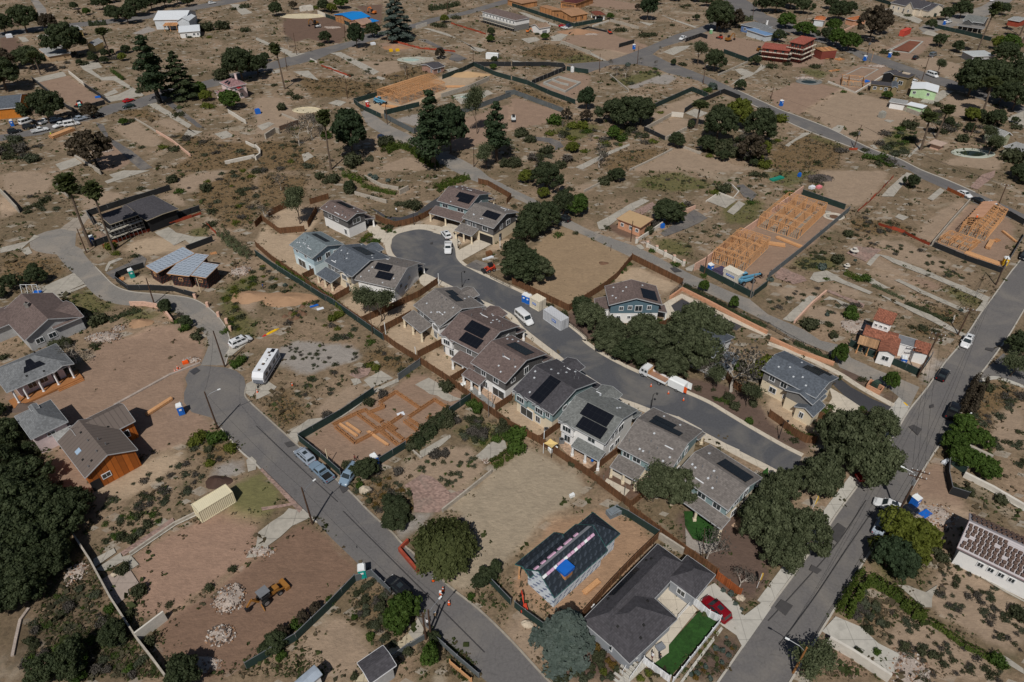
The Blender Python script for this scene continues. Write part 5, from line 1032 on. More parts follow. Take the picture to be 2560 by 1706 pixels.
for k in range(6):p=c[0].lerp(c[1],.2+k*.13)+V((-.3*k,-.35*k,0));m.box(p+V((-.8,-.6,.55-.09*k)),1.9,.36,.18,V((1,-.85,0)))
m.build('front_steps',CONC,h.r);m=MB();p=g(1130,1330,0);m.box(p+V((.4,.2,1.5)),1.6,1.6,3.,V((1,-.85,0)));m.build('porch',M('grey_stucco_house'),h.r)
m=MB()
for a,b in((g(1010,1500),g(1110,1330)),(g(1075,1560),g(1200,1400))):m.beam(a+V((0,0,1)),b+V((0,0,1.6)),.06,.06);[m.beam(a.lerp(b,t),a.lerp(b,t)+V((0,0,1.+.6*t)),.05,.05)for t in(0,.25,.5,.75,1)]
m.build('handrail',TRIM,h.r)
ironf(gs(1520,985,1630,860,1540,790,z=0),'white and black patio railing between grey house and lawn',1.1,mat=TRIM)
T(2,3);WV=M('white_vinyl',(.8,.81,.83),kind='plank',p=.2,var=.03)
fence(gs(1480,1566,1905,1030),'low white picket fence along the lawn on the street side',1.1,WV,'vinyl_fence',gap=2.);fence(gs(1660,850,1800,970,1905,1020),'tall white vinyl fence between red car and lawn',1.7,WV,'vinyl_fence',gap=2.4);fence(gs(1200,1390,1280,1450,1440,1566),'white vinyl fence at the foot of the lawn by the steps',1.6,WV,'vinyl_fence',gap=2.4)
T(2,3);UL=M('black_underlayment',S(34,42,50),kind='course',p=.95,c2=S(58,66,76),var=.15);WRAP=M('house_wrap',S(205,214,222),kind='course',p=1.1,c2=S(96,108,140),var=.05);TE=M('teal_fascia',S(52,104,100))
ze=3.9;P=q3(2,3,ze,390,790,880,355,45,560);h=House('unfinished_house','unfinished house with black underlayment roof and pink shingle bundles','house',g(450,500));B=h.block(*P,ze,'gable',.5,.6,WRAP,UL,fsc=TE,rise=2.9,fh=.14);pt,L_,W_=B['pt'],B['L'],B['W']
B2=h.block(pt(L_*.85,W_*.1,0),pt(L_*1.32,W_*.1,0),pt(L_*.85,W_*.95,0),ze+.1,'hip',.45,.5,WRAP,UL,fsc=TE,rise=2.2,rn='rear_roof',wn='rear_wall');B3=h.block(pt(-.2,W_*.72,0),pt(L_*.7,W_*.72,0),pt(-.2,W_*1.2,0),ze-.15,'gable',.3,.4,WRAP,UL,fsc=TE,rn='porch_roof',walls=False,rise=1.1);[h.post(pt(x,W_*1.15,0),3.6,.18,LU,'porch_post')for x in(.3,L_*.3,L_*.65)]
PK=M('pink_bundle',S(205,165,190),var=.2)
for k in range(15):x,u,n=h.spt(B,0,.03+.062*k,.76,.1);m=MB();m.box(x+n*.12,.85,.4,.24,u,n);tag(m.build('shingle_bundle',PK if k%3 else PW,org=x),('pink' if k%3 else 'white')+' shingle bundle in the row along the black roof ridge','roofing bundle','shingle bundles on the black roof')
for k in range(8):x,u,n=h.spt(B,1,.97-.1*k-.02*(k%3),.8,.1);m=MB();m.box(x+n*.1,.8,.4,.2,u,n);tag(m.build('shingle_bundle',PK,org=x),'pink shingle bundle laid on the far side of the black roof','roofing bundle','shingle bundles on the far roof slope')
m=MB();q=[h.spt(B,1,x,y,.03)[0]for x,y in((.02,.78),(.98,.78),(.98,1.),(.02,1.))];m.slab(q,.02);m.build('ridge_strip',M('grey_membrane',S(150,152,156)),h.r)
x,u,n=h.spt(B,0,.3,.38,0);m=MB();m.box(x+V((0,0,.55)),1.5,1.5,1.6,u);m.build('chimney_frame',OSB,h.r);m=MB();m.box(x+V((0,0,1.2)),2.1,1.7,.5,u);m.box(x+V((.1,.2,1.0)),1.6,1.75,.7,u);tag(m.build('blue_tarp',BLUE,org=x),'blue tarp tied over the chimney frame of the black roof','tarp')
T(0,2);ze=4.;P=q3(0,2,ze,780,1255,525,920,1265,995);R_SEAM=M('brown_seam_roof',S(102,92,86),kind='seam',p=.9,c2=S(74,66,62),var=.08);h=House('orange_house','house with bright orange board walls and brown-grey seamed roof','house',g(950,1000));B=h.block(*P,ze,'gable',.32,.4,ORWOOD,R_SEAM,rise=2.2)
P2=q3(0,2,ze,1340,770,1200,610,1160,860);pt,L_,W_=B['pt'],B['L'],B['W'];B2=h.block(pt(L_*.6,W_*1.32,0),pt(L_*.6,W_*.3,0),pt(L_*1.18,W_*1.32,0),ze+.05,'gable',.3,.4,ORWOOD,R_SEAM,rn='wing_roof',wn='wing_wall',rise=1.9);h.win(B,'d',.32,2.,1.3,.9);h.door(B,'d',.08,1.6,2.2,DKM,'door_opening');h.win(B2,'a',.25,2.,1.6,1.4);h.win(B2,'d',.3,1.8,2.,1.6)
h.vents(B,[(0,.3,.3),(0,.15,.5),(0,.75,.8),(1,.2,.5),(1,.3,.3)],M('black_vent'));h.pipe(B,[(0,.2,.8),(0,.5,.8),(0,.1,.3),(1,.6,.9),(1,.75,.8)]);x,u,n=h.spt(B,0,.5,.35,.06);m=MB();m.box(x,1.1,1.,.1,u,n);m.build('skylight',M('skylight_glass',S(150,170,190),rough=.15),h.r)
P=q3(0,2,4.2,285,900,625,735,125,690);h=House('hip_house','small square grey hip-roofed house with pale pink walls','house',g(380,780));B=h.block(*P,4.2,'hip',.4,.4,M('pale_pink_stucco',S(212,196,196)),R_GREY,rise=2.);h.wins(B,[('a',.5,3.2,1.2,.6),('b',.5,2.4,1.2,1.2)]);pt,L_,W_=B['pt'],B['L'],B['W'];q=h.block(pt(L_*.5,-1.8,0),pt(L_,-1.8,0),pt(L_*.5,.6,0),2.5,'shed',.2,.2,M('pale_pink_stucco'),R_LG,rn='lean_to_roof',wn='lean_to_wall');h.win(q,'a',.6,1.6,1.,.9);q=h.block(pt(L_*.4,W_*.62,0),pt(L_*.62,W_*.62,0),pt(L_*.4,W_*.82,0),5.9,'gabley',.3,.1,R_GREY,R_GREY,z0=5.2,rn='dormer_roof',wn='dormer_wall')
P=q3(0,2,3.9,60,470,675,200,-90,270);h=House('porch_house','grey hip-roofed house with long timber porch and white posts','house',g(350,330));B=h.block(*P,3.9,'hip',.4,1.9,M('pale_lilac_stucco',S(200,190,196)),R_GREY,rise=2.3);h.solar(B,0,[(.25,.75,.45,.68),(.32,.6,.68,.92)]);pt,L_,W_=B['pt'],B['L'],B['W'];[h.post(pt(x*L_,.35,0),3.7,.28,TRIM,'porch_post')for x in(.08,.22,.45,.68,.92)];q=h.block(pt(L_*.68,-.3,0),pt(L_*1.0,-.3,0),pt(L_*.68,W_*.5,0),3.95,'gabley',.35,.1,R_GREY,R_GREY,walls=False,rn='entry_gable');m=MB();m.slab([pt(-.3,-.7,.45),pt(L_+.3,-.7,.45),pt(L_+.3,2.6,.45),pt(-.3,2.6,.45)],.4);[m.slab([pt(L_*.62,-.7-k*.4,.45-.12*k-.1),pt(L_*1.02,-.7-k*.4,.45-.12*k-.1),pt(L_*1.02,-.3-k*.4,.45-.12*k-.1),pt(L_*.62,-.3-k*.4,.45-.12*k-.1)],.1)for k in range(1,4)];m.build('porch_deck',M('deck_boards',S(160,108,66),kind='seam',p=.25),h.r);h.wins(B,[('a',.3,2.,1.4,1.2),('a',.55,2.,1.4,1.2)]);h.door(B,'a',.8,1.1,2.2,z=.45);h.vents(B,[(0,.3,.3),(0,.6,.2),(2,.3,.3)],M('black_vent'))
T(0,1);P=q3(0,1,3.6,225,1560,735,1345,-50,1330);h=House('brown_roof_house','sprawling grey house with weathered brown shingle roof at the left edge','house',g(350,1450));GW=M('grey_house_stucco',S(168,168,168));B=h.block(*P,3.6,'gabley',.3,.5,GW,R_BROWN,rise=2.6);pt,L_,W_=B['pt'],B['L'],B['W'];h.block(pt(L_*.5,-.2,0),pt(L_*1.06,-.2,0),pt(L_*.5,W_*.62,0),3.55,'gable',.3,.5,GW,R_BROWN,rn='wing_roof',wn='wing_wall');h.block(pt(-L_*.5,W_*.6,0),pt(L_*.25,W_*.6,0),pt(-L_*.5,W_*1.15,0),3.58,'gable',.3,.5,GW,R_BROWN,rn='rear_roof',wn='rear_wall');h.wins(B,[('a',.2,1.9,1.4,1.1),('a',.45,1.9,1.4,1.1),('a',.7,1.7,1.2,.8),('a',.88,1.9,1.,1.3)]);h.chimney(pt(L_*.42,W_*.6,0),4.5,6.6,.8,.7,M('grey_chimney',S(120,116,112)))
T(0,1);UG=M('grey_underlayment',S(150,160,172),kind='course',p=1.,c2=S(104,112,124),var=.06);FELT=M('red_black_felt',S(44,38,40),kind='course',p=.8,c2=S(104,58,46),var=.2);h=House('unfinished_house','unfinished house of three grey membrane roof planes with black felt walls','house',g(1650,950))
for nm,z,*uv in(('roof',3.6,1530,945,1735,970,1650,765),('roof',3.5,1740,960,1890,985,1850,850),('roof',3.7,1335,875,1440,940,1690,725)):
 P=q3(0,1,z,*uv);B=h.block(P[0],P[1],P[2],z,'shed',.08,.5,FELT,UG,fsc=LU,rn=nm);h.wins(B,[('a',.5,2.,.9,.7)],frame=LU)
h.win(B,'b',.3,2.,1.,1.2,frame=LU)
P=q3(0,1,4.,1345,460,1640,350,1145,315);h=House('unfinished_house','dark-roofed unfinished house with bare scaffold frame behind two palms','house',g(1250,520));B=h.block(*P,4.,'gabley',.05,.6,M('black_felt_wall',S(30,30,32)),R_DARK,fsc=M('tan_fascia',S(170,158,136)));P=q3(0,1,5.2,1010,495,1270,405,920,425);B2=h.block(*P,5.2,'shed',.1,.4,M('black_felt_wall'),R_DARK,fsc=M('tan_fascia'),rn='upper_roof',wn='upper_wall');pt,L_,W_=B2['pt'],B2['L'],B2['W'];r=thing('scaffold',pt(0,-1.2,0),'grey-white scaffold wrapped round the dark-roofed unfinished house','scaffold');m=MB();d=MB()
for k in range(8):
 x=L_*k/7
 for y in(-1.6,-.5):m.beam(pt(x,y,0),pt(x,y,5.),.07,.07)
 m.beam(pt(x,-1.6,2),pt(x,-.5,2),.05,.05)
for k in range(5):
 y=W_*k/4-.5;m.beam(pt(-1.2,y,0),pt(-1.2,y,5),.07,.07)
for z in(1.9,3.8):d.beam(pt(-1.2,-1.05,z),pt(L_,-1.05,z),1.,.06);d.beam(pt(-.9,-1,z),pt(-.9,W_,z),.7,.06);m.beam(pt(-1.2,-1.6,z+1),pt(L_,-1.6,z+1),.06,.06)
m.build('frame',METAL,r);d.build('planks',M('grey_planks',S(170,164,152)),r)
P=q3(1,3,3.4,1050,1580,1290,1410,1240,1760);h=House('bottom_house','dark shingled roof cut by the bottom edge beside sandy drive','house',P[1]);B=h.block(P[1],P[0],P[1]+(P[1]-P[0]).cross(V((0,0,1)))*-.9,3.4,'gable',.28,.4,GW,R_DARK,fsc=TRIM);P=q3(1,3,3.,330,1580,535,1405,480,1700);h=House('shed','blue and white weathered shed roof at the bottom edge','shed',P[1]);MR=M('mottled_blue_roof',S(150,160,172),sc=.6,var=.5);B=h.block(P[1],P[0],P[1]+(P[0]-P[1]).cross(V((0,0,1)))*-.55,3.,'gable',.25,.3,WHITE,MR,fsc=None)
P=q3(3,3,4.,1740,330,2500,700,1960,60);RT=M('pale_batten_roof',S(176,170,172),kind='siding',p=.34,var=.1);h=House('white_house','long white house with pale battened roof covered in stacks of brown tiles','house',g(2100,500));B=h.block(*P,4.,'gable',.3,.5,WHITE,RT,fsc=M('mauve_fascia',S(140,120,122)),rise=2.2);h.wins(B,[('a',x,2.4,.7,.8)for x in(.32,.46,.6,.74)]);P=q3(3,3,4.3,1935,160,2350,340,2010,10);TS=M('brown_roof_tile_stack',S(92,74,66),var=.25)
for j in range(7):
 for k in range(15):
  if random.random()<.93 and j*15+k<98:x,u,n=h.spt(B,0,.04+.062*k+.012*(j%2),.12+.125*j,.02);m=MB();[m.box(x+n*(.06+.1*i)+u*RU(-.04,.04),.42,.5,.085,u,n)for i in range(3)];tag(m.build('tile_stack',TS,org=x),'low stack of brown roof tiles on the near slope of the white house','roof tiles','tile stacks on the white house roof')
for j in range(4):
 for k in range(13):x,u,n=h.spt(B,1,.95-.062*k-.012*(j%2),.15+.2*j,.02);m=MB();[m.box(x+n*(.06+.1*i)+u*RU(-.04,.04),.42,.5,.085,u,n)for i in range(3)];tag(m.build('tile_stack',TS,org=x),'low stack of brown roof tiles on the far slope of the white house','roof tiles','tile stacks on the far roof slope')
T(3,1);h=House('tile_roof_house','white house with red tile roofs and square tower on the fenced corner plot','house',g(1050,1560));P=q3(3,1,6.3,965,1360,1140,1418,1010,1282);B=h.block(*P,6.3,'shed',.18,.3,WHITE,R_TILE,fsc=None,rn='tower_roof',wn='tower_wall');h.wins(B,[('a',.2,4.9,.5,.5),('a',.5,4.9,.5,.5),('a',.8,4.9,.5,.5),('b',.5,4.6,.8,1.6)],frame=WHITE)
P=q3(3,1,3.6,870,1500,1180,1590,945,1425);B2=h.block(*P,3.6,'gable',.3,.35,WHITE,R_TILE,fsc=None);P=q3(3,1,3.5,1040,1700,1340,1590,1120,1450);pt,L_,W_=B2['pt'],B2['L'],B2['W'];B3=h.block(pt(L_*.55,-4.2,0),pt(L_*1.1,-4.2,0),pt(L_*.55,W_*.6,0),3.4,'gabley',.36,.35,WHITE,R_TILE,fsc=None,rn='wing_roof',wn='wing_wall');h.wins(B3,[('b',.4,1.8,1.,1.2),('a',.5,1.8,1.2,1.)]);B4=h.block(pt(L_*1.02,W_*.3,0),pt(L_*1.55,W_*.3,0),pt(L_*1.02,W_*1.1,0),3.2,'flat',0,.1,WHITE,M('grey_flat_roof',S(118,120,124)),fsc=WHITE,rn='flat_roof',wn='flat_wall');q=h.block(pt(L_*1.5,W_*.1,0),pt(L_*1.95,W_*.1,0),pt(L_*1.5,W_*.9,0),3.,'shed',.2,.2,WHITE,R_TILE,fsc=None,rn='rear_roof',wn='rear_wall');h.block(pt(-.4,-2.6,0),pt(L_*.58,-2.6,0),pt(-.4,.3,0),2.7,'shed',.1,.1,WHITE,M('tan_slats',S(170,134,100),kind='plank',p=.3),fsc=None,walls=False,rn='pergola_roof');[h.post(pt(x,-2.4,0),2.6,.15,LU,'pergola_post')for x in(0,L_*.3,L_*.55)]
def smp(lbl,c,r,z,uv,roof,wall,rm,rise=None,wins=(),pitch=.3,ov=.4,fsc=TRIM,cat='house',name='house',**k):
 P=q3(c,r,z,*uv);h=House(name,lbl,cat,(P[1]+P[2])/2);B=h.block(*P,z,roof,pitch,ov,wall,rm,rise=rise,fsc=fsc,**k);h.wins(B,wins);return h,B
PEACH=M('peach_stucco',S(196,146,116));R_TANF=M('tan_flat_roof',S(176,148,112),var=.12)
h,B=smp('small flat-roofed peach house with tan roof beside the lane',2,1,3.,(960,440,1180,525,1060,365),'shed',PEACH,R_TANF,.3,[('a',.2,1.6,.8,.8),('a',.6,1.6,.9,.9),('a',.88,1.6,.8,.8)],name='small_house',fsc=M('peach_trim',S(150,104,84)))
MAUVE=M('mauve_tile',S(150,116,116),kind='tile',p=.4)
T(0,0);h,B=smp('pink two-storey house with mauve tile roof and chimney among trees',0,0,5.4,(2110,805,2265,770,1980,765),'hip',M('pink_stucco',S(222,200,196)),MAUVE,1.8,[('a',.3,4.1,1.,1.),('a',.7,4.1,1.4,1.2),('d',.4,4.1,1.,1.),('a',.6,1.4,1.4,1.4)]);h.solar(B,3,[(.3,.5,.2,.6),(.62,.82,.2,.6)]);pt,L_,W_=B['pt'],B['L'],B['W'];h.block(pt(-4,-1,0),pt(.8,-1,0),pt(-4,W_*.7,0),3.,'hip',.3,.3,M('pink_stucco'),MAUVE,rise=1.,rn='wing_roof',wn='wing_wall');h.chimney(pt(L_*.85,W_*.7,0),5.,8.2,.8,.7,M('pink_stucco'));h.block(pt(L_*.35,-2.,0),pt(L_*.65,-2.,0),pt(L_*.35,.5,0),4.6,'gabley',.3,.1,M('pink_stucco'),M('red_awning',S(140,30,34)),walls=False,rn='awning')
WM=M('white_metal_roof',S(204,208,212),kind='seam',p=.6,var=.05);h,B=smp('large white house wrapped in white membrane with brown plywood porch roof',0,0,5.,(1405,185,1700,180,1420,110),'gable',M('white_wrap',S(196,200,204),kind='siding',p=.8),WM,2.6,[('a',.3,1.6,1.,1.2),('a',.6,1.6,1.2,1.6),('b',.3,1.6,1.,1.4),('b',.6,3.6,1.,1.)]);pt,L_,W_=B['pt'],B['L'],B['W'];h.block(pt(L_*.75,-2,0),pt(L_*1.15,-2,0),pt(L_*.75,W_*.5,0),4.6,'gabley',.5,.3,M('white_wrap'),WM,rn='gable_roof',wn='gable_wall');h.block(pt(L_*.35,-4.5,0),pt(L_*.78,-4.5,0),pt(L_*.35,.3,0),3.,'shed',.1,.1,M('white_wrap'),OSB,walls=False,rn='porch_roof',fsc=LU);[h.post(pt(L_*x,-4.2,0),2.9,.2,LU,'porch_post')for x in(.37,.55,.76)]
smp('small white shed with white metal roof beside the wrapped white house',0,0,3.,(1640,300,1835,285,1625,240),'gable',WHITE,WM,1.4,[('a',.3,1.5,.7,.9),('a',.7,1.5,1.,.9),('a',.9,1.5,.8,1.)],cat='shed',name='white_shed')
YS=M('yellow_stucco',S(214,190,130));smp('pale yellow house with grey roof partly hidden by the oak',0,0,3.4,(560,310,760,270,500,280),'gable',YS,R_LG,1.4,[('d',.5,2.,.9,.9)]);smp('small yellow cottage with grey roof beside the tall palm',0,0,3.,(870,420,950,380,830,400),'gable',YS,R_LG,1.6,[('b',.5,1.6,1.,1.)],name='cottage');smp('grey-roofed garage with tan wall under the dark tree',0,0,2.6,(440,520,650,485,390,455),'shed',M('tan_stucco',S(176,150,120)),R_LG,.5,cat='garage',name='garage')
h,B=smp('orange-walled house with slate roof at the far left edge',0,0,4.,(-90,1010,175,985,-160,900),'gable',M('orange_stucco',S(190,118,44)),R_SLATE,2.4,name='orange_wall_house')
BT=M('blue_tarp_roof',S(24,126,200),kind='seam',p=1.2,c2=S(18,98,170),var=.08,rough=.5);h,B=smp('unfinished house with bright blue tarp roof and sheathed walls',1,0,3.6,(715,135,880,185,835,90),'gabley',OSB,BT,1.2,name='unfinished_house',fsc=BT);h.wins(B,[('a',.15,1.8,.8,.9),('a',.4,1.8,.8,.9),('a',.65,1.8,.8,.9),('a',.88,1.8,.8,1.)],frame=LU);pt,L_,W_=B['pt'],B['L'],B['W'];q=h.block(pt(L_*.9,-1,0),pt(L_*1.6,-1,0),pt(L_*.9,W_*.55,0),2.9,'gabley',.25,.3,M('pink_felt_wall',S(166,130,110)),M('tan_felt_roof',S(150,122,106)),rn='garage_roof',wn='garage_wall',fsc=LU);h.door(q,'a',.6,3.,2.2,DKM,'garage_opening');h.block(pt(L_*1.2,W_*.5,0),pt(L_*1.6,W_*.5,0),pt(L_*1.2,W_*.85,0),3.4,'flat',0,.1,OSB,BT,walls=False,rn='tarp_canopy',fsc=None);[h.post(pt(L_*1.57,W_*y,0),3.2,.15,LU)for y in(.53,.82)]
smp('burnt brick outbuilding with charcoal roof beside the empty pool',1,0,2.6,(1510,595,1630,635,1590,560),'gabley',M('pinkish_brick',S(160,126,112),kind='block'),R_DARK,.9,[('a',.8,1.4,.8,1.4),('b',.5,1.4,1.6,1.6)],name='brick_outbuilding',cat='outbuilding')
h,B=smp('two-storey white and grey house behind tall scaffold near the top',1,0,5.6,(2070,105,2380,190,2130,60),'hip',SD_GREY,R_BROWN,1.8,upper=WHITE,split=2.9,name='two_storey_house');h.wins(B,[('a',.05+.1*k,4.2,.9,1.)for k in range(10)]);pt,L_,W_=B['pt'],B['L'],B['W'];r=thing('scaffold',pt(0,-2,0),'grey scaffold along the two-storey house near the top edge','scaffold');m=MB();d=MB()
for k in range(14):x=L_*k/13;[m.beam(pt(x,y,0),pt(x,y,4.6),.08,.08)for y in(-1.8,-.6)]
for z in(1.7,3.3):d.beam(pt(0,-1.2,z),pt(L_,-1.2,z),1.1,.08);m.beam(pt(0,-1.8,z+1),pt(L_,-1.8,z+1),.06,.06)
m.build('frame',METAL,r);d.build('planks',M('grey_planks'),r)
h,B=smp('small white garage with brown gable roof near the red car',2,0,3.2,(172,235,250,262,225,200),'gabley',WHITE,M('tan_shingles',S(140,118,100),kind='shingle',p=.3),1.4,cat='garage',name='garage');h.door(B,'b',.5,3.,1.6,GREYP,'garage_door')
h,B=smp('long plywood-sheathed house shell with unfinished roof boards',2,0,3.4,(360,95,545,150,440,50),'gabley',OSB,M('roof_sheathing',S(160,122,92),kind='siding',p=1.2),1.6,name='unfinished_house',fsc=LU);h.wins(B,[('a',.3,1.7,.9,1.2),('a',.6,1.7,.8,.9),('b',.3,1.7,.9,1.3),('b',.7,1.7,.9,1.3)],frame=OSB);q=B['pt'];h.block(q(-B['L']*.75,2,0),q(.3,2,0),q(-B['L']*.75,B['W']*.6,0),3.1,'flat',0,.1,OSB,M('roof_sheathing'),rn='flat_roof',wn='annex_wall',fsc=None)
h,B=smp('sheathed house with dark red hip roof at the top edge',2,0,3.6,(440,15,590,35,480,-60),'hip',OSB,M('dark_red_shingles',S(84,44,42),kind='shingle',p=.3),1.6,name='unfinished_house',fsc=LU);h.wins(B,[('a',.15+.1*k,1.8,.7,1.2)for k in range(8)],frame=OSB)
smp('sheathed garage shell with flat top at the top edge',2,0,3.,(90,35,240,10,60,-20),'flat',OSB,M('roof_sheathing'),name='unfinished_garage',cat='garage',fsc=None)
P=q3(2,0,3.,765,140,860,135,790,105);h=House('garden_pavilion','tiny pavilion with brown tile hip roof and white posts','pavilion',P[0]);B=h.block(*P,3.,'hip',.4,.3,WHITE,M('brown_tile',S(118,66,52),kind='tile',p=.4),rise=1.1,walls=False,fsc=None);[h.post(B['pt'](B['L']*x,B['W']*y,0),2.9,.5,WHITE)for x,y in((.1,.1),(.9,.1),(.9,.9),(.1,.9))]
h,B=smp('blue single-storey house with grey hip roof by the curved hedge',2,0,3.6,(2100,225,2290,270,2170,195),'hip',M('blue_siding',S(98,124,168),kind='siding',p=.3),R_GREY,1.7,[('a',.2,1.7,1.2,1.2),('a',.65,1.7,1.,1.2)],name='blue_house');q=B['pt'];h.block(q(B['L']*.95,-1,0),q(B['L']*1.75,-1,0),q(B['L']*.95,B['W']*.7,0),3.4,'gable',.3,.4,M('blue_siding'),R_GREY,rn='wing_roof',wn='wing_wall');h.chimney(q(B['L']*.8,B['W']*.8,0),3,6.4,.8,.8,WHITE)
smp('low blue-grey metal roofed shed left of the scaffolded red building',3,0,3.,(-20,330,165,300,-30,250),'shed',M('pale_wall',S(190,196,200)),M('blue_metal_roof',S(110,140,176),kind='seam',p=.8),.3,cat='shed',name='blue_shed')
RB=M('red_brown_panels',S(122,62,52),var=.2);RR=M('red_brown_roof',S(150,84,70),kind='shingle',p=.4);LG=M('pale_scaffold_planks',S(196,186,170))
for lb,z,uv in(('three-storey red-brown apartment block wrapped in pale scaffold',8.6,(210,395,430,350,190,375)),('two-storey red-brown apartment block wrapped in pale scaffold',5.6,(-60,440,200,470,0,400))):
 P=q3(3,0,z,*uv);
 if z>8:P=q3(3,0,z,195,385,330,410,260,330)
 h=House('apartment_block',lb,'building',(P[0]+P[1])/2);B=h.block(*P,z,'shed',.04,.5,RB,RR,fsc=RR);pt,L_,W_=B['pt'],B['L'],B['W'];h.wins(B,[(s,t,zz,.9,1.2)for s in 'ab' for t in(.2,.5,.8)for zz in np.arange(1.8,z-.5,2.9)],frame=DKM);r=thing('scaffold',pt(0,-1,0),'pale plank scaffold around the '+('three' if z>8 else 'two')+'-storey red-brown block','scaffold');d=MB();m=MB()
 for zz in np.arange(2.,z,2.2):d.beam(pt(-.5,-.6,zz),pt(L_+1,-.6,zz),1.,.14);d.beam(pt(L_+.6,-1,zz),pt(L_+.6,W_,zz),1.,.14)
 for k in range(8):m.beam(pt(L_*k/7,-1.1,0),pt(L_*k/7,-1.1,z),.09,.09)
 for k in range(5):m.beam(pt(L_+1.1,W_*k/4,0),pt(L_+1.1,W_*k/4,z),.09,.09)
 d.build('planks',LG,r);m.build('frame',DKM,r)
P=q3(3,0,4.,430,440,500,470,470,390);h=House('unfinished_house','small red-brown shell with open plywood top right of the scaffolds','building',P[1]);h.block(*P,4.,'flat',0,.1,RB,OSB,fsc=LU)
h,B=smp('cream gabled chapel-like house with dark roof at the top right',3,0,4.2,(1125,25,1400,85,1180,-40),'gable',M('cream_siding',S(206,194,176)),R_DARK,2.4,name='gabled_house');h.wins(B,[('a',.12,2.,.8,1.2),('a',.3,2.,.8,1.2),('a',.48,2.,.8,1.2)]);q=B['pt'];G2=h.block(q(B['L']*.55,-2,0),q(B['L']*.85,-2,0),q(B['L']*.55,B['W']*.5,0),4.1,'gabley',1.,.3,M('cream_siding'),R_DARK,rn='gable_roof',wn='gable_wall');h.win(G2,'a',.5,2.2,.8,1.2);h.block(q(B['L']*.98,B['W']*.1,0),q(B['L']*1.2,B['W']*.1,0),q(B['L']*.98,B['W']*.8,0),3.6,'gable',.4,.2,M('cream_siding'),R_DARK,rn='wing_roof',wn='wing_wall')
h,B=smp('grey framed house with green-grey roof and open porch at right',3,0,4.6,(1790,190,1980,215,1880,150),'gable',M('grey_frame_wall',S(92,92,92),kind='plank',p=.8),R_GREEN,1.8,name='unfinished_house');q=B['pt'];h.block(q(B['L']*.05,-1.5,0),q(B['L']*.5,-1.5,0),q(B['L']*.05,B['W']*.5,0),4.4,'gabley',.6,.2,M('grey_frame_wall'),R_GREEN,rn='gable_roof',wn='gable_wall');h.block(q(-1.5,-4,0),q(B['L']*1.15,-4,0),q(-1.5,-.2,0),2.6,'shed',.12,.1,WHITE,M('weathered_grey_planks',S(120,116,112)),walls=False,rn='porch_roof');[h.post(q(B['L']*x,-3.8,0),2.4,.16,M('grey_planks'),'porch_post')for x in(-.1,.15,.4,.65,.9,1.1)]
TANS=M('olive_tan_stucco',S(138,122,92));h,B=smp('low tan house with dark tiled roof and square windows',3,0,3.,(945,775,1160,800,1000,745),'flat',TANS,R_DARK,wins=(('a',.18,1.6,1.1,1.1),('a',.48,1.6,.6,.6),('a',.7,1.6,1.1,1.1)),name='tan_house',fsc=TANS);q=B['pt'];h.block(q(B['L']*.9,-1,0),q(B['L']*1.15,-1,0),q(B['L']*.9,B['W']*1.3,0),3.,'gabley',.5,.2,TANS,R_SLATE,rn='gable_roof',wn='gable_wall')
h,B=smp('tan two-storey cube house with flat roof terrace and black gabled wing',3,0,5.,(1150,690,1290,720,1210,655),'flat',TANS,R_DARK,wins=(('a',.6,2.4,1.6,1.4),('a',.2,3.6,.6,.8)),name='tan_house',fsc=TANS);q=B['pt'];h.block(q(-B['L']*.7,1,0),q(.5,1,0),q(-B['L']*.7,B['W']*.9,0),4.6,'gabley',.4,.1,M('black_felt_wall'),R_DARK,rn='wing_roof',wn='wing_wall');m=MB();m.box(q(B['L']*.5,B['W']*.7,5.3),3,1.2,.5,B['ax']);m.build('roof_box',M('pale_plaster',S(196,180,160)),h.r)
MINT=M('mint_stucco',S(176,206,160));WF=M('white_flat_roof',S(214,218,222),var=.05);h,B=smp('mint green house with white low-pitched roof',3,0,3.4,(1310,815,1560,850,1400,765),'gabley',MINT,WF,.8,(('a',.15,2.,1.,.9),('a',.7,2.,.9,1.)),name='mint_house');smp('mint green garage with white flat roof behind grey block wall',3,0,2.8,(1270,960,1420,995,1310,935),'flat',MINT,WF,cat='garage',name='mint_garage');smp('grey-roofed carport left of the mint garage',3,0,2.6,(1115,935,1270,960,1160,905),'flat',WHITE,R_LG,cat='carport',name='carport')
h,B=smp('grey-roofed L-shaped house at the right edge by kidney pool',3,0,3.4,(1990,1195,2160,1260,2050,1170),'gable',M('sage_stucco',S(150,152,130)),R_LG,1.4,(('a',.4,1.8,1.2,1.),),name='grey_house');smp('grey flat-roofed garage at the right edge',3,0,2.8,(2160,1345,2330,1400,2240,1290),'flat',M('sage_stucco'),R_LG,cat='garage',name='garage');smp('pale stone ruin with broken roof slab among weeds at upper right',3,0,2.,(1470,1310,1590,1345,1500,1270),'flat',PINKW,M('pale_ruin_slab',S(178,156,142)),ov=.8,cat='ruin',name='ruined_shed',fsc=None);smp('pale corrugated roof shed between trees at upper right',3,0,3.,(1780,470,1880,520,1860,410),'shed',GW,M('pale_metal_roof',S(176,180,180),kind='seam',p=.5),.3,cat='shed',name='metal_shed')
smp('white cottage half hidden by the trees at the top edge',3,0,3.4,(420,180,520,190,430,150),'hip',M('pale_wall'),M('orange_tile_roof',S(180,108,66),kind='tile',p=.4),1.2,name='cottage');smp('small orange-roofed shed with teal tarp near the top edge',3,0,3.,(710,170,790,190,740,130),'shed',PEACH,M('orange_tile_roof'),.4,cat='shed',name='shed')
smp('brick shed with grey roof at the top right corner',3,0,3.,(2200,180,2310,200,2230,140),'gable',BRICKRED,R_LG,.8,cat='shed',name='brick_shed')
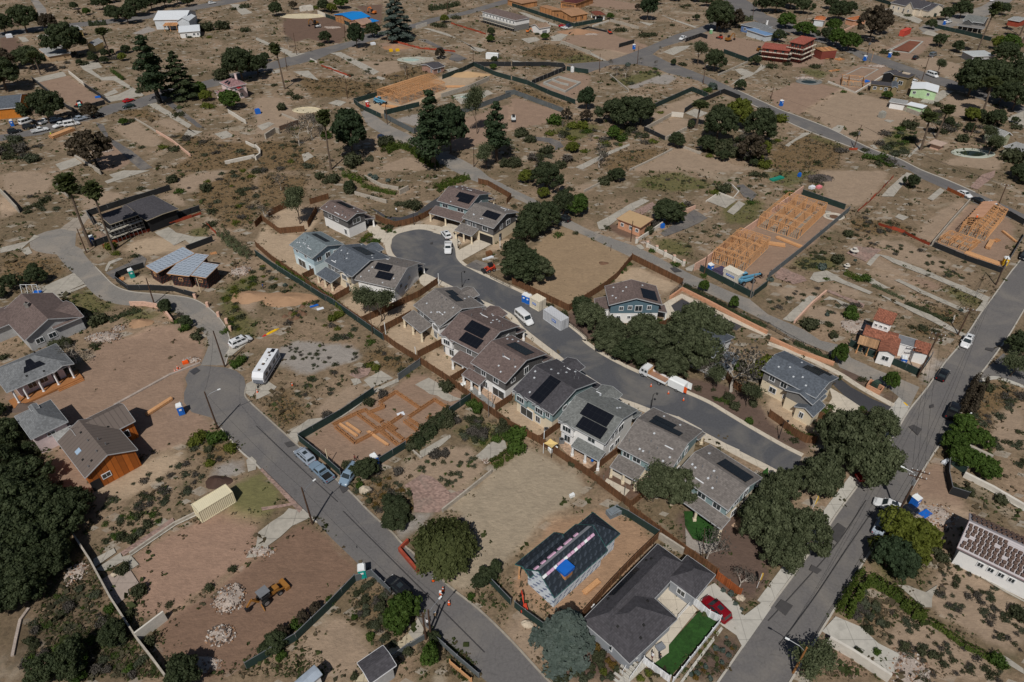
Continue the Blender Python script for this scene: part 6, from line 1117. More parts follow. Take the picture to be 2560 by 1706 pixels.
# landmarks the plants are told by
for a in(('the white travel trailer',1,2,110,300),('the orange board house',0,2,950,1000),('the timber porch house',0,2,300,300),('the brown-roofed left house',0,1,300,1400),('the three grey membrane roofs',0,1,1650,900),('the dark scaffolded house',0,1,1250,500),('the pink house',0,0,2120,880),('the bright red car',0,0,1190,930),('the wrapped white house',0,0,1600,220),('the yellow house',0,0,600,320),('the orange-walled left house',0,0,80,1000),('the blue tarp roof',1,0,850,160),('the yellow excavator',1,0,560,240),('the timber roof frame',1,0,1500,850),('the brick outbuilding',1,0,1600,640),('the scaffolded white house',1,0,2250,180),('the white garage',2,0,240,250),('the sheathed house shell',2,0,500,150),('the blue house',2,0,2200,260),('the white utility truck',2,0,1560,370),('the concrete foundation',2,0,450,790),('the skid loader lot',1,0,2330,1100),('the red-brown blocks',3,0,200,480),('the cream gabled house',3,0,1280,60),('the grey framed house',3,0,1850,230),('the red container',3,0,1250,310),('the mint house',3,0,1430,860),('the kidney pool',3,0,1880,1410),('the stone ruin',3,0,1550,1320),('the small peach house',2,1,1080,480),('the pillared white wall',2,1,1400,770),('the long timber frame',3,1,50,500),('the timber frame by the street',3,1,1850,500),('the tile-roofed house',3,1,1050,1500),('the white fountain',3,1,785,760),('the turning circle',1,1,1500,700),('the pale blue house',1,1,500,800),('the white-based brown house',1,1,800,450),('the steel-blue banded house',2,1,1130,1300),('the cream container',2,1,240,1230),('the private drive house',3,2,300,400),('the crew truck and trailer',2,2,1350,400),('the last house of the row',2,2,1900,1250),('the round lawn',2,3,1730,130),('the white house with sail',2,2,700,800),('the formwork plot',1,2,1200,760),('the silver minivan',1,2,880,1230),('the cream ribbed container',0,2,1980,1520),('the yellow backhoe',1,3,130,800),('the red planter',1,3,1440,430),('the three orange cones',1,3,1700,750),('the black membrane roof',2,3,450,500),('the fenced corner lawn',2,3,1600,1200),('the tile-stacked house',3,3,2000,450),('the silver car',3,3,1030,150),('the long concrete drive',3,3,800,1200),('the black pickup',3,2,1690,640),('the stepped terrace',0,3,1050,600),('the bottom blue shed',1,3,500,1500)):lm(*a)
P_=plant
def many(c,r,kind,*t,**k):
 T(c,r)
 for i in range(0,len(t),3):P_(kind,t[i]*10,t[i+1]*10,t[i+2],**k)
def scat(c,r,kinds,n,poly,r0,r1):
 q=[(p.x,p.y)for p in gk(c,r,*poly)];A=np.array(q);a,b=A.min(0),A.max(0);k=0
 while k<n:
  x,y=RU(a[0],b[0]),RU(a[1],b[1])
  if inside(q,np.array([x]),np.array([y]))[0]:P_(random.choice(kinds),0,0,RU(r0,r1),p=V((x,y,0)));k+=1
def inside(poly,X,Y):
 P=np.array(poly);r=np.zeros(X.shape,bool);n=len(P);j=n-1
 for i in range(n):
  xi,yi,xj,yj=P[i,0],P[i,1],P[j,0],P[j,1]
  if yi!=yj:r^=((yi>Y)!=(yj>Y))&(X<(xj-xi)*(Y-yi)/(yj-yi)+xi)
  j=i
 return r
many(0,0,'dk',25,30,8,6,32,6,106,20,5,118,22,5.5,126,15,6,140,10,6,152,7,5.5,164,4,5,96,9,5,46,113,7,223,74,8,6,83,8,32,64,6,21,60,4);many(0,0,'dk',65,53,9,173,6,4,100,3,5,69,9,2.5)
T(0,0);P_('pine',1470,950,8,'tallest dark pine beside the street, right of the bright red car',h=26);P_('dcd',1690,900,8,'broad dark conifer between the tall pine and the pink house',h=19);P_('br',2130,1000,4.4,'dense bright green tree standing against the pink house');P_('brn',905,1545,6.5,'brown scorched tree on the plot below the parked trucks',h=13);P_('palm',1010,515,3.4,'thick-skirted palm beside the small yellow cottage',h=12);P_('palm',375,690,3.,'short palm in front of the dark tree at upper left',h=9)
many(0,0,'brn',48,30,5,7,65,5,84,109,3);many(0,0,'br',184,88,3.5,114,115,1.6,80,14,2.5);many(0,0,'yg',190,93,2.6,113,56,2.2)
many(0,0,'bush',205,72,4,164,106,2,161,138,2,135,136,1.2,140,136,1.2,130,136,1.,41,76,2.2,190,28,4,205,27,4,225,29,3,224,7,3,215,9,2,109,113,1.6,120,112,1.5,229,104,2,87,83,1.5,130,84,2.5,174,35,1.5);many(0,0,'yb',188,98,2,193,99,2,150,136,1.6,192,35,1.5,70,63,2);many(0,0,'tw',178,101,2,172,129,1.5,17,140,2)
T(0,0);hedge(ks(82,24,98,23),'clipped dark hedge along the far street at upper left',2.,2.4,L_DK,40,sz=.4);hedge(ks(103,66,114,74),'row of clipped shrubs beside the pale winding drive',1.5,1.6,L_BR,60);scat(0,0,['bush','tw','sb'],26,(0,129,35,130,50,145,25,150,0,145),.6,2.6);scat(0,0,['bush','sb','tw'],22,(150,124,200,129,235,130,235,156,160,156),.5,1.5);scat(0,0,['bush','dk','tw'],16,(45,56,100,50,120,48,100,60,60,64),1.,2.5)
T(1,0);P_('ced',1300,370,9.5,'huge blue-grey cedar beside the far street',h=24);P_('mid',930,445,4.2,'upright green tree at the street edge left of the great cedar',h=12);P_('dk',1075,345,4.5,'round dark tree between blue tarp roof and great cedar',h=7.5);P_('pine',1635,1530,7.2,'tallest dark pine on the lane beside the timber roof frame',h=25);P_('mid',1790,1400,5.4,'bushy dark conifer leaning on the tallest lane pine',h=17);P_('pine',2210,1480,5.4,'two-crowned pine right of the tallest lane pine',h=20);P_('thin',2030,1230,4.4,'thin bright-topped tree behind the two-crowned pine',h=17);P_('thin',2110,1560,4.5,'thin grey-green tree in front of the two-crowned pine',h=9);P_('mid',890,1420,6.,'broad round-topped green tree left of the worn lane',h=16);P_('palm',265,820,2.6,'slim palm at the left end of the far street',h=17);P_('palm',690,1560,2.8,'leaning slim palm in front of the grey burnt thicket',h=18)
many(1,0,'dk',19,15,4.5,63,11,4,2,69,5,64,40,3.5,216,33,2.4,9,57,2.5,219,58,1.8);many(1,0,'br',79,8,4.6,215,39,2.2,218,64,1.6);many(1,0,'yg',70,12,3.2,173,21,2.6);many(1,0,'bare',40,134,5,52,128,5,59,129,3.5,137,69,2.8,30,44,3,48,123,4,103,73,2);many(1,0,'brn',169,54,2.6,35,9,2.5)
many(1,0,'bush',54,40,3,60,42,2,184,17,2.6,170,25,3,164,24,2.6,173,29,2.2,145,8,2,154,10,1.8,38,91,2.2,30,87,1.8,24,101,2.4,32,104,2.2,225,42,3,232,39,3,96,56,1.2,87,70,1.4,117,134,3,123,132,2.4,90,152,3.4,89,146,2.2,66,83,.8,17,79,1.4,103,79,1.4,223,49,.9,230,153,2.4);many(1,0,'gb',56,55,1.8,110,110,1.8,45,58,1.4,52,57,1.2,160,11,1.8,133,59,1.6,66,126,2);many(1,0,'yb',64,123,1.6,35,119,1.4,60,58,1.2,55,8,2.4)
T(1,0);hedge(ks(159,10,174,8,186,5),'dark rough hedge behind the far street near the top',3,2.6,L_DK,25,sz=.45);hedge(ks(118,141,129,135,142,137,156,148,165,154),'bright green hedge bending along the lane below the timber frame',3.4,2.,L_HEDGE,50,sz=.32);scat(1,0,['bush','sb','tw','yb'],30,(0,130,35,130,60,145,110,140,110,157,0,157),.5,1.8);scat(1,0,['tw','sb','bush'],16,(70,52,130,56,130,75,70,70),.4,1.3)
T(2,0);P_('dk',1060,1160,8,'widest dark oak clump in the middle of the burnt lots',h=11);P_('dk',930,1130,6,'dark oak forming the left half of the wide clump',h=9);P_('dk',1180,1140,5.5,'dark oak forming the right half of the wide clump',h=10);P_('thin',1700,600,5.,'spreading olive tree near the street with white roots below',h=12);P_('dk',1850,660,4.6,'dark-crowned tree standing right of the spreading olive tree',h=10);P_('bare',800,1540,5,'silver leafless tree among burnt brush',h=9);P_('palm',1690,1180,3.2,'short fan palm beside the concrete courtyard',h=9);P_('yg',2060,1180,5.5,'tall bright yellow-green tree beside the lane corner',h=11);P_('dk',1880,1300,6.4,'dark tree in front of the yellow-green tree',h=13);P_('dk',2260,1330,5.6,'dark tree right of the yellow-green tree',h=13);P_('mid',1240,190,5,'tall green twin-stem tree near the top middle',h=15);P_('dk',1880,290,8,'great dark conifer-like tree beside the street bend',h=16);P_('mid',680,1010,3.2,'narrow dark tree at the corner of the graded lot',h=9)
many(2,0,'dk',130,4,4.5,149,1,4,150,135,3,229,11,5,170,2,4.5,178,6,4,223,60,2.6,231,119,3.5);many(2,0,'brn',205,26,5,193,30,3.6,50,110,2.2,68,112,2.4,218,150,5,115,10,2);many(2,0,'br',93,127,2.6,30,37,2.2,90,18,2.2);many(2,0,'dk',148,60,1.6,169,19,2,209,83,2.6,178,140,3.4,164,118,1.8);many(2,0,'yg',56,140,2.2,229,142,3)
many(2,0,'bush',105,18,1.6,97,24,1.4,23,32,1.4,122,34,3,129,33,2.4,147,24,1.6,100,29,3,17,130,2.2,54,120,1.6,228,150,1.2,185,140,4,196,142,3.4,161,6,2,156,7,1.6,156,60,2,184,83,1.8,206,144,3,7,126,2,10,124,2.4,76,10,2,220,56,2.4,164,41,1);many(2,0,'gb',39,114,3,69,122,1.6,180,84,2,131,64,1.2,100,129,2);many(2,0,'yb',35,124,2,43,119,1.6,54,138,2.2,66,118,2.4,136,104,1.2,151,93,1.2);many(2,0,'bare',92,64,2.6,96,70,2.6,104,72,2.8,131,61,1.6,210,133,3,118,59,1.6,137,48,1.6);many(2,0,'agv',184,82,2.6,106,61,1.8)
T(2,0);hedge(ks(201,24,208,20,220,19),'curved dark hedge in front of the blue house',2.4,2.4,L_OAK,40,sz=.4);scat(2,0,['bush','tw','bare2','yb','sb'],46,(48,113,118,118,140,136,100,144,56,144,35,120),.8,2.2);scat(2,0,['bush','tw','dk1','yb'],26,(175,132,235,125,235,157,200,150,176,144),1.,2.6);scat(2,0,['bush','tw','sb'],16,(92,64,140,65,110,78,90,74),.6,1.6);scat(2,0,['tw','bush','sb'],22,(0,142,70,130,80,140,50,156,0,157),.8,2.4)
T(3,0);P_('dk',1830,890,9,'broadest dark tree beside the street right of the mint house',h=15);P_('dk',2010,850,8,'broad dark tree behind the broadest one',h=14);P_('brn',920,390,7,'tall brown scorched tree beside the far street',h=18);P_('brn',1030,320,5.5,'scorched tree right of the tallest brown one',h=13);P_('br',320,330,6,'wide bright tree behind the scaffolded red block',h=7);P_('br',160,260,5.5,'bright tree left of the one behind the red block',h=8);P_('br',730,470,4.8,'bright round tree beside the far street',h=9);P_('br',610,430,4.6,'bright tree left of the roadside one',h=9);P_('palm',1960,1060,3.4,'palm above the dry slope right of the mint garage',h=13);P_('palm',1400,1380,3.4,'skirted palm left of the stone ruin',h=12);P_('palm',1540,1270,2.6,'palm behind the stone ruin',h=11)
many(3,0,'dk',6,12,7,20,8,7,32,13,5,9,39,3.6,64,19,6,57,9,5,74,13,4,176,17,5.5,180,6,6,162,19,4.2,149,27,3,214,14,4,156,43,3.6,173,48,3.2,215,60,6,224,101,6,212,95,5,218,82,5,207,116,3.6,230,76,6,52,38,4,206,139,2.6);many(3,0,'br',59,29,4,220,48,5,108,91,2);many(3,0,'thin',155,69,3.4,202,143,3.2,198,133,3.4);many(3,0,'yg',185,111,3,210,46,4);many(3,0,'palm',190,52,3,233,40,3.4,231,33,3)
many(3,0,'bush',3,62,2.6,18,60,2,44,20,2.4,128,117,2.6,134,116,2.2,158,122,2.2,106,49,2.4,116,51,2.2,140,126,2,79,124,1.8,45,150,1.4,85,87,1.2,128,15,2,138,18,2,145,16,1.6,226,148,4,179,130,2.4,190,129,2.2,149,99,2,156,97,2,201,113,3,60,68,1.2,4,131,1.4,43,62,2.4,164,58,2.4);many(3,0,'gb',145,102,1.6,106,90,1.8,69,85,1.2,164,34,1.4,91,145,2,33,108,1,87,142,2);many(3,0,'yb',10,112,2.6,15,115,2.2,9,130,1.4,62,95,1,47,72,1.2);many(3,0,'tw',107,124,2,103,133,1.8,67,139,2,111,150,2);scat(3,0,['bush','gb','sb'],34,(115,120,136,118,130,142,105,144),.6,2.);scat(3,0,['bush','dk1','sb','tw'],36,(150,100,190,108,235,110,235,120,190,126,140,115),.8,2.2);scat(3,0,['bush','sb','gb'],14,(85,137,113,148,114,156,95,150),.8,1.8)
T(0,1);P_('palm',835,700,3.,'left fan palm of the pair beside the scaffolded house',h=19);P_('palm',1045,735,2.5,'right fan palm of the pair beside the scaffolded house',h=18);many(0,1,'dk',35,104,2.6,13,109,2.4,32,93,1.4,153,129,1.8,172,143,1.6,2,117,1.6);many(0,1,'bush',195,38,1.6,194,50,1.6,130,17,1.2,160,10,2,174,15,1.4,190,18,2,220,20,1.6,125,69,.8,134,68,.8,124,79,1.1,6,46,1,59,13,2,72,20,2.2,42,28,1.8,35,33,1.6,26,39,1.2,148,62,.7,90,141,2,95,138,1.6,70,130,1.6,18,115,1.3,180,154,1.4);many(0,1,'yb',102,71,1.7,109,78,1.4,106,77,1.2);many(0,1,'gb',164,20,1.5,170,146,1.3,208,148,1,221,154,1)
T(0,1);hedge(ks(203,58,213,68,223,76,231,80),'grey-green wild hedge outside the corner of the wood fence',2.6,2.2,L_OAK,50);hedge(ks(100,139,118,131,130,129),'dark shrub row along the retaining wall below the left street',1.6,1.1,L_DK,60);scat(0,1,['bush','sb','yb','tw'],40,(160,0,235,0,235,48,205,56,185,30),.4,1.3);scat(0,1,['gb','bush','yb'],36,(200,110,215,100,235,90,235,110,220,120,225,150,212,144),.4,1.1);scat(0,1,['bush','gb','tw'],16,(148,126,160,129,180,142,188,152,175,148,156,138),.5,1.1);scat(0,1,['tw','bush','sb'],16,(20,25,70,20,70,33,40,42,15,40),.4,1.3)
T(1,1);P_('thin',405,490,4.6,'oak standing inside the wood-fenced corner yard',h=12);P_('thin',1000,1310,3.4,'left twin garden tree behind the white-walled house',h=7.5);P_('thin',1150,1385,4.,'right twin garden tree behind the white-walled house',h=9);many(1,1,'bush',145,35,2.4,131,32,1.4,87,20,2,72,10,2.4,66,11,1.6,122,52,1.2,106,25,1.4,19,99,1,150,95,1,59,7,1.8,140,33,1.6);many(1,1,'dk',86,19,2);many(1,1,'bare',10,47,3,23,18,3);many(1,1,'yb',69,137,1.2,76,134,1.2,104,60,1.2,75,146,.8);many(1,1,'gb',95,64,1.4,102,60,1.2,110,66,1.2,98,65,1,86,152,.9);many(1,1,'agv',109,8,1.4,105,5,1.,121,10,1.,27,106,.8)
T(1,1);hedge(ks(20,86,32,95,43,101,56,110,68,117,80,129),'green ground-hugging hedge along the outside of the long wood fence',1.1,1.3,L_HEDGE,90);hedge(ks(82,4,100,11),'bright hedge at the upper end of the terraced garden',3.,1.6,L_HEDGE,45,sz=.28);hedge(ks(98,14,110,18,129,22),'bright hedge along the terraced garden wall',1.8,1.2,L_HEDGE,70);hedge(ks(165,18,176,13,194,7),'bright hedge beside the black drive near the lane',3.2,1.7,L_HEDGE,50,sz=.28);scat(1,1,['sb','gb','yb'],16,(93,64,101,59,116,66,108,68,96,65),.4,.8);scat(1,1,['sb','gb'],10,(112,51,120,53,129,57,123,59),.4,.8);scat(1,1,['bush','yb','sb','tw'],50,(0,80,15,96,60,120,85,140,110,156,70,156,30,142,15,115,0,100),.3,1.);scat(1,1,['bush','sb','tw'],30,(0,0,8,0,6,1,5,3,2,2,0,4),.4,1.6)
T(2,1)
for q in((200,560,4.8,'big dark oak beside the grey-roofed house at the lane',8.5),(330,520,4.2,'dark oak right of the big one at the lane',8),(470,400,3.4,'dark oak nearest the parked car on the lane',7.5),(140,640,3.8,'dark oak at the lower left of the lane clump',6.5),(320,180,5,'broad dark tree behind the lane oaks',9),(110,1000,5.4,'wide dark oak overhanging the wood fence',8),(40,880,4.,'dark oak behind the wide one at the fence',7.5),(230,1010,4.2,'grey-leaved oak at the right of the fence pair',6.5),(720,1440,3.8,'oak in front of the garden shed roof end of the steel-blue house',6),(640,1330,2.8,'grey bare-topped oak left of the steel-blue house',5)):P_('oak' if q[0]in(230,720)else 'dk',q[0],q[1],q[2],q[3],h=q[4])
P_('br',610,400,3.8,'brightest green tree beside the lane oaks',h=6);P_('dk',1420,480,4.4,'round green tree right of the small peach house',h=7);many(2,1,'dk',149,49,2,96,10,2.6);many(2,1,'yg',13,11,2.6,29,25,2);many(2,1,'bush',77,47,1.2,87,53,1.,59,58,.9,194,19,2.4,53,18,1.4,90,9,2,85,12,2,134,140,1.,35,125,1.1,48,133,1.1,223,5,1.8,232,5,1.4,124,57,1.8,2,33,.8);many(2,1,'gb',43,60,1.3,128,74,1,150,87,1.2,176,97,.9,135,139,.9,210,34,1.2,220,30,1.2,105,87,.7,109,86,.7,103,91,.7,100,94,.7,96,98,.8,92,101,.7,89,103,.7);many(2,1,'yb',186,21,1.6,124,20,1.4,156,33,1.4,156,85,1);many(2,1,'tw',162,32,1.4,65,63,1.2,130,50,1.6,79,132,2)
for k,(u,v)in enumerate(((1755,1110),(2030,1260),(1340,1450))):P_('br' if k<2 else 'gb',u,v,1.3 if k<2 else 1,None,h=3.2 if k<2 else None)
hedge(ks(158,106,170,112,190,122,210,134,233,144),'low clipped hedge along the iron fence beside the lane',.8,.9,L_DK,120);T(3,2);hedge(ks(24,2,40,9,60,19),'low clipped hedge at the lower end of the iron fence',.9,1.,L_DK,120)
T(2,1);scat(2,1,['sb','tw','bush','gb'],26,(130,8,235,6,230,25,150,26),.4,.9);scat(2,1,['bush','sb'],14,(150,56,220,50,200,68,160,82),.4,.8)
T(2,1);
for q in((900,1568,3.6,'oak below the white base of the steel-blue house',6),(1180,1568,4.,'oak right of the one below the steel-blue house',6.5),(1640,1560,5.,'tall oak in front of the black private drive',9)):P_('oak',q[0],q[1],q[2],q[3],h=q[4])
T(2,2)
for q in((880,80,3.6,'leftmost low oak on the bark slope',5),(1130,180,4.2,'low dark oak left of the crew truck',5.5),(1300,120,4.6,'oak behind the crew truck cab',7),(1440,300,3.8,'low oak overhanging the crew truck bed',5.5),(1560,140,5.,'largest oak above the crew truck',9),(1690,240,4.6,'oak right of the largest street oak',8.5),(1800,60,4.5,'oak hiding the half-seen white house',8)):P_('dk' if q[0]==1130 else 'oak',q[0],q[1],q[2],q[3],h=q[4])
P_('bare',2010,460,6.5,'silver leafless tree beside the private drive house',h=12);P_('thin',1850,420,2.6,'thin grey tree left of the silver leafless tree',h=6);P_('thin',2150,600,2.4,'small upright tree on the bark slope by the road',h=5.5);P_('thin',1290,1470,4.,'garden oak behind the taupe-roofed house',h=8);P_('oak1',1480,1480,3.3,'garden oak beside the last house of the row',h=7.5);P_('yg',2290,360,3.,'yellow-green tree beside the private drive house',h=6)
many(2,2,'bush',170,44,.8,199,52,1.1,205,61,1.2,185,52,.5,185,45,.5,210,22,1.2,221,58,1.,56,113,.9,93,154,.8,230,130,1.4,229,138,1.6,116,23,1.4,232,76,.8,74,0,.9);many(2,2,'gb',205,25,1.2,6,89,2,2,100,1.8,192,54,.7,198,56,.7,217,74,.9,188,54,.6);many(2,2,'bare',177,33,2.6)
T(3,1);P_('dk',1300,160,2.2,'dark upright shrub-tree beside the pale drive strip',h=4.5);many(3,1,'bush',74,60,1.6,94,69,1.2,64,84,1.8,55,83,1.2,39,145,2.2,55,142,1.,129,15,1.2,48,32,.7,180,84,.6,200,37,1.4,211,38,1.2,12,3,.5,60,153,1.2,122,120,1.2,52,23,1.2,182,12,1.4,46,136,.8,86,27,.5);many(3,1,'gb',57,27,1.4,76,136,1.6,76,130,1.4,68,142,1,20,22,1.6,53,100,.8,89,101,1.4,82,100,1.2);many(3,1,'tw',48,8,1.6,42,10,1.6,78,124,.8,83,124,.8,148,78,1,140,74,.8);many(3,1,'agv',49,90,1.5,54,133,.8,80,83,.6,177,129,.7,2,101,1.)
hedge(ks(70,95,78,98,87,102),'bright green shrub row beside the pale concrete strip',1.2,1.2,L_HEDGE,90);hedge(ks(96,106,110,112,125,119),'grey scrub row along the middle path strip',.9,.8,L_OAK,70);hedge(ks(126,122,140,128,160,137,170,139),'dark scrub row ending at a short wall by the right street',1.,1.,L_DK,80);scat(3,1,['gb','bush','sb'],30,(25,80,48,70,56,82,50,90,30,90),.4,1.1);scat(3,1,['bush','sb','tw'],60,(70,56,110,64,200,95,195,105,150,100,100,74),.3,.7);scat(3,1,['bush','tw','sb'],30,(0,104,50,108,50,116,20,126,0,128),.3,.9);scat(3,1,['sb','tw'],18,(56,120,90,130,85,140,50,130),.3,.7);scat(3,1,['bush','sb'],14,(123,138,170,150,165,156,130,147),.4,.9);scat(3,1,['bush','tw'],26,(70,40,140,48,138,60,76,56),.4,1.)
many(3,1,'dk',233,12,3,228,6,2.6)
T(3,2);P_('oak',690,1110,5.3,'largest oak overhanging the right street corner',h=10);P_('oak',600,980,4.2,'left crown of the right street corner oaks',h=8.5);P_('oak',900,1270,4.6,'lower right oak of the street corner group',h=8.5);P_('oak',430,1370,3.9,'oak over the road end beside the corner group',h=8);P_('oak',130,1440,2.6,'oak between the road end and round lawn',h=6.5);P_('oak',1000,870,3.2,'small outer oak by the yellow banner',h=6);P_('br',640,200,1.8,'slender street tree by the lane corner',h=5);P_('br',1100,440,1.5,'young street tree beside the tan planter',h=4.5);P_('thin',2220,320,3.2,'round olive tree on the right side street corner',h=5.5);P_('br',1760,860,2.7,'olive-green street tree right of the road above the white wall',h=4.5);many(3,2,'dk',230,13,3.2);many(3,2,'br',168,98,2.3,172,108,2.3,185,117,2.4,197,122,2.2,190,95,2.2,178,113,2.2);many(3,2,'bush',14,2,1,2,46,1.3,86,36,.8,24,91,.8,177,140,1.,184,140,1,200,44,1.4,213,148,1.2,170,133,.7);many(3,2,'gb',58,61,.8,62,64,.7,51,66,1.,48,69,.9,114,48,.9,87,62,.7,20,83,.8,26,86,.7,33,88,.8,40,89,.8)
hedge(ks(194,39,190,48,184,60,179,69),'rust-brown clipped hedge along the right side of the road',2.6,2.6,L_BRN,60,sz=.3);T(3,2);hedge(ks(19,80,28,85,36,89,44,90),'green hedge inside the curved wood fence',.9,.9,L_HEDGE,90);scat(3,2,['bush','sb','tw'],30,(190,45,225,40,235,52,200,80,185,78),.4,1.1);scat(3,2,['bush','sb'],24,(200,90,235,80,235,140,215,125),.4,.9)
T(0,2);P_('bare',700,200,3.2,'grey leafless tree behind the timber porch house',h=5.5);many(0,2,'dk',4,100,3.6,6,125,4,18,140,3.4,33,130,3.2,6,150,4,42,150,3.2,13,88,2.4,24,155,3.2,69,154,2.4);many(0,2,'bush',37,100,1.3,30,102,1.2,23,98,1.2,20,110,1.3,56,130,.5,52,6,1.6,60,4,1.6,88,5,1.2,3,16,1.2);many(0,2,'gb',196,92,1.6,203,90,1.4,216,23,1.2,222,18,1.2,54,134,.5);many(0,2,'yb',180,94,1.4,186,88,1.4,212,100,1.2);scat(0,2,['bush','tw','sb'],60,(90,144,130,124,170,110,190,125,185,140,130,156,95,156),.3,.8);scat(0,2,['bush','tw','sb','yb'],26,(172,95,198,84,223,105,195,115),.4,.9);scat(0,2,['bush','dk2','tw'],22,(0,65,12,80,38,105,35,120,10,110,0,100),.6,1.6)
T(1,2);P_('dk',1010,1230,2.4,'round dark shrub-tree beside the bluish minivan',h=3.4);P_('dk',1280,1560,2.4,'round green bush at the street edge by the boulder',h=2.8);many(1,2,'bush',174,44,1.6,191,54,1.1,174,70,1.8,164,77,1.7,170,74,1.6,156,85,1.6,148,90,1.2,143,99,1.3,175,76,1.5,104,58,1.2,34,16,.7,56,12,.6,134,27,.9,227,76,1.3,228,83,1.4,73,22,.7,50,35,.7,84,115,1.);many(1,2,'gb',199,59,1.3,204,63,1.4,152,25,.9,122,44,.8,105,2,1.,220,91,1.,230,89,1.2,208,93,.6,96,133,.8,120,111,.7);many(1,2,'yb',104,22,.9,110,26,1.,140,32,.5,140,136,.4);many(1,2,'tw',116,50,1.2,198,85,1.2,208,87,1.3,130,121,1,164,105,1.2,173,104,1.,65,69,1.)
hedge(ks(144,98,156,88,165,79,176,68),'dense green hedge between the formwork plot and the paved lot',2.4,2.,L_DK,80,sz=.25);hedge(ks(216,115,226,109,235,102),'green shrub bank beside the sandy lot',2.,1.2,L_HEDGE,70);scat(1,2,['bush','sb','gb'],46,(140,118,165,105,195,100,210,113,190,130,178,138,164,124),.25,.6);scat(1,2,['bush','sb','tw'],40,(20,6,42,0,88,4,95,17,48,28),.2,.5);scat(1,2,['tw','sb','bush'],40,(180,70,210,70,230,82,220,93,195,96,180,82),.4,.9);scat(1,2,['tw','sb','flx','bush'],60,(88,138,115,119,135,133,143,143,142,156,108,156),.3,.7);scat(1,2,['tw','sb','bush'],36,(30,42,86,12,130,9,145,19,90,38,52,64),.3,.8)
many(0,3,'dk',6,12,4.5,20,6,4.5,32,20,4.2,15,33,4.2,33,42,3.6,6,52,3.6,24,64,3.2,50,6,3.6,43,30,3.,70,6,3.2,70,142,2.6,48,152,2.4,108,118,2.,15,76,3.);many(0,3,'dk',11,64,3.8,39,59,3.2,57,47,3.,57,20,3.4,6,88,3.2,25,83,3.);many(0,3,'br',70,144,1.8,72,154,1.2);T(0,3);many(0,3,'dk',172,157,2.6);many(0,3,'bush',113,54,1.1,128,74,1.3,106,59,.5,119,97,.9,137,122,1.,94,102,.8,122,26,.9,135,13,.9,110,24,.8,156,86,.6,214,54,.7,193,70,.8,32,124,.7);scat(0,3,['bush','tw','gb','sb'],70,(30,90,80,64,105,90,128,120,140,150,60,156,20,140),.3,.9);scat(0,3,['bush','gb','sb'],40,(90,20,100,4,160,0,160,6,120,30,100,33),.3,.8)
T(1,3);P_('pep',1740,430,4.4,'large drooping pepper tree beside the red planter',h=7);P_('br',1340,1010,2.8,'bright glossy tree beside the chain-link corner',h=5);P_('br1',1610,1370,1.5,'small bright tree beside the bottom fence',h=3.2);P_('dk',1290,90,2.6,'round green shrub at the street edge below the boulder',h=2.4);many(1,3,'dk',20,124,1.6,12,129,1.2,213,62,1.4,206,68,1.3,220,56,1.3,164,118,1.);many(1,3,'gb',37,106,1.1,24,134,.8,105,115,.7,69,83,.8,198,79,.6,90,98,.5);many(1,3,'brn',44,100,1.,26,115,1.2,56,93,1.);many(1,3,'bush',90,152,.6,139,129,.8,124,106,.9,116,88,1.,118,100,1.,142,6,.7);many(1,3,'flx',150,43,.8,108,30,.01);scat(1,3,['tw','sb','bush'],40,(86,72,108,62,123,76,115,110,130,125,120,127,100,105),.3,.7)
T(2,3);P_('ced',490,1240,4.6,'silvery blue cedar at the corner of the grey house',h=8.5);P_('bare',1790,470,3.2,'slim bare-limbed tree beside the round lawn',h=8);P_('bare',2090,690,2.4,'leafless brown tree behind the red car',h=3.6);P_('oak',2250,250,4.6,'broad oak beside the round lawn and the pavement',h=8.5);P_('oak2',2330,60,3.3,'oak behind the broad one by the pavement',h=8);many(2,3,'agv',187,126,.6,194,128,.5,170,149,.6,178,143,.5,193,139,.5,199,132,.5,182,154,.6,201,76,.6,194,73,.6,205,85,.5,211,90,.4);many(2,3,'yb',187,112,.45,182,118,.4,178,123,.4,173,129,.4,165,139,.4,160,146,.4,125,149,.6,85,148,.6,118,154,.5);many(2,3,'flx',77,126,.7,88,137,.5,93,142,.6,34,147,.5,155,153,.4,184,138,.4,193,144,.4);many(2,3,'bush',80,133,.9,96,145,.6,74,143,.6,68,142,.6,109,12,.5,56,145,.7,76,136,.5,64,150,.6,50,153,.6,81,142,.6,43,155,.7,186,134,.4,200,150,.01);many(2,3,'sb',57,150,.6,65,154,.7,72,151,.5,90,152,.6,83,154,.4,188,145,.4,198,122,.5,205,125,.4);scat(2,3,['sb','flx','yb','agv'],20,(164,150,192,112,206,120,188,150,170,156),.25,.45)
T(3,3);P_('oak',60,260,3.9,'lower oak over the pavement left of the right street',h=8);P_('oak',330,330,3.8,'oak overhanging the pavement edge beside the road',h=7);P_('oak',120,480,3.4,'lowest oak of the pavement row',h=6);P_('wil' if 'wil' in KIND else 'yg',1150,240,3.2,'olive tree at the roadside above the silver car',h=6);P_('yg',1290,330,3.4,'olive-yellow tree right of the roadside one',h=5.5);P_('mid',1080,500,3.,'dark feathery tree below the silver car',h=6);P_('mid',1180,560,2.6,'dark feathery tree right of the first below the silver car',h=5);P_('thin',360,1470,3.4,'sparse tree at the bottom beside the leaning pole',h=6);many(3,3,'yg',140,28,2.4,132,45,2.2,102,40,2.2);many(3,3,'bush',158,43,1.2,154,38,1.,82,130,.7,125,123,.7,118,118,.6,140,130,.7,151,133,.7,228,93,1.2,233,96,1.4,137,89,.8,70,111,.3,186,146,.6);many(3,3,'bare',42,140,2.4);many(3,3,'gb',100,130,.6,209,139,1.2,213,140,1.)
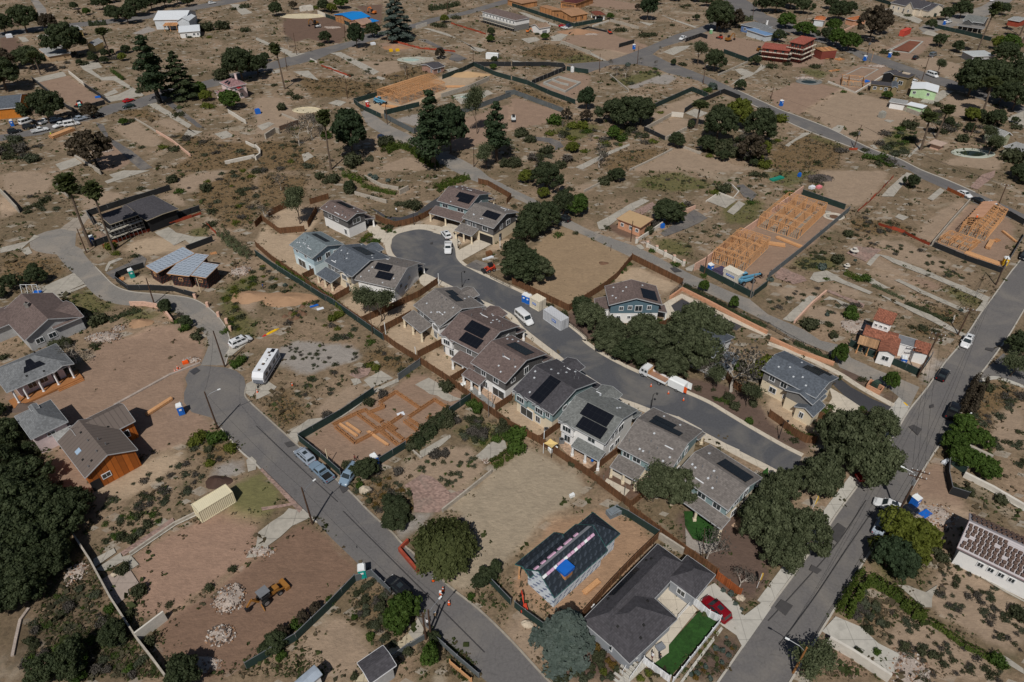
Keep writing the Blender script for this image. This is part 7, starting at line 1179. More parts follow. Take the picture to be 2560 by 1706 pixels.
T(3,3);hedge(ks(88,61,80,74,72,86,68,96),'bright yellow-green hedge along the right street near the bottom',2.2,2.2,L_HEDGE,80,sz=.25);hedge(ks(94,64,110,72,125,85,133,93,144,99),'bright hedge running inland from the right street corner',1.8,1.5,L_HEDGE,80,sz=.25);hedge(ks(149,101,165,112,180,123,195,130,210,139),'green strip hedge along the plot boundary at lower right',1.1,.7,L_HEDGE,80);scat(3,3,['sb','bush','tw'],90,(148,56,165,46,235,85,235,130,148,88),.25,.6);scat(3,3,['sb','bush','tw'],70,(110,118,120,102,134,98,175,120,230,156,125,156,120,134),.25,.6);scat(3,3,['tw','bush','sb'],26,(74,99,86,72,115,90,103,118),.3,.8)
# machines
def frame_at(u,v,u2,v2):
 p,q=g(u,v),g(u2,v2);return p,math.atan2(q.y-p.y,q.x-p.x)
def put(o,u,v,u2,v2,lbl,cat,group=None):
 p,a=frame_at(u,v,u2,v2);o.location=(p.x,p.y,.02);o.rotation_euler=(0,0,a);tag(o,lbl,cat,group);return o
def new(name):o=bpy.data.objects.new(name,None);COL.objects.link(o);return o
def part(r,name,mat,*boxes,smooth=False):
 m=MB()
 for b in boxes:
  if len(b)==6:m.box(V(b[:3]),*b[3:])
  elif len(b)==4:m.beam(V(b[0]),V(b[1]),b[2],b[3])
  else:m.tube([V(b[0]),V(b[1])],b[2],8)
 return m.build(name,mat,r,smooth)
YP=M('machine_yellow',S(146,100,46),var=.2,rough=.5);OP=M('machine_orange',S(214,120,56),var=.2,rough=.5);BP=M('machine_blue',S(96,150,178),var=.15,rough=.5);RP=M('machine_red',S(196,70,48),var=.2,rough=.5)
def excavator(u,v,u2,v2,mat,lbl,s=1.):
 r=new('excavator')
 for y in(-1,1):
  m=MB();m.hexa([V((x,y*1.+w,z))for x,z in((-1.5,.25),(-1.2,0),(1.2,0),(1.5,.25))for w in(-.22,)]+[],[V((x,y*1.+.22,z))for x,z in((-1.5,.25),(-1.2,0),(1.2,0),(1.5,.25))]);m.box(V((0,y,.38)),2.9,.44,.3);m.build('track',BLACK,r)
 part(r,'house',mat,(-.5,0,1.2,2.2,2.,.9),(-1.3,0,1.3,.7,2.1,1.0));c=part(r,'cab',DKM,(.5,.6,1.9,1.2,.9,1.6));part(c,'window',GLASS,(.5,.6,2.05,1.24,.7,.9));part(r,'boom',mat,((.5,-.1,1.3),(2.2,-.1,3.6),.35,.45),((2.2,-.1,3.6),(3.9,-.1,3.0),.32,.4));part(r,'arm',mat,((3.9,-.1,3.1),(4.3,-.1,1.0),.26,.34));part(r,'bucket',DKM,(4.2,-.1,.6,.7,.9,.7));put(r,u,v,u2,v2,lbl,'excavator');r.scale=(s,)*3
def skid(u,v,u2,v2,mat,lbl):
 r=new('skid_loader');part(r,'body',mat,(-.2,0,.9,2.,1.1,.8),(-.9,0,1.2,.6,1.2,.7));c=part(r,'cab',DKM,(-.1,0,1.7,1.2,1.,1.));part(c,'window',GLASS,(-.1,0,1.7,1.24,.8,.7));part(r,'arm',mat,((-1.,.7,1.5),(1.4,.7,.7),.16,.2),((-1.,-.7,1.5),(1.4,-.7,.7),.16,.2));part(r,'bucket',DKM,(1.8,0,.4,.8,1.8,.6));wheelset(r,(-.7,.6),.9,.42,.3);put(r,u,v,u2,v2,lbl,'loader')
def telehandler(u,v,u2,v2,lbl):
 r=new('telehandler');part(r,'chassis',BP,(0,0,1.,4.4,1.2,.6),(-1.9,0,1.4,.9,1.5,.6));c=part(r,'cab',BP,(-.2,.7,1.9,1.4,.8,1.4));part(c,'window',GLASS,(-.2,.7,2.1,1.44,.84,.8));part(r,'boom',BP,((-2.,-.2,2.1),(3.2,-.2,1.7),.4,.45),((3.2,-.2,1.75),(4.4,-.2,1.6),.3,.32));part(r,'forks',DKM,((4.5,-.6,.9),(5.5,-.6,.9),.12,.08),((4.5,.3,.9),(5.5,.3,.9),.12,.08),(4.5,-.15,1.3,.1,1.2,.9));wheelset(r,(-1.5,1.6),1.2,.62,.42);put(r,u,v,u2,v2,lbl,'telehandler')
T(1,3);r=new('backhoe_loader');part(r,'chassis',YP,(.4,0,1.,3.,1.,.5),(1.4,0,1.35,1.5,.95,.55));c=part(r,'cab',DKM,(-.5,0,1.6,1.6,1.5,.8));part(r,'canopy',M('grey_canopy',S(110,112,116)),(-.5,0,2.75,1.9,1.7,.12),((-1.2,.7,1.6),(-1.2,.7,2.7),.08,.08),((-1.2,-.7,1.6),(-1.2,-.7,2.7),.08,.08),((.2,.7,1.6),(.2,.7,2.7),.08,.08),((.2,-.7,1.6),(.2,-.7,2.7),.08,.08));part(r,'loader_arm',YP,((1.,.7,1.5),(3.,.7,.8),.16,.24),((1.,-.7,1.5),(3.,-.7,.8),.16,.24));part(r,'loader_bucket',YP,(3.3,0,.5,.8,2.3,.8));part(r,'boom',YP,((-1.6,0,1.),(-2.6,.1,2.6),.26,.34),((-2.6,.1,2.6),(-3.6,.3,1.4),.22,.3));part(r,'digging_bucket',DKM,(-3.7,.3,.9,.6,.6,.7));part(r,'stabiliser',YP,((-1.6,.6,.9),(-1.7,1.7,.1),.16,.2),((-1.6,-.6,.9),(-1.7,-1.7,.1),.16,.2));wheelset(r,(-.8,),1.15,.75,.45);wheelset(r,(1.9,),1.05,.5,.35);put(r,115,800,260,690,'yellow backhoe loader with grey canopy on the tilled dirt lot','backhoe');r.scale=(.86,)*3
T(1,2);r=new('travel_trailer');m=MB();pr=[(-4.4,.55),(4.0,.55),(4.45,1.2),(4.35,2.2),(3.6,3.05),(-4.3,3.05),(-4.45,2.6)];m.hexa([V((x,-1.2,z))for x,z in pr],[V((x,1.2,z))for x,z in pr]);m.build('body',M('trailer_white',S(214,216,220),var=.05,rough=.4),r);part(r,'stripe',M('trailer_grey',S(110,114,122)),(-.2,-1.21,1.1,8.,.03,.35),(-.2,1.21,1.1,8.,.03,.35));part(r,'front_cap',M('trailer_grey'),(4.42,0,1.2,.12,2.1,.9))
for x in(-3.2,-1.4,.8,2.6):
 for y in(-1,1):w=part(r,'window',M('trailer_grey'),(x,y*1.21,1.95,1.0,.06,.75));part(w,'pane',GLASS,(x,y*1.235,1.95,.86,.03,.6))
for x,y,s in((2.9,0,.5),(1.,.1,.55),(-.6,.1,.5),(-1.9,.3,.4),(-2.8,-.2,.5)):w=part(r,'roof_vent',DKM,(x,y,3.12,s,s,.14));part(w,'lid',M('brown_lid',S(120,104,90)),(x,y,3.2,s*.7,s*.7,.03))
part(r,'air_conditioner',PW,(-.1,0,3.2,.9,.7,.3));part(r,'solar_panel',SOLAR,(-3.6,.3,3.09,1.1,.8,.06));part(r,'hitch',DKM,((4.2,.5,.5),(5.3,0,.55),.12,.12),((4.2,-.5,.5),(5.3,0,.55),.12,.12),(5.2,0,.4,.15,.15,.5));wheelset(r,(-.6,-1.5),1.2,.36);put(r,110,285,40,400,'white travel trailer with dark roof vents parked on pale pad','trailer')
T(2,2);r=new('work_truck');m=MB();pr=[(1.1,.6),(3.0,.6),(3.1,1.2),(2.7,2.3),(2.4,2.45),(1.1,2.45)];m.hexa([V((x,-1.,z))for x,z in pr],[V((x,1.,z))for x,z in pr]);m.build('cab',CP['white'],r);part(r,'blue_stripe',BLUE,(2.,-1.01,.75,1.7,.03,.22));part(r,'windshield',GLASS,((2.95,0,1.5),(2.8,0,2.15),1.6,.06))
for x in(1.55,2.3):
 for y in(-1,1):part(r,'side_window',GLASS,(x,y*1.005,1.75,.55,.04,.6))
part(r,'bed',M('truck_bed_boards',S(150,116,96)),(-1.1,0,.95,4.2,2.,.12));part(r,'bed_side',PW,(-1.1,1.03,1.2,4.2,.08,.45),(-1.1,-1.03,1.2,4.2,.08,.45),(-3.2,0,1.2,.08,2.,.45));part(r,'reflector_strip',RED,(-.4,-1.08,1.1,.5,.02,.12),(-1.6,-1.08,1.1,.5,.02,.12),(-2.8,-1.08,1.1,.5,.02,.12));part(r,'front_board',LU,(.98,0,1.6,.1,2.,1.1));wheelset(r,(-1.8,2.2),1.02,.42);put(r,1300,345,1190,290,'white crew truck with open boarded bed parked at the kerb','truck',GRP)
r=new('box_trailer');m=MB();pr=[(1.,-.75),(1.,.75)];m.box(V((0,0,1.4)),3.6,1.9,1.7);m.hexa([V((-1.8,-.95,2.25)),V((1.8,-.95,2.25)),V((1.8,.95,2.25)),V((-1.8,.95,2.25))],[V((-1.75,-.7,2.45)),V((1.6,-.7,2.45)),V((1.6,.7,2.45)),V((-1.75,.7,2.45))]);m.build('box',PW,r);part(r,'hitch',DKM,((1.8,0,.6),(3.1,0,.6),.12,.12));part(r,'rear_door',PW,(-2.2,-.9,1.4,.8,.06,1.6));part(r,'orange_panel',ORG,(-2.1,.9,1.5,.7,.06,1.4));m=MB();[m.box(V((1.1-.16*k,-.965,1.75)),.1,.02,.16 if k%2 else .1)for k in range(9)];m.build('lettering',M('blue_lettering',S(70,110,170)),r);wheelset(r,(-.3,),1.,.34);put(r,1515,436,1400,380,'white enclosed trailer with open rear door behind the crew truck','trailer')
# cars
T(0,0)
car('sedan','redb',1185,938,1300,905,'bright red car parked on the curving street at upper left');car('sedan','green',1185,990,1080,1010,'dark green car opposite the bright red car');car('pickup','white',372,1212,480,1190,'white pickup with open bed at the left street edge');car('suv','black',140,1222,240,1200,'leftmost black car beside the white pickup');car('suv','black',275,1180,380,1160,'black car behind the leftmost black one');car('van','white',255,1135,330,1110,'white van half under the broad dark tree at left');car('pickup','white',425,1130,500,1100,'white truck under the broad dark tree');car('sedan','silver',515,1115,600,1095,'silver car right of the white truck under the tree');car('pickup','white',565,1165,480,1190,'white pickup loaded beside the lumber stack');car('van','white',665,1155,750,1140,'white van beside the short pole at left');car('crew','silver',735,1110,830,1085,'silver pickup at the right of the parked row');car('suv','black',900,1070,980,1040,'black car in the shade right of the parked row');car('suv','black',1525,848,1600,830,'black car behind the tall pine');car('suv','white',1950,38,2030,25,'white car on the far street at the top left')
T(1,0);car('suv','blue',1165,1290,1230,1320,'dark blue car in tree shade beside the worn lane')
T(2,0);car('pickup','white',108,62,60,50,'white pickup at the sheathed shells near the top');car('sedan','redb',462,248,540,235,'red car between white garage and blue car');car('sedan','white',478,266,420,250,'white car in front of the red car by the garage');car('suv','blue',520,250,560,235,'blue car right of the red car by the garage');car('crew','white',1565,365,1510,392,'white utility truck on the far street bend')
T(3,0);car('suv','black',1350,545,1400,520,'black car beside the grey box trailer near the far street');car('van','white',1505,705,1560,725,'white van with open load parked at the far street pole');car('sedan','black',1278,795,1340,775,'black car in the drive of the tan cube house');car('sedan','white',1330,762,1280,780,'white car behind the black one at the tan cube house');car('pickup','white',1655,215,1700,200,'white truck beside the grey framed house');car('sedan','white',2055,15,2120,-10,'white car at the top right street');car('sedan','black',2175,48,2240,20,'black car at the top right street');car('sedan','black',165,325,230,320,'black car behind the scaffolded red blocks');car('van','grey',1510,520,1560,500,'grey box van with shiny roof near the far street')
T(3,1);car('sedan','white',1800,232,1860,262,'white sedan parked beside the brown rail fence');car('sedan','black',1935,298,1990,325,'black sedan behind the white one on the upper street');car('suv','white',2065,350,2120,375,'white car partly hidden behind the framed street house');car('suv','black',2345,800,2310,860,'black car at the right edge of the street');T(3,2);car('suv','white',1815,25,1790,70,'white car parked on the right street above the black sedan');car('sedan','black',1595,325,1640,250,'black sedan at the lane corner of the right street');car('pickup','black',1690,660,1735,570,'black pickup with red load beside the rust-brown hedge');car('sedan','redb',925,1262,990,1255,'red car hidden under the street corner oaks');car('suv','white',1095,1535,1010,1500,'white car with dark windows beside the big utility pole')
T(3,3);car('sedan','silver',1028,150,1070,70,'silver car below the white one on the right street');car('pickup','black',1240,45,1280,20,'dark pickup half hidden by the big utility pole')
T(2,3);car('suv','red',1870,915,1790,835,'dark red car in the corner house driveway');T(1,3);car('suv','black',1310,715,1240,650,'dark car shaded by the bright glossy tree')
T(1,2);car('minivan','silver',452,1075,380,1010,'silver estate car against the green street fence');car('pickup','bluesilver',605,1220,530,1150,'blue-silver pickup behind the silver estate car');car('minivan','bluesilver',868,1245,825,1300,'bluish minivan with sunroof in the plot entrance');T(0,2);car('minivan','white',2215,22,2330,-30,'white minivan beside the narrow left street')
T(1,1);car('suv','white',1745,605,1700,550,'white estate car at the edge of the turning circle');car('pickup','white',1765,730,1762,800,'white pickup with open bed in the turning circle');T(2,1);car('van','white',112,1375,175,1430,'white panel van on the fresh asphalt street');car('suv','black',470,455,400,425,'black car in oak shade on the lane')
# machines on the sites
T(1,0);excavator(1080,130,1010,120,OP,'orange excavator with raised arm beyond the blue tarp roof');skid(575,255,530,260,PW,'white loader in front of the yellow digger');excavator(545,232,510,240,YP,'yellow digger on the dark graded lot');telehandler(1130,955,1200,975,'blue telehandler in front of the timber roof frame');T(2,0);skid(14,1108,16,1150,PW,'white skid loader alone on the bare lot');excavator(1985,380,2040,370,YP,'yellow-orange excavator on the graded upper lot');skid(1910,360,1870,350,RP,'orange-red loader left of the yellow-orange excavator');skid(2265,470,2300,460,YP,'yellow loader beside the scaffolded red blocks');skid(895,310,930,330,RP,'red and white loader on the far dirt lot');excavator(145,300,170,300,OP,'orange mini excavator beside the white garage',.6);T(0,0);skid(735,975,700,990,RP,'orange-red tractor on the trenched plot');T(2,1);telehandler(2140,1030,2240,1000,'blue telehandler at the corner of the long framed plot');T(1,1);skid(2150,920,2110,930,RP,'small red loader beside the asphalt pad');T(2,3);excavator(105,890,85,790,RP,'red mini excavator beside the black membrane house',.5)
# toilets, cones, containers, banners, lamps
T(0,0);tlt(120,1160,BLUE,'blue toilet beside the black cars at left');tlt(745,1000,TEAL,'teal toilet at the gate of the trenched plot');T(1,0);tlt(1025,985,RED,'red toilet beside the blue telehandler');T(2,0);tlt(553,665,PW,'white toilet in the corner of the foundation lot');tlt(1118,455,BLUE,'blue toilet at the street edge of the far dirt lot');tlt(1825,312,M('pale_green_plastic',S(130,180,130)),'pale green toilet under the street-bend conifer');T(3,0);tlt(118,975,BLUE,'blue toilet beside the street on the flat bare lot');tlt(885,560,BLUE,'blue toilet beside the far street pole');tlt(1615,230,BLUE,'blue toilet by the grey framed house');tlt(1112,530,BLUE,'blue toilet between two dark bushes at upper right');tlt(1540,130,BLUE,'blue toilet at the cream gabled house');tlt(580,290,TEAL,'teal toilet behind the bright round tree');T(0,1);tlt(1220,980,TEAL,'teal toilet inside the curved black fence',.6);tlt(860,672,BLUE,'blue toilet at the foot of the left palm');T(0,2);tlt(1672,665,BLUE,'blue toilet beside the left turning area',.5);T(1,2);tlt(1095,1130,BLUE,'blue toilet in the corner of the formwork plot',.6);T(1,3);tlt(985,590,TEAL,'white-topped teal toilet beside the green boundary fence',.2);T(2,1);tlt(118,1205,BLUE,'left blue toilet of the pair on the fresh street',-.5);tlt(152,1220,BLUE,'right blue toilet of the pair on the fresh street',-.5);tlt(1815,930,BLUE,'blue toilet behind the green fence of the long framed plot');T(3,1);tlt(2162,870,YEL,'yellow toilet at the corner of the framed street plot',-.3);T(3,2);tlt(1222,222,BLUE,'blue toilet in the yard of the tile-roofed house',-.3);tlt(1330,1510,BLUE,'blue toilet beside the big utility pole')
T(2,2);cone(1275,415,'cone beside the crew truck bed');cone(1435,480,'cone beside the trailer hitch');cone(1573,543,'cone behind the trailer on the road');T(1,3);cone(1630,635,'cone nearest to the red planter',1.2);cone(1720,725,'middle cone behind the road worker',1.2);cone(1775,850,'cone farthest from the red planter',1.2);T(0,2);[cone(u,v,'small cone in the cluster beside the left street')for u,v in((1608,280),(1632,272),(1658,258),(1632,250))];T(1,2);cone(14,470,'cone under the trailer hitch');T(1,2);cone(335,405,'cone beyond the trailer on dry ground')
T(0,2);cont(1985,1535,2120,1452,6.06,2.44,2.59,M('cream_ribbed_steel',S(216,206,176),kind='rib',p=.3,var=.08),'cream ribbed shipping container beside the paved strip wall');T(2,1);cont(236,1255,290,1285,3.,2.44,2.6,M('cream_storage',S(214,204,184),kind='rib',p=.5,var=.08),'short cream storage container beside the blue toilets',sign=(-1,0,1.2,.5,BLUE));cont(400,1400,480,1455,6.06,2.44,2.6,M('grey_storage',S(188,190,194),kind='rib',p=.5,var=.1),'grey storage container with blue sign on the fresh street',sign=(-1,.12,1.4,.6,BLUE));cont(2020,1000,2080,1030,4.5,2.44,2.6,M('pale_storage',S(210,204,190),kind='rib',p=.5,var=.08),'cream container with blue lettering behind the green fence',sign=(-1,0,2.4,.5,BLUE));T(3,0);cont(1250,322,1310,295,9.,2.6,2.7,M('red_container_steel',S(190,74,60),kind='rib',p=.5,var=.1),'long red container with tan end among dry grass');T(2,0);cont(-180,540,-100,545,6.,2.4,2.4,PW,'white container beside the far lane')
T(3,2);banner(995,785,'feather banner at the concrete corner');banner(400,1556,'feather banner below the street corner oaks',.6);T(2,3);banner(2250,700,'feather banner at the leafless brown tree',.7)
T(1,1);lamp_post(1452,500,'lantern lamp beside the curved wood fence at the turning circle');lamp_post(1856,712,'lantern lamp beside the white pickup',d=(-1,.3));lamp_post(1893,1068,'lantern lamp at the bend below the turning circle');T(2,2);lamp_post(1270,650,'lantern lamp between the white and the taupe house',4.6);T(3,2);lamp_post(98,890,'lantern lamp beside the curved wood fence end')
# fences and walls
F=fence
wf=[(1,1,0,70,15,83,43,102,64,118,76,126,100,142,115,153),(1,2,128,6,150,20,179,39,201,56,233,79),(2,2,24,93,70,124,108,153)]
pts=[]
for q in wf:pts+=gk(*q)
F(pts[:9],'long wood fence behind the new houses, stretch near the pale blue house');F(pts[8:],'long wood fence behind the new houses, stretch down to the sandy lot');
for lb,q in(('wood fence between round lawn yard and black membrane house',(2,2,108,153,124,140)),('wood fence between the white house and the taupe house',(2,2,70,124,99,101)),('wood fence between the cream house and the white house',(2,2,25,93,44,79)),('wood fence between pool deck and cream house',(1,2,220,64,235,54)),('wood fence beside the pool house yard',(1,2,179,38,199,26)),('wood fence between the two upper brown-roofed back yards',(1,2,149,15,174,2)),('wood fence below the grey-roofed trellis house',(1,1,115,149,143,134)),('wood fence under the twin garden trees',(1,1,98,140,113,133)),('trellised wood fence beside the white-walled grey house',(1,1,113,133,150,116,167,104)),('wood fence below the slate-roofed house',(1,1,72,120,86,112)),('wood fence between pale blue and slate house',(1,1,44,100,66,89)),('wood fence round the lower side of the oak yard',(1,1,0,52,6,46,22,58,45,56)),('wood fence behind the oak yard',(1,1,12,42,32,32)),('wood fence between oak yard and garden',(1,1,50,31,67,26)),('wood fence beside the white-based brown house wall',(1,1,56,38,48,52)),('curved wood fence along the black drive at the turning circle',(1,1,110,45,118,49,128,52,138,50,148,47,156,43,165,38)),('wood fence along the lane behind the brown-roofed house',(1,1,204,12,213,14,234,26,230,31)),('wood fence between fresh street and the dry empty lot',(2,1,0,104,25,116,52,129)),('wood fence on the slope side of the steel-blue house',(2,1,52,129,85,108,96,99,110,82)),('wood fence along the lane behind the steel-blue house',(2,1,110,82,134,94,156,105)),('short wood fence at the black drive of the steel-blue house',(2,1,128,140,129,148,142,142,152,136)),('curved wood fence below the private drive house',(3,2,0,69,10,76,18,83,25,88,34,93,43,94)),('wood fence corner beside the private drive garage',(3,2,32,65,42,69,52,74)),('wavy wood fence in the oaks by the leafless tree',(2,2,195,32,200,40,208,46,225,50))):F(gk(*q),lb)
WB=M('reddish_fence_boards',S(150,82,44),kind='plank',p=.16,var=.25)
F(gk(2,3,108,0,135,20,156,36,188,59),'long wood fence behind the corner house and framing lot');F(gk(2,3,135,24,112,46,90,69,64,98),'wood fence between black membrane house and corner house');F(gk(2,3,187,61,209,78),'rust-red board fence behind the dark red car',mat=WB)
sf=screenf
for lb,mt,h,q in(('green screen fence parallel to the upper long wood fence',GSC,1.8,(1,1,0,78,15,89,64,120)),('green screen fence below the twin garden trees',GSC,1.8,(1,1,65,120,72,124,86,134,117,156)),('green screen fence at the left side of the formwork plot',GSC,1.8,(1,2,40,91,78,69,109,48)),('grey-green screen fence at the top of the formwork plot',GYSCREEN,1.8,(1,2,131,36,151,22)),('green screen fence on the street side of the formwork plot',GSC,1.8,(1,2,40,92,60,108,78,124)),('green screen fence at the lower side of the formwork plot',GSC,1.8,(1,2,114,113,138,98)),('green screen fence between hedge and wood fence',GSC,1.8,(1,2,178,67,197,54)),('long dark green screen fence across the bottom plots',GSC,1.8,(1,3,-8,145,38,118,67,90,92,64)),('chain-link fence beside the teal toilet',GYSCREEN,1.6,(1,3,92,64,107,59,124,76)),('chain-link fence along the sandy drive',GYSCREEN,1.3,(1,3,113,145,140,126,156,117)),('chain-link fence on the kerb under the bottom poles',GYSCREEN,1.3,(1,3,164,117,185,136,205,153)),('green screen fence in front of the black membrane house',GSC,1.7,(1,3,213,64,234,86)),('green screen fence with white banner near the silver cedar',GSC,1.7,(2,3,2,88,12,96,30,109)),('green screen fence at the rear of the framing lot',GSC,1.7,(2,3,95,0,106,5,134,23)),('black screen fence behind the scaffolded dark house',BSC,1.8,(0,1,86,50,81,42,118,30,157,18)),('green-black screen fence before the scaffolded dark house',BSC,1.8,(0,1,78,61,87,70,106,63,150,48,184,37)),('black screen fence behind the grey membrane roofs',BSC,1.7,(0,1,172,74,196,65)),('curved black screen fence along the left street',BSC,1.6,(0,1,133,89,120,93,108,98,107,102,118,110,140,110,160,111,180,117)),('black screen fence left of the trenched plot',BSC,1.8,(0,0,30,74,50,90,62,100,72,105)),('black screen fence at the street end of the trenched plot',BSC,1.8,(0,0,74,102,97,96)),('black screen fence right of the trenched plot',BSC,1.8,(0,0,78,80,90,88,100,95)),('green screen fence before the blue tarp roof',GSC,2.,(1,0,64,16,76,20,88,25,100,30)),('green screen fence behind the timber roof frame',GSC,2.,(1,0,90,95,129,84)),('green screen fence beside the blue telehandler',GSC,2.,(1,0,91,96,96,100,115,109)),('green screen fence below the timber roof frame',GSC,2.,(1,0,118,106,150,98)),('dark green screen fence right of the timber roof frame',GSC,2.,(1,0,171,73,190,66,200,61,220,70,234,74)),('black screen fence along the far lane',BSC,2.,(1,0,200,61,234,61)),('black curved screen fence round the foundation lot',BSC,2.,(2,0,0,61,30,61,47,62,49,65,18,78)),('green screen fence beside the white toilet',GSC,2.,(2,0,50,65,70,68)),('green screen fence below the foundation lot',GSC,2.,(2,0,0,74,14,78,36,88,58,96)),('grey screen fence above the skid loader lot',GYSCREEN,2.,(2,0,-6,88,2,87,23,95,47,104)),('grey chain-link fence beside the worn lane',GYSCREEN,2.,(1,0,118,109,145,123,154,118)),('grey screen fence right of the tall lane pine',GYSCREEN,2.,(1,0,188,105,201,101,234,89)),('green-black screen fence right of the wide oak clump',GSC,2.,(2,0,124,103,134,98,165,84,179,90)),('black screen fence beside the concrete courtyard',BSC,2.,(2,0,158,104,170,96,194,86,209,92)),('low black screen fence below the grey walled garden',BSC,1.6,(2,0,121,120,140,129)),('black screen fence on the far dirt lot',BSC,2.,(2,0,98,44,112,40)),('brown low screen fence behind the far dirt lot',BSC,1.,(2,0,52,32,70,26,87,30)),('black screen fence beside the utility truck',BSC,2.,(2,0,159,39,173,34,179,36)),('dark green screen fence of the graded upper lot',GSC,2.,(2,0,194,49,216,57,228,51)),('green screen fence below the sheathed house shell',GSC,2.,(2,0,0,6,30,16,57,25,83,20)),('green screen fence before the cream gabled house',GSC,2.,(3,0,96,0,125,9,154,16)),('green screen fence before the grey framed house',GSC,2.,(3,0,153,26,180,32,204,38)),('green screen fence at the front of the long framed plot',GSC,1.8,(2,1,172,92,195,104,220,117)),('green screen fence turning up beside the blue telehandler',GSC,1.8,(2,1,221,116,234,106)),('grey screen fence along the right side of the long framed plot',GYSCREEN,1.8,(3,1,0,99,30,75,74,38)),('green screen fence at the top of the long framed plot',GSC,1.8,(3,1,31,22,50,29,70,36)),('black screen fence below the framed street house',BSC,1.5,(3,1,151,70,180,82,214,94)),('black screen fence beside the right street at the framed plot',BSC,1.5,(3,1,215,93,235,60)),('black screen fence on the upper street side of the framed plot',BSC,1.7,(3,1,195,33,220,42,234,50)),('green screen fence before the tile-roofed house',GSC,1.8,(3,2,88,12,113,21,138,32)),('short green screen fence left of the tile-roofed house',GSC,1.8,(3,2,74,4,85,10)),('dark green screen fence at the big pole by the tile-roofed house',GSC,1.8,(3,2,138,32,149,16)),('black screen fence right of the road by the white wall',BSC,1.8,(3,2,164,113,163,125,166,140,182,145)),('green screen fence under the dark trees right of the road',GSC,1.8,(3,2,168,113,180,122))):sf(gk(*q),lb,mt,h)
for lb,q in(('orange net before the scaffolded dark house',(0,1,95,71,120,61,150,52,185,40)),('orange net at the weedy bank',(0,1,190,50,199,59)),('orange net across the far burnt lots',(1,0,60,61,87,71)),('orange net below the great cedar',(1,0,120,37,150,45,183,48)),('orange net right of the golden bush',(1,0,179,22,211,32)),('orange net beside the pale drive to the framed lots',(3,1,82,38,94,28,102,20,115,6)),('orange net above the white fountain',(3,1,101,50,125,58,148,69)),('orange net at the street corner of the upper lane',(3,0,74,138,82,138))):netf(gk(*q),lb,.9)
ironf(gk(2,1,156,107,180,118,210,134,234,144)+gk(3,2,33,6,56,16),'long black iron fence between lane and tan wall',1.5);ironf(gk(2,1,145,116,156,106),'short black iron fence behind the black drive',1.5);ironf(gk(2,1,50,140,64,150)+gk(2,2,70,0),'black iron fence along the new street kerb',1.2);ironf(gk(1,1,215,98,234,108),'black iron fence beside the wide overhanging oak',1.3)
F(gk(3,1,164,18,179,25),'low brown rail fence at the upper street',1.,WB,'rail_fence');F(gk(1,3,178,140,198,157),'rough timber rail fence at the bottom edge',1.,LU,'rail_fence')
W_=box_wall
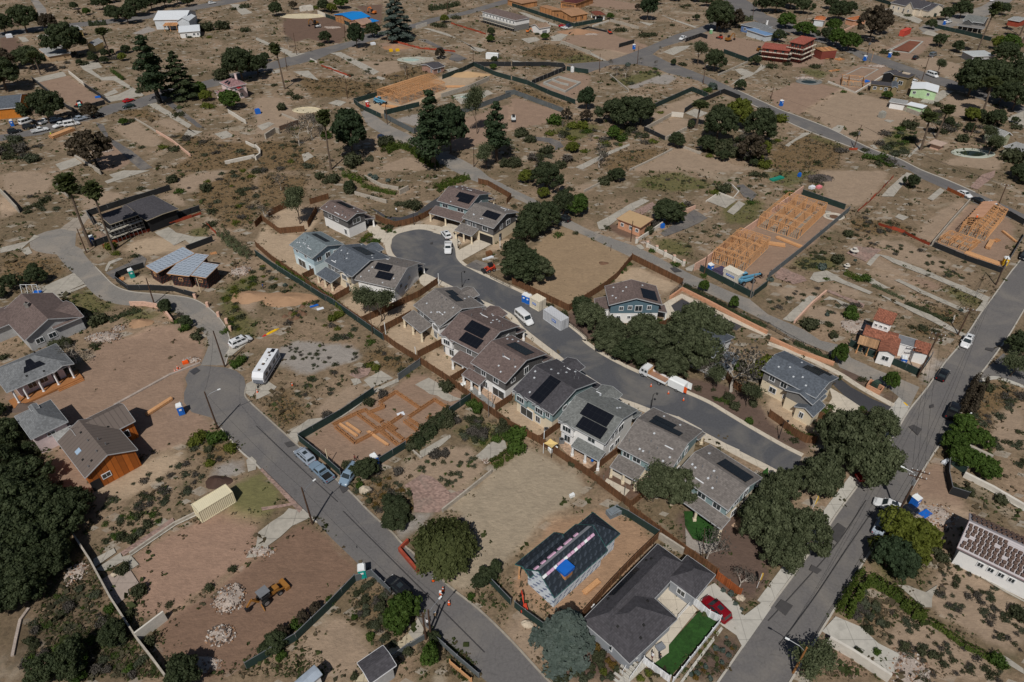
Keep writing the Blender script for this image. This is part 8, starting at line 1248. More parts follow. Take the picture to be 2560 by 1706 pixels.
for lb,mt,z,th,q in(('tan stepped retaining wall beside the black private drive',TANW,.9,.5,(2,1,145,118,156,110,180,122,210,138,234,150)),('tan retaining wall running down to the private drive house',TANW,.9,.5,(3,2,2,-1,28,11,60,22)),('tan planter wall by the lane corner',TANW,1.,.3,(3,2,90,43,93,38,105,45,102,49,90,43)),('pink block wall along the long framed plot, far half',PINKW,2.2,.25,(3,1,0,43,12,34,31,20)),('pink block wall along the long framed plot, near half',PINKW,2.2,.25,(2,1,167,92,176,87,201,67,234,44)),('low pink wall right of the round green tree',PINKW,1.2,.25,(2,1,156,40,168,35)),('white wall with pillars along the lane',WW,1.,.3,(2,1,124,70,132,74,140,78,148,82,158,88)),('pale wall from the lane to the small peach house',WW,1.1,.3,(2,1,114,66,125,59,138,50)),('low white garden wall ring around the slab',WW,.5,.3,(2,1,178,29,190,21,203,26,208,20,202,14)),('pale foundation wall beside the lane oaks',BW,.8,.25,(2,1,66,20,82,12)),('long grey wall beside the corner hillside lot',BW,.6,.35,(2,0,108,157,125,149,147,138)),('short grey wall beside the dark trees',BW,.8,.35,(2,0,157,136,173,142)),('grey wall at the left of the walled garden',BW,1.4,.35,(2,0,122,120,146,107)),('grey wall at the right of the walled garden',BW,1.4,.35,(2,0,141,129,160,120)),('white wall at the top of the walled garden',WW,1.8,.35,(2,0,146,107,157,108)),('pale diagonal wall on the triangular lot',BW,.8,.35,(2,0,90,70,107,84)),('pale wall behind the scorched upper lot',BW,.9,.35,(2,0,189,70,216,58)),('pale retaining wall below the far dirt lot',BW,1.4,.4,(2,0,45,40,72,50)),('grey wall at the back of the far dirt lot',BW,1.5,.35,(2,0,90,20,105,24,116,27)),('grey concrete wall right of the timber roof frame',BW,1.8,.4,(1,0,170,90,196,82,214,74)),('dark retaining wall of the burnt terrace',M('dark_stone_wall',S(96,76,64),kind='block'),1.6,.4,(1,0,22,120,39,114)),('round grey concrete wall ruin',BW,2.,.5,(1,0,9,128,18,122,22,123)),('low terrace wall beside the burnt terrace',BW,.8,.3,(1,0,24,106,39,112)),('white wall left of the blue tarp roof',WW,2.,.3,(1,0,57,13,64,16)),('white low wall beside the far street hedge',WW,.8,.4,(1,0,50,55,56,58)),('white metal-sheet fence below the great cedar',WW,2.,.15,(1,0,147,27,157,24)),('pale wall left of the trenched plot',WW,1.4,.4,(0,0,64,68,79,80)),('pinkish retaining wall beside the scorched lots',PINKW,1.,.35,(0,0,144,122,159,131,175,144)),('pale low wall left of the pinkish one',BW,.7,.3,(0,0,124,110,133,115,144,122)),('white wall below the pink house',WW,1.5,.3,(0,0,210,104,218,109,226,114)),('curved pale wall round the oval lot, near side',WW,1.1,.6,(0,0,207,151,220,148,234,145)),('curved pale wall round the oval lot, right side',WW,1.3,.5,(1,0,0,147,4,144,4,140,0,136)),('pale wall behind the oval lot',WW,1.,.4,(0,0,226,132,234,136)),('pale concrete wall below the trucks',BW,.8,.5,(0,0,69,144,80,151,90,157)),('grey leaning wall casting deep shade at left',BW,2.2,.3,(0,1,0,20,9,29,18,39)),('short grey wall beside the left palms',BW,1.8,.3,(0,1,52,15,63,25)),('short grey wall at the concrete pad',BW,1.8,.3,(0,1,87,0,93,4)),('curved retaining wall below the left street',PINKW,1.2,.35,(0,1,120,124,133,124,145,126,153,132,159,140)),('upper terrace wall of the hedge garden',BW,1.1,.35,(1,1,100,7,115,15,131,18)),('lower terrace wall of the hedge garden',BW,1.1,.4,(1,1,91,22,105,26,120,30)),('short stone wall at the right of the terraced garden',BW,1.6,.4,(1,1,132,22,140,18)),('long pale boundary wall at the lower left',BW,1.5,.25,(0,3,54,0,70,25,85,48,104,83,128,120,142,138,156,157)),('white screen wall beside the tilled lot',WW,2.2,.25,(0,3,128,119,154,99)),('pale wall along the paved strip',BW,.7,.3,(0,3,120,40,161,12,190,-2)),('white wall with piers at the bottom right',WW,1.8,.4,(3,3,54,121,75,133,110,156)),('long white wall at the right below the dark trees',WW,1.1,.5,(3,2,179,124,205,137,234,154)),('pale wall between the dark trees right of the road',BW,1.4,.5,(3,2,178,98,204,110)),('low pink wall beside the pale drive strip',PINKW,.8,.35,(3,1,24,140,40,123,53,112)),('grey wall left of the framed street house',BW,1.5,.25,(3,1,150,69,166,50,184,30)),('grey block wall behind the mint garage',BW,1.6,.4,(3,0,110,96,138,107,144,101)),('pale foundation wall round the stub frame, near side',WW,.7,.5,(3,0,55,76,80,86,105,71)),('long pinkish wall beyond the scaffolded blocks',PINKW,1.,.5,(3,0,65,31,79,25)),('low wall across the far dirt slope',BW,.7,.5,(3,0,108,48,129,38)),('white angled low walls by the far pavilion',WW,.9,.5,(2,0,74,25,89,20)),('red brick planter wall at the roadside',BRICKRED,.9,.4,(1,3,140,28,132,36,149,56,158,52)),('grey end wall of the corner house yard',BW,1.5,.3,(2,3,134,24,157,39)),('short stub wall at the end of the dark scrub row',BW,1.,.3,(3,1,169,140,170,136)),('stone edging line along the graded lot',ROCK,.3,.5,(0,2,105,59,125,48,156,31,184,20)),('stone line curving down the dark lower-left slope',ROCK,.3,.4,(0,3,27,89,19,100,15,118,12,133)),('sandy lot boundary wall below the paved lot',BW,.9,.25,(1,2,171,157,190,142,216,121)),('low kerb wall of the formwork plot',BW,.5,.3,(1,2,138,96,152,108)),('white edge wall of the black membrane house',BW,.4,.3,(2,3,34,85,56,70,81,46))):W_(gk(*q),-.05,z,th,mt,'wall',lb)
T(2,1)
for k,(u,v)in enumerate(((1240,700),(1325,740),(1402,785),(1485,828),(1572,872),(1140,665))):tag(W_([g(u,v)-V((.35,0,0)),g(u,v)+V((.35,0,0))],0,1.6,.7,WW,'gate_pillar',None,None,cap=PINKW),'square white pillar of the pillared wall along the lane','pillar','white wall pillars')
T(0,1)
for u,v in((1795,1170),(1910,1250),(2010,1340),(2085,1400),(2120,1470)):tag(W_([g(u,v)-V((.3,0,0)),g(u,v)+V((.3,0,0))],0,1.3,.6,PINKW,'gate_pillar',None,None),'pale stone pillar in the row along the narrow left street','pillar','stone pillars of the left street')
# timber frames under construction
def frame_house(c,r,corners,lbl,h=2.7,nx=4,ny=2,tr=0,rise=1.6,sheath=False,sp=.5):
 T(c,r);P=[g(corners[i],corners[i+1])for i in range(0,6,2)];ax=P[1]-P[0];L=ax.length;ax.normalize();ay=V((-ax.y,ax.x,0));W=(P[2]-P[0]).dot(ay)
 if W<0:ay=-ay;W=-W
 o=P[0];pt=lambda x,y:o+ax*(x*L)+ay*(y*W);R0=thing('framed_house',o,lbl,'house under construction');m=MB();m.prism([pt(-.01,-.02),pt(1.01,-.02),pt(1.01,1.02),pt(-.01,1.02)]if ax.cross(ay).z>0 else[pt(-.01,1.02),pt(1.01,1.02),pt(1.01,-.02),pt(-.01,-.02)],0,.14);m.build('slab',M('grey_brown_slab',S(138,126,112),var=.2),R0)
 for j in range(ny+1):
  for i in range(nx):stud_wall(R0,pt(i/nx,j/ny),pt((i+1)/nx-.004,j/ny),h,sp,LU,[(.35,.6)]if random.random()<.4 else[],z=.14)
 for i in range(nx+1):
  for j in range(ny):
   if i in(0,nx)or random.random()<.75:stud_wall(R0,pt(i/nx+.006,j/ny),pt(i/nx+.006,(j+1)/ny-.01),h,sp,LU,[(.2,.5)]if random.random()<.5 else[],z=.14)
 for k in range(tr):truss(R0,pt((k+.5)/tr,-.05),pt((k+.5)/tr,1.05),h+.14,rise)
 return R0,pt,L,W
R0,pt,L,W=frame_house(1,0,(1330,965,1735,825,1300,840),'timber-framed house with close rows of roof rafters between green fences',3.,6,2,26,2.6)
m=MB();a,b,c_,d=pt(0,1.05),pt(1,1.05),pt(1,.5),pt(0,.5)
for k in range(9):t=k/8;p,q=a.lerp(d,t),b.lerp(c_,t);z=3.2+2.6*t;m.beam(V((p.x,p.y,z)),V((q.x,q.y,z)),.1,.05);p,q=pt(0,-.05+.55*t),pt(1,-.05+.55*t);m.beam(V((p.x,p.y,z)),V((q.x,q.y,z)),.12,.05)
m.build('purlins',LU,R0)
frame_house(2,1,(2110,945,2345,720,1880,800),'near half of the long timber frame beside the pink wall',3.5,6,4,4,.6);frame_house(3,1,(265,640,515,400,-40,470),'far half of the long timber frame beside the pink wall',3.5,5,4,3,.7)
R0,pt,L,W=frame_house(3,1,(1745,580,1930,380,1980,660),'timber frame with boarded roof deck beside the upper street',3.2,5,3,10,1.2);m=MB();[m.slab([V((*pt(.25+.19*k,.0).xy,3.45)),V((*pt(.43+.19*k,.0).xy,3.45)),V((*pt(.43+.19*k,.5).xy,4.7)),V((*pt(.25+.19*k,.5).xy,4.7))],.03)for k in range(4)];m.build('roof_deck',M('roof_deck_board',S(196,150,120),var=.15),R0)
frame_house(3,1,(1560,660,1830,760,1620,590),'low timber frame stubs in front of the boarded street frame',1.8,3,2,5,.5);frame_house(3,0,(670,790,870,810,700,740),'small timber wall frame on the pale foundation',2.4,3,1,0)
T(1,2);r=thing('foundation_formwork',g(1200,760),'orange-brown timber formwork laid out for a house foundation','formwork')
for q in((710,775,935,665,1000,640),(730,795,910,940),(935,680,1320,970),(1000,640,1160,745),(1030,670,1150,750),(1050,660,1180,610,1140,580),(1140,570,1285,475,1500,620),(910,940,1180,800,1340,690),(1120,800,1310,970),(1160,770,1350,910),(1310,970,1440,880),(1200,760,1290,820),(1360,740,1480,830),(1400,720,1520,800),(1410,700,1640,545,1780,635),(1590,720,1600,700)):
 P=gs(*q)
 m=MB()
 for i in range(len(P)-1):
  a,b=P[i],P[i+1];nr=V((-(b-a).y,(b-a).x,0)).normalized()
  for s in(-.22,.22):m.beam(a+nr*s+V((0,0,.35)),b+nr*s+V((0,0,.35)),.06,.55)
  n=max(2,int((b-a).length/1.3))
  for k in range(n+1):p=a.lerp(b,k/n);m.beam(p-nr*.3+V((0,0,.65)),p+nr*.3+V((0,0,.65)),.08,.05);m.beam(p+nr*.3+V((0,0,.6)),p+nr*.75,.05,.07)
 m.build('form_wall',FORMB,r)
ax=V((.62,-.78,0));LG_='lumber stacks on the building sites'
for u,v,L,lb in((850,820,5.,'left stack of pale boards on the formwork plot'),(895,800,4.,'stack of pale boards right of the left one on the formwork plot'),(1120,895,5.5,'widest stack of pale boards on the formwork plot')):T(1,2);lumber(g(u,v),g(u+100,v+70)-g(u,v),L,.5,.3,lb,5,group=LG_)
for c,r_,u,v,u2,v2,L,w,h,lb in((0,0,575,1235,690,1190,9,2.4,1.,'big lumber stack on the street beside the loaded pickup'),(3,1,200,668,280,700,8,1.,.5,'long lumber stack beside the far timber frame'),(3,1,45,682,100,690,6,1.2,.6,'lumber stack in front of the near timber frame'),(3,1,2030,690,2060,640,5,1.2,.7,'lumber stack right of the boarded street frame'),(3,1,1960,815,2060,850,8,2.,.5,'wide lumber heap along the black fence'),(3,1,2210,610,2260,650,6,.6,.4,'leaning board stack at the right of the street frame'),(0,2,1470,605,1540,560,5.5,.8,.5,'brown lumber stack beside the blue toilet'),(1,0,1230,985,1330,1000,7,1.5,.6,'lumber stack in front of the timber roof frame'),(1,0,1180,885,1280,860,8,1.5,.5,'lumber stack behind the blue telehandler'),(2,3,730,700,790,650,3.2,.8,.5,'orange lumber stack beside the corner house fence'),(1,0,1830,800,1900,800,8,2.,.3,'scattered boards right of the timber roof frame')):T(c,r_);lumber(g(u,v),g(u2,v2)-g(u,v),L,w,h,lb,6,group=LG_)
T(2,0);P=gs(290,775,430,718,625,772,490,852);box_wall(P+[P[0]],0,.9,.6,M('foundation_concrete',S(164,164,158),var=.15),'concrete_foundation','pale concrete foundation ring on the black-fenced lot','foundation');box_wall(gs(370,745,440,772,520,790),0,.8,.5,M('foundation_concrete'),'concrete_foundation','inner concrete rib of the foundation ring','foundation')
T(3,0);P=gs(670,712,860,620,1010,640,840,740);box_wall(P+[P[0]],0,.25,.4,M('foundation_concrete'),'concrete_foundation','low footing lines beside the small timber wall frame','foundation');P=gs(1120,470,1300,372,1420,385,1300,490);box_wall(P+[P[0]],0,.3,.7,M('foundation_concrete'),'concrete_foundation','low footing frame beside the red container','foundation');sheet('footing_bed',gs(1140,465,1300,380,1400,390,1290,480),M('red_brown_footing',S(120,74,56),var=.3))
# pools, heaps and odds
def basin(c,r,u,v,rx,ry,mat,lbl,depth=.9,water=None,rot=0.):
 T(c,r);p=g(u,v);m=MB();n=24;w=MB();out=[p+V((rx*mcos(6.283*i/n)*(1+.12*mcos(2*6.283*i/n)),ry*msin(6.283*i/n),0))for i in range(n)];m.tube([q+V((0,0,.12))for q in out+out[:1]],.22,6,False);m.face([q+V((0,0,.06))for q in out]);o=m.build('pool_basin',mat,org=p);tag(o,lbl,'pool')
 if water:w.face([p+(q-p)*.6+V((0,0,.075))for q in out]);k=w.build('water',water,o)
GW_=M('murky_water',(.02,.03,.02),rough=.1,var=.2);PG=M('pale_pool_plaster',S(168,172,160),var=.2)
basin(1,0,430,152,12,6,M('cream_pool',S(196,184,156)),'empty cream pool on the dark graded lot');basin(1,0,1425,552,6,4,PG,'empty pale pool beside the brick outbuilding',water=M('pale_water',S(170,190,180),rough=.2));basin(3,0,375,755,5,4.2,M('grey_pool',S(120,120,116)),'round dark pool at the top of the flat bare lot',water=GW_);basin(3,0,1880,1412,6.5,4.2,PG,'kidney-shaped pool with pale rim on the right',water=GW_);basin(1,0,1960,890,6,3,PG,'pale pool behind the two-crowned pine',water=M('pale_water'));basin(3,1,603,425,2.6,2.2,M('dry_plaster',S(186,178,166)),'dry round pool pit beside the far timber frame',water=DIRTD);basin(1,0,465,1015,5,3.4,M('cream_pool'),'ruined cream pool below the burnt terrace')
RM=[ROCK,M('white_rubble',S(176,168,160)),M('dark_rubble',S(90,80,74)),DIRTD,M('brown_rubble',S(128,106,90)),DIRTO]
for c,r,u,v,rx,ry,h,n,lb in((0,3,2110,800,2.6,2.6,.8,260,'largest rubble heap on the tilled dirt lot'),(0,3,2030,1135,2.2,1.7,.6,200,'lower rubble heap on the tilled dirt lot'),(0,3,1850,1410,3.,1.5,.2,120,'scattered white rubble at the lower tilled lot'),(0,3,700,560,1.8,2.4,.4,120,'rubble strip in the dark lower-left slope'),(0,1,2210,925,3.,2.6,.5,220,'white rock heap right of the grey membrane roofs'),(0,1,960,1530,4.5,2.4,.6,260,'pinkish rubble heap beside the graded lot'),(0,1,1090,1450,1.8,1.3,.4,90,'small rubble heap above the pinkish one'),(3,3,1290,1460,3.2,3.4,.3,240,'flat grey stone heap beside the concrete drive'),(3,3,1500,40,4.5,3.,.4,260,'mixed building debris behind the big utility pole'),(3,1,820,1430,4.2,4.,.5,200,'grey debris heap left of the tile-roofed house'),(1,3,40,370,2.6,1.2,.4,120,'rubble edge beside the tilled lot drive'),(0,2,1760,170,2.,1.2,.3,90,'stones beside the street at the graded lot'),(3,0,340,720,5,2.4,.8,120,'rock heap behind the round dark pool'),(1,0,690,255,6,3,.6,130,'broken concrete on the dark graded lot'),(3,0,1000,610,5,2.4,.8,90,'timber and stone debris beside the far street'),(1,2,2120,1100,1.,.8,.2,40,'loose stones at the broken slab'),(3,1,470,70,5.,3.4,.8,200,'cut branch pile at the top of the framed plot'),(2,0,730,320,4,2,.8,60,'pale sacks and stones on the far dirt lot'),(0,0,940,1380,4.5,2.4,.4,120,'grey debris on the orange-soil plot'),(2,1,1220,660,2.,1.,.3,40,'stones at the white pillar gate')):T(c,r);rubble(g(u,v),rx,ry,h,n,lb,mats=RM if 'branch' not in lb else[M('grey_branches',S(90,82,78)),M('dark_branches',S(60,54,50))],smin=.07,smax=.25)
for c,r,u,v,rx,ry,h,mt,lb in((0,2,2000,1290,2.4,1.6,1.,M('dark_compost',S(72,54,46),kind='rough',sc=2),'dark compost mound beside the straw patch'),(0,2,205,600,2.6,1.8,.8,M('brush_pile',S(96,82,74),kind='rough',sc=4),'brown brush pile between the two grey hip roofs'),(0,1,1290,1400,3.,2.,.9,DIRT,'bare soil mound above the graded lot'),(0,1,2290,1160,5.,3.,1.2,DIRT,'wide pale soil bank beside the weedy strip'),(1,1,290,1180,7,3.4,.8,DIRT,'low soil bank left of the green screen'),(1,0,1950,690,10,4,1.6,SAND,'long pale spoil bank right of the timber roof frame'),(2,0,600,300,12,5,2.,DIRTO,'spoil mound on the far dirt lot'),(1,0,1280,440,7,4,1.8,DIRTO,'orange spoil mound below the great cedar'),(2,1,840,850,1.4,.9,.4,DIRTD,'brown brush heap on the dry empty lot'),(2,2,830,425,1.8,1.,.4,SAND,'sand heap beside the barricade')):T(c,r);mound(g(u,v),rx,ry,h,mt,lb)
T(1,1)
for u,v in((265,1340),(320,1310),(370,1355),(405,1300),(310,1375),(440,1320),(425,1250),(500,1215)):mound(g(u,v),.8,.7,.75,DIRTD,'dark cone of soil in the cluster beside the green screen')['group']='small soil cones'
def obj1(name,lbl,cat,u,v,mats,fn,group=None):
 p=g(u,v);m=MB();fn(m,p);return tag(m.build(name,mats,org=p,smooth=False),lbl,cat,group)
Z=V((0,0,1));TARP=M('white_tarp',S(214,218,224),var=.08)
def flat(c,r,u,v,w,d,h,mat,lbl,cat,name,ang=.5):
 T(c,r);return obj1(name,lbl,cat,u,v,mat,lambda m,p:(m.box(p+Z*(h/2+.02),w,d,h,V((mcos(ang),msin(ang),0))),m.box(p+Z*(h+.03),w*.8,d*.7,h*.4,V((mcos(ang+.15),msin(ang+.15),0)))))
for a in((1,1,535,1245,2.,.5,.2,BLUE,'blue and white sack beside the soil cones','sack','sack'),(1,1,590,1270,1.6,.8,.12,TARP,'white sheet beside the soil cones','sheet','plastic_sheet'),(0,0,910,895,3.,1.8,.4,BLUE,'blue tarp on the trenched plot','tarp','tarp'),(3,0,895,752,3.4,2.,.4,BLUE,'blue tarp beside the small timber wall frame','tarp','tarp'),(0,1,1960,760,1.6,1.2,.08,OSB,'plywood sheet behind the grey membrane roofs','board','plywood_sheet'),(0,1,1112,1000,1.6,1.4,.3,OSB,'plywood crate inside the curved black fence','crate','plywood_crate'),(3,0,655,548,4,3,.3,OSB,'plywood stack on the lawn before the red blocks','board','plywood_stack'),(3,0,540,538,4,2.4,.3,OSB,'plywood stack nearer to the red blocks','board','plywood_stack'),(3,0,610,650,6,1.6,.2,OSB,'long plywood strip on the upper lawn','board','plywood_strip'),(3,1,1740,620,2.4,1.6,.3,OSB,'plywood stack left of the boarded street frame','board','plywood_stack'),(3,1,1910,660,2.,1.4,.3,OSB,'plywood stack before the boarded street frame','board','plywood_stack'),(3,1,2095,645,2.,1.2,.3,OSB,'plywood stack right before the boarded street frame','board','plywood_stack'),(2,1,1380,525,1.,.8,1.1,BLUE,'blue wheeled bin beside the asphalt strip','bin','wheeled_bin'),(3,1,285,55,.9,.8,1.1,BLUE,'blue bin on the plot above the pink wall','bin','wheeled_bin'),(3,1,80,80,5.,1.6,.5,M('green_tarp',S(30,130,110)),'crumpled green tarp at the plot above the pink wall','tarp','tarp'),(3,1,400,165,1.8,1.2,.8,TARP,'white covered garden furniture beside the branch pile','furniture','covered_furniture'),(3,1,465,160,1.6,1.2,.7,M('pink_parasol',S(214,130,136)),'pink folded parasols beside the branch pile','parasol','parasol'),(1,0,1075,412,2.4,1.8,.9,TARP,'white covered material beside the round dark tree','material','covered_material'),(1,0,1240,475,1.6,1.2,1.,YEL,'left yellow compactor on the spoil','compactor','compactor'),(1,0,1300,472,1.8,1.3,1.,YEL,'right yellow compactor on the spoil','compactor','compactor'),(1,0,20,1045,2.,1.4,1.6,BLUE,'blue crate on the burnt terrace','crate','plastic_crate'),(0,2,1705,200,1.2,.8,.5,ORG,'orange sack beside the street at the graded lot','sack','sack'),(2,3,935,20,2.4,1.4,1.,M('translucent_sheet',S(120,128,134)),'grey mesh panel leaning at the framing lot rear','panel','mesh_panel'),(2,2,550,1425,.9,.5,.6,PW,'white and orange tool in the sandy lot','tool','power_tool'),(1,1,2140,775,1.6,1.,1.,M('brown_box',S(120,84,56)),'brown box beside the pale yard posts','box','storage_box'),(1,1,2130,810,3.2,.4,.4,TARP,'white wrapped bundle beside the brown box','bundle','wrapped_bundle'),(3,2,985,412,1.4,1.2,1.1,M('green_cabinet',S(52,70,60)),'dark green transformer cabinet in the tan planter','cabinet','transformer_cabinet'),(3,2,1812,752,.7,.3,2.2,PW,'white sign box at the black pickup hedge','sign','sign_box'),(3,2,1630,1115,1.6,.8,.5,TARP,'white bag at the black screen fence','bag','bag'),(2,3,1360,1255,1.2,.9,.6,GREYP,'round grey fire pit on the corner terrace','fire pit','fire_pit'),(2,3,745,880,.7,.5,.4,PW,'white box at the corner house roof edge','box','junction_box'),(3,3,1440,30,2.,1.2,.4,BLUE,'blue sheet in the debris behind the big pole','sheet','plastic_sheet'),(1,2,1330,670,1.4,1.,.1,TARP,'white plastic sheet in the formwork','sheet','plastic_sheet'),(0,0,90,345,3,2,1.4,TARP,'white sheeted stack at the far left street','stack','sheeted_stack'),(1,0,465,100,8,2,2.4,WW,'white box shed beyond the empty cream pool','shed','box_shed'),(2,1,1905,960,3.4,2.6,1.6,M('purple_canvas',S(70,62,84)),'dark purple canvas cover behind the green fence','cover','canvas_cover'),(3,1,600,1530,0.8,.6,.4,TARP,'white tool case near the lane weeds','case','tool_case'),(3,0,1040,1080,2.,2.,2.,M('grey_stone',S(150,148,140)),'grey stone stump on the dry slope','stone','stone_stump')):flat(*a)
for c,r,u,v,s,lb in((1,2,1000,1375,1.1,'pale rounded boulder at the street edge'),(2,3,140,1040,.9,'cream boulder beside the green banner fence'),(2,3,2100,800,.7,'grey boulder beside the rust-red fence'),(0,3,1055,582,.6,'dark stone on the stepped terrace')):T(c,r);obj1('boulder',lb,'boulder',u,v,M('pale_boulder',S(184,170,150),kind='rough',sc=2),lambda m,p:m.blob(p+Z*s*.3,s,s*.75,s*.6,.18,9,6))
ACM=M('air_conditioner_grey',S(110,112,114))
for c,r,u,v,lb in((2,2,315,835,'air conditioner beside the beige sail'),(2,2,455,930,'air conditioner at the white house corner'),(1,2,1745,85,'air conditioner in the upper dirt yard'),(1,2,2000,375,'air conditioner at the pool deck'),(1,1,515,940,'air conditioner at the pale blue house')):
 T(c,r);p=g(u,v);k=thing('air_conditioner',p,lb,'air conditioner','air conditioners behind the new houses');m=MB();m.box(p+Z*.5,.9,.9,.95);m.build('case',ACM,k);m=MB();m.cyl(p+Z*.98,.36,.05,12);m.build('fan_grille',DKM,k)
T(2,2);p=g(350,985);k=thing('shade_sail',p,'beige shade sail on posts in the white house yard','shade sail');A=[g(u,v,2.6)for u,v in((290,935),(350,890),(425,935),(365,980))];m=MB();mid=sum(A,V())/4-Z*.3
for i in range(4):a,b=A[i],A[(i+1)%4];m.face([a,(a+b)/2.*.85+mid*.15-(a+b)/2*0 if False else(a+b)/2*.86+mid*.14,mid]);m.face([(a+b)/2*.86+mid*.14,b,mid])
m.build('sail',M('beige_canvas',S(214,186,124),var=.06),k)
for a in A:m=MB();m.beam(V((a.x,a.y,0)),a,.09,.09);m.build('post',PW if a is A[0]else DKM,k)
T(2,2);p=g(733,1125);k=thing('parasol',p,'closed dark blue parasol on the white house patio','parasol');m=MB();m.cyl(p,.04,2.4,6);m.build('pole',DKM,k);m=MB();m.tube([p+Z*.9,p+Z*1.5,p+Z*2.3],[.3,.22,.05],8);m.build('canopy',BLUE,k);m=MB();m.cyl(p,.3,.1,10);m.build('base',GREYP,k)
flat(2,2,375,1000,1.6,1.,.8,PW,'white covered furniture below the beige sail','furniture','covered_furniture')
for c,r,u,v,h,mt,lb in((1,1,1680,1060,3.6,PW,'tall white post beside the trellised fence'),(1,1,1192,1505,3.4,PW,'tall white post below the right twin tree'),(1,2,1472,175,3.6,PW,'tall white post at the upper dirt yard'),(1,2,2170,590,3.,PW,'tall white post at the narrow pool'),(1,1,2240,710,3.2,PW,'tall white post beside the open garage house'),(2,2,292,930,3.,PW,'white post in front of the beige sail'),(2,2,892,1250,2.4,M('grey_post',S(120,112,104)),'grey post beside the upper terrace slab'),(2,2,1092,1350,2.4,M('grey_post'),'grey post right of the terrace slabs'),(2,2,1028,1420,2.6,M('grey_post'),'grey post before the lower terrace slab'),(2,2,835,1300,2.,M('grey_post'),'grey post left of the terrace slabs'),(1,2,672,1135,4.,M('pale_post',S(206,190,160)),'pale post inside the street side of the formwork plot'),(0,1,1845,1120,4.2,M('pale_post'),'pale post before the grey membrane house'),(0,1,890,545,4.,M('grey_post'),'grey stub post at the scaffolded dark house'),(3,0,945,565,5.,LU,'new timber post beside the far street'),(2,1,905,740,1.8,POLEW,'short brown post beside the lane')):T(c,r);stake_post(u,v,h,mt,lb)
T(2,2);p=g(870,465);k=thing('barricade',p,'orange and white barrel barricade at the sand heap','barricade');m=MB();m.cyl(p,.3,1.,10);m.build('barrel',ORG,k);m=MB();[m.cyl(p+Z*z,.305,.16,10)for z in(.3,.65)];m.build('band',PW,k)
T(3,1)
for u,v,s,lb in((785,765,1.,'white two-tier garden fountain on the pink paving'),(720,893,.7,'small white fountain below the two-tier one')):p=g(u,v);k=thing('garden_fountain',p,lb,'fountain');m=MB();m.tube([p,p+Z*.3*s,p+Z*.9*s],[.7*s,.3*s,.2*s],12);m.build('pedestal',WW,k);m=MB();m.tube([p+Z*.9*s,p+Z*1.1*s],[.4*s,1.1*s],14);m.tube([p+Z*1.1*s,p+Z*1.7*s,p+Z*1.8*s],[.16*s,.12*s,.55*s],12);m.build('bowl',WW,k)
T(0,1);p=g(300,1130);k=thing('swing_frame',p,'white tube frame with blue seat beside the concrete pad','garden swing');m=MB();[m.beam(p+V((x,-.8,0)),p+V((x,0,2.6)),.08,.08)for x in(-2.,-.6,.8,2.)];[m.beam(p+V((x,.8,0)),p+V((x,0,2.6)),.08,.08)for x in(-2.,-.6,.8,2.)];m.beam(p+V((-2,0,2.6)),p+V((2,0,2.6)),.08,.08);m.build('frame',PW,k);m=MB();m.box(p+V((1.4,0,.5)),1.8,1.,.3);m.build('seat',BLUE,k)
T(1,1);p=g(150,1480);k=thing('kayak',p,'yellow and red kayak lying in the weeds','kayak');m=MB();d=(g(230,1440)-p).normalized();m.tube([p-d*1.8,p-d*1.,p+d*.9,p+d*1.8],[.05,.32,.32,.05],8);m.build('hull',YEL,k);m=MB();m.tube([p-d*2.6,p-d*1.7],[.05,.3],8);m.build('bow',RED,k)
T(1,2)
for u,v in((1890,420),(1915,405),(2060,410),(2090,425)):p=g(u,v);k=thing('garden_chair',p,'white garden chair on the timber pool deck','chair','white chairs on the pool deck');m=MB();m.box(p+Z*.42,.5,.5,.06);m.build('seat',PW,k);m=MB();m.box(p+V((0,.24,.7)),.5,.05,.55);m.build('backrest',PW,k);[MB.build(b_,'leg',PW,k)for b_ in[(lambda mm:(mm.beam(p+V((x,y,0)),p+V((x,y,.42)),.05,.05),mm)[1])(MB())for x in(-.2,.2)for y in(-.2,.2)]]
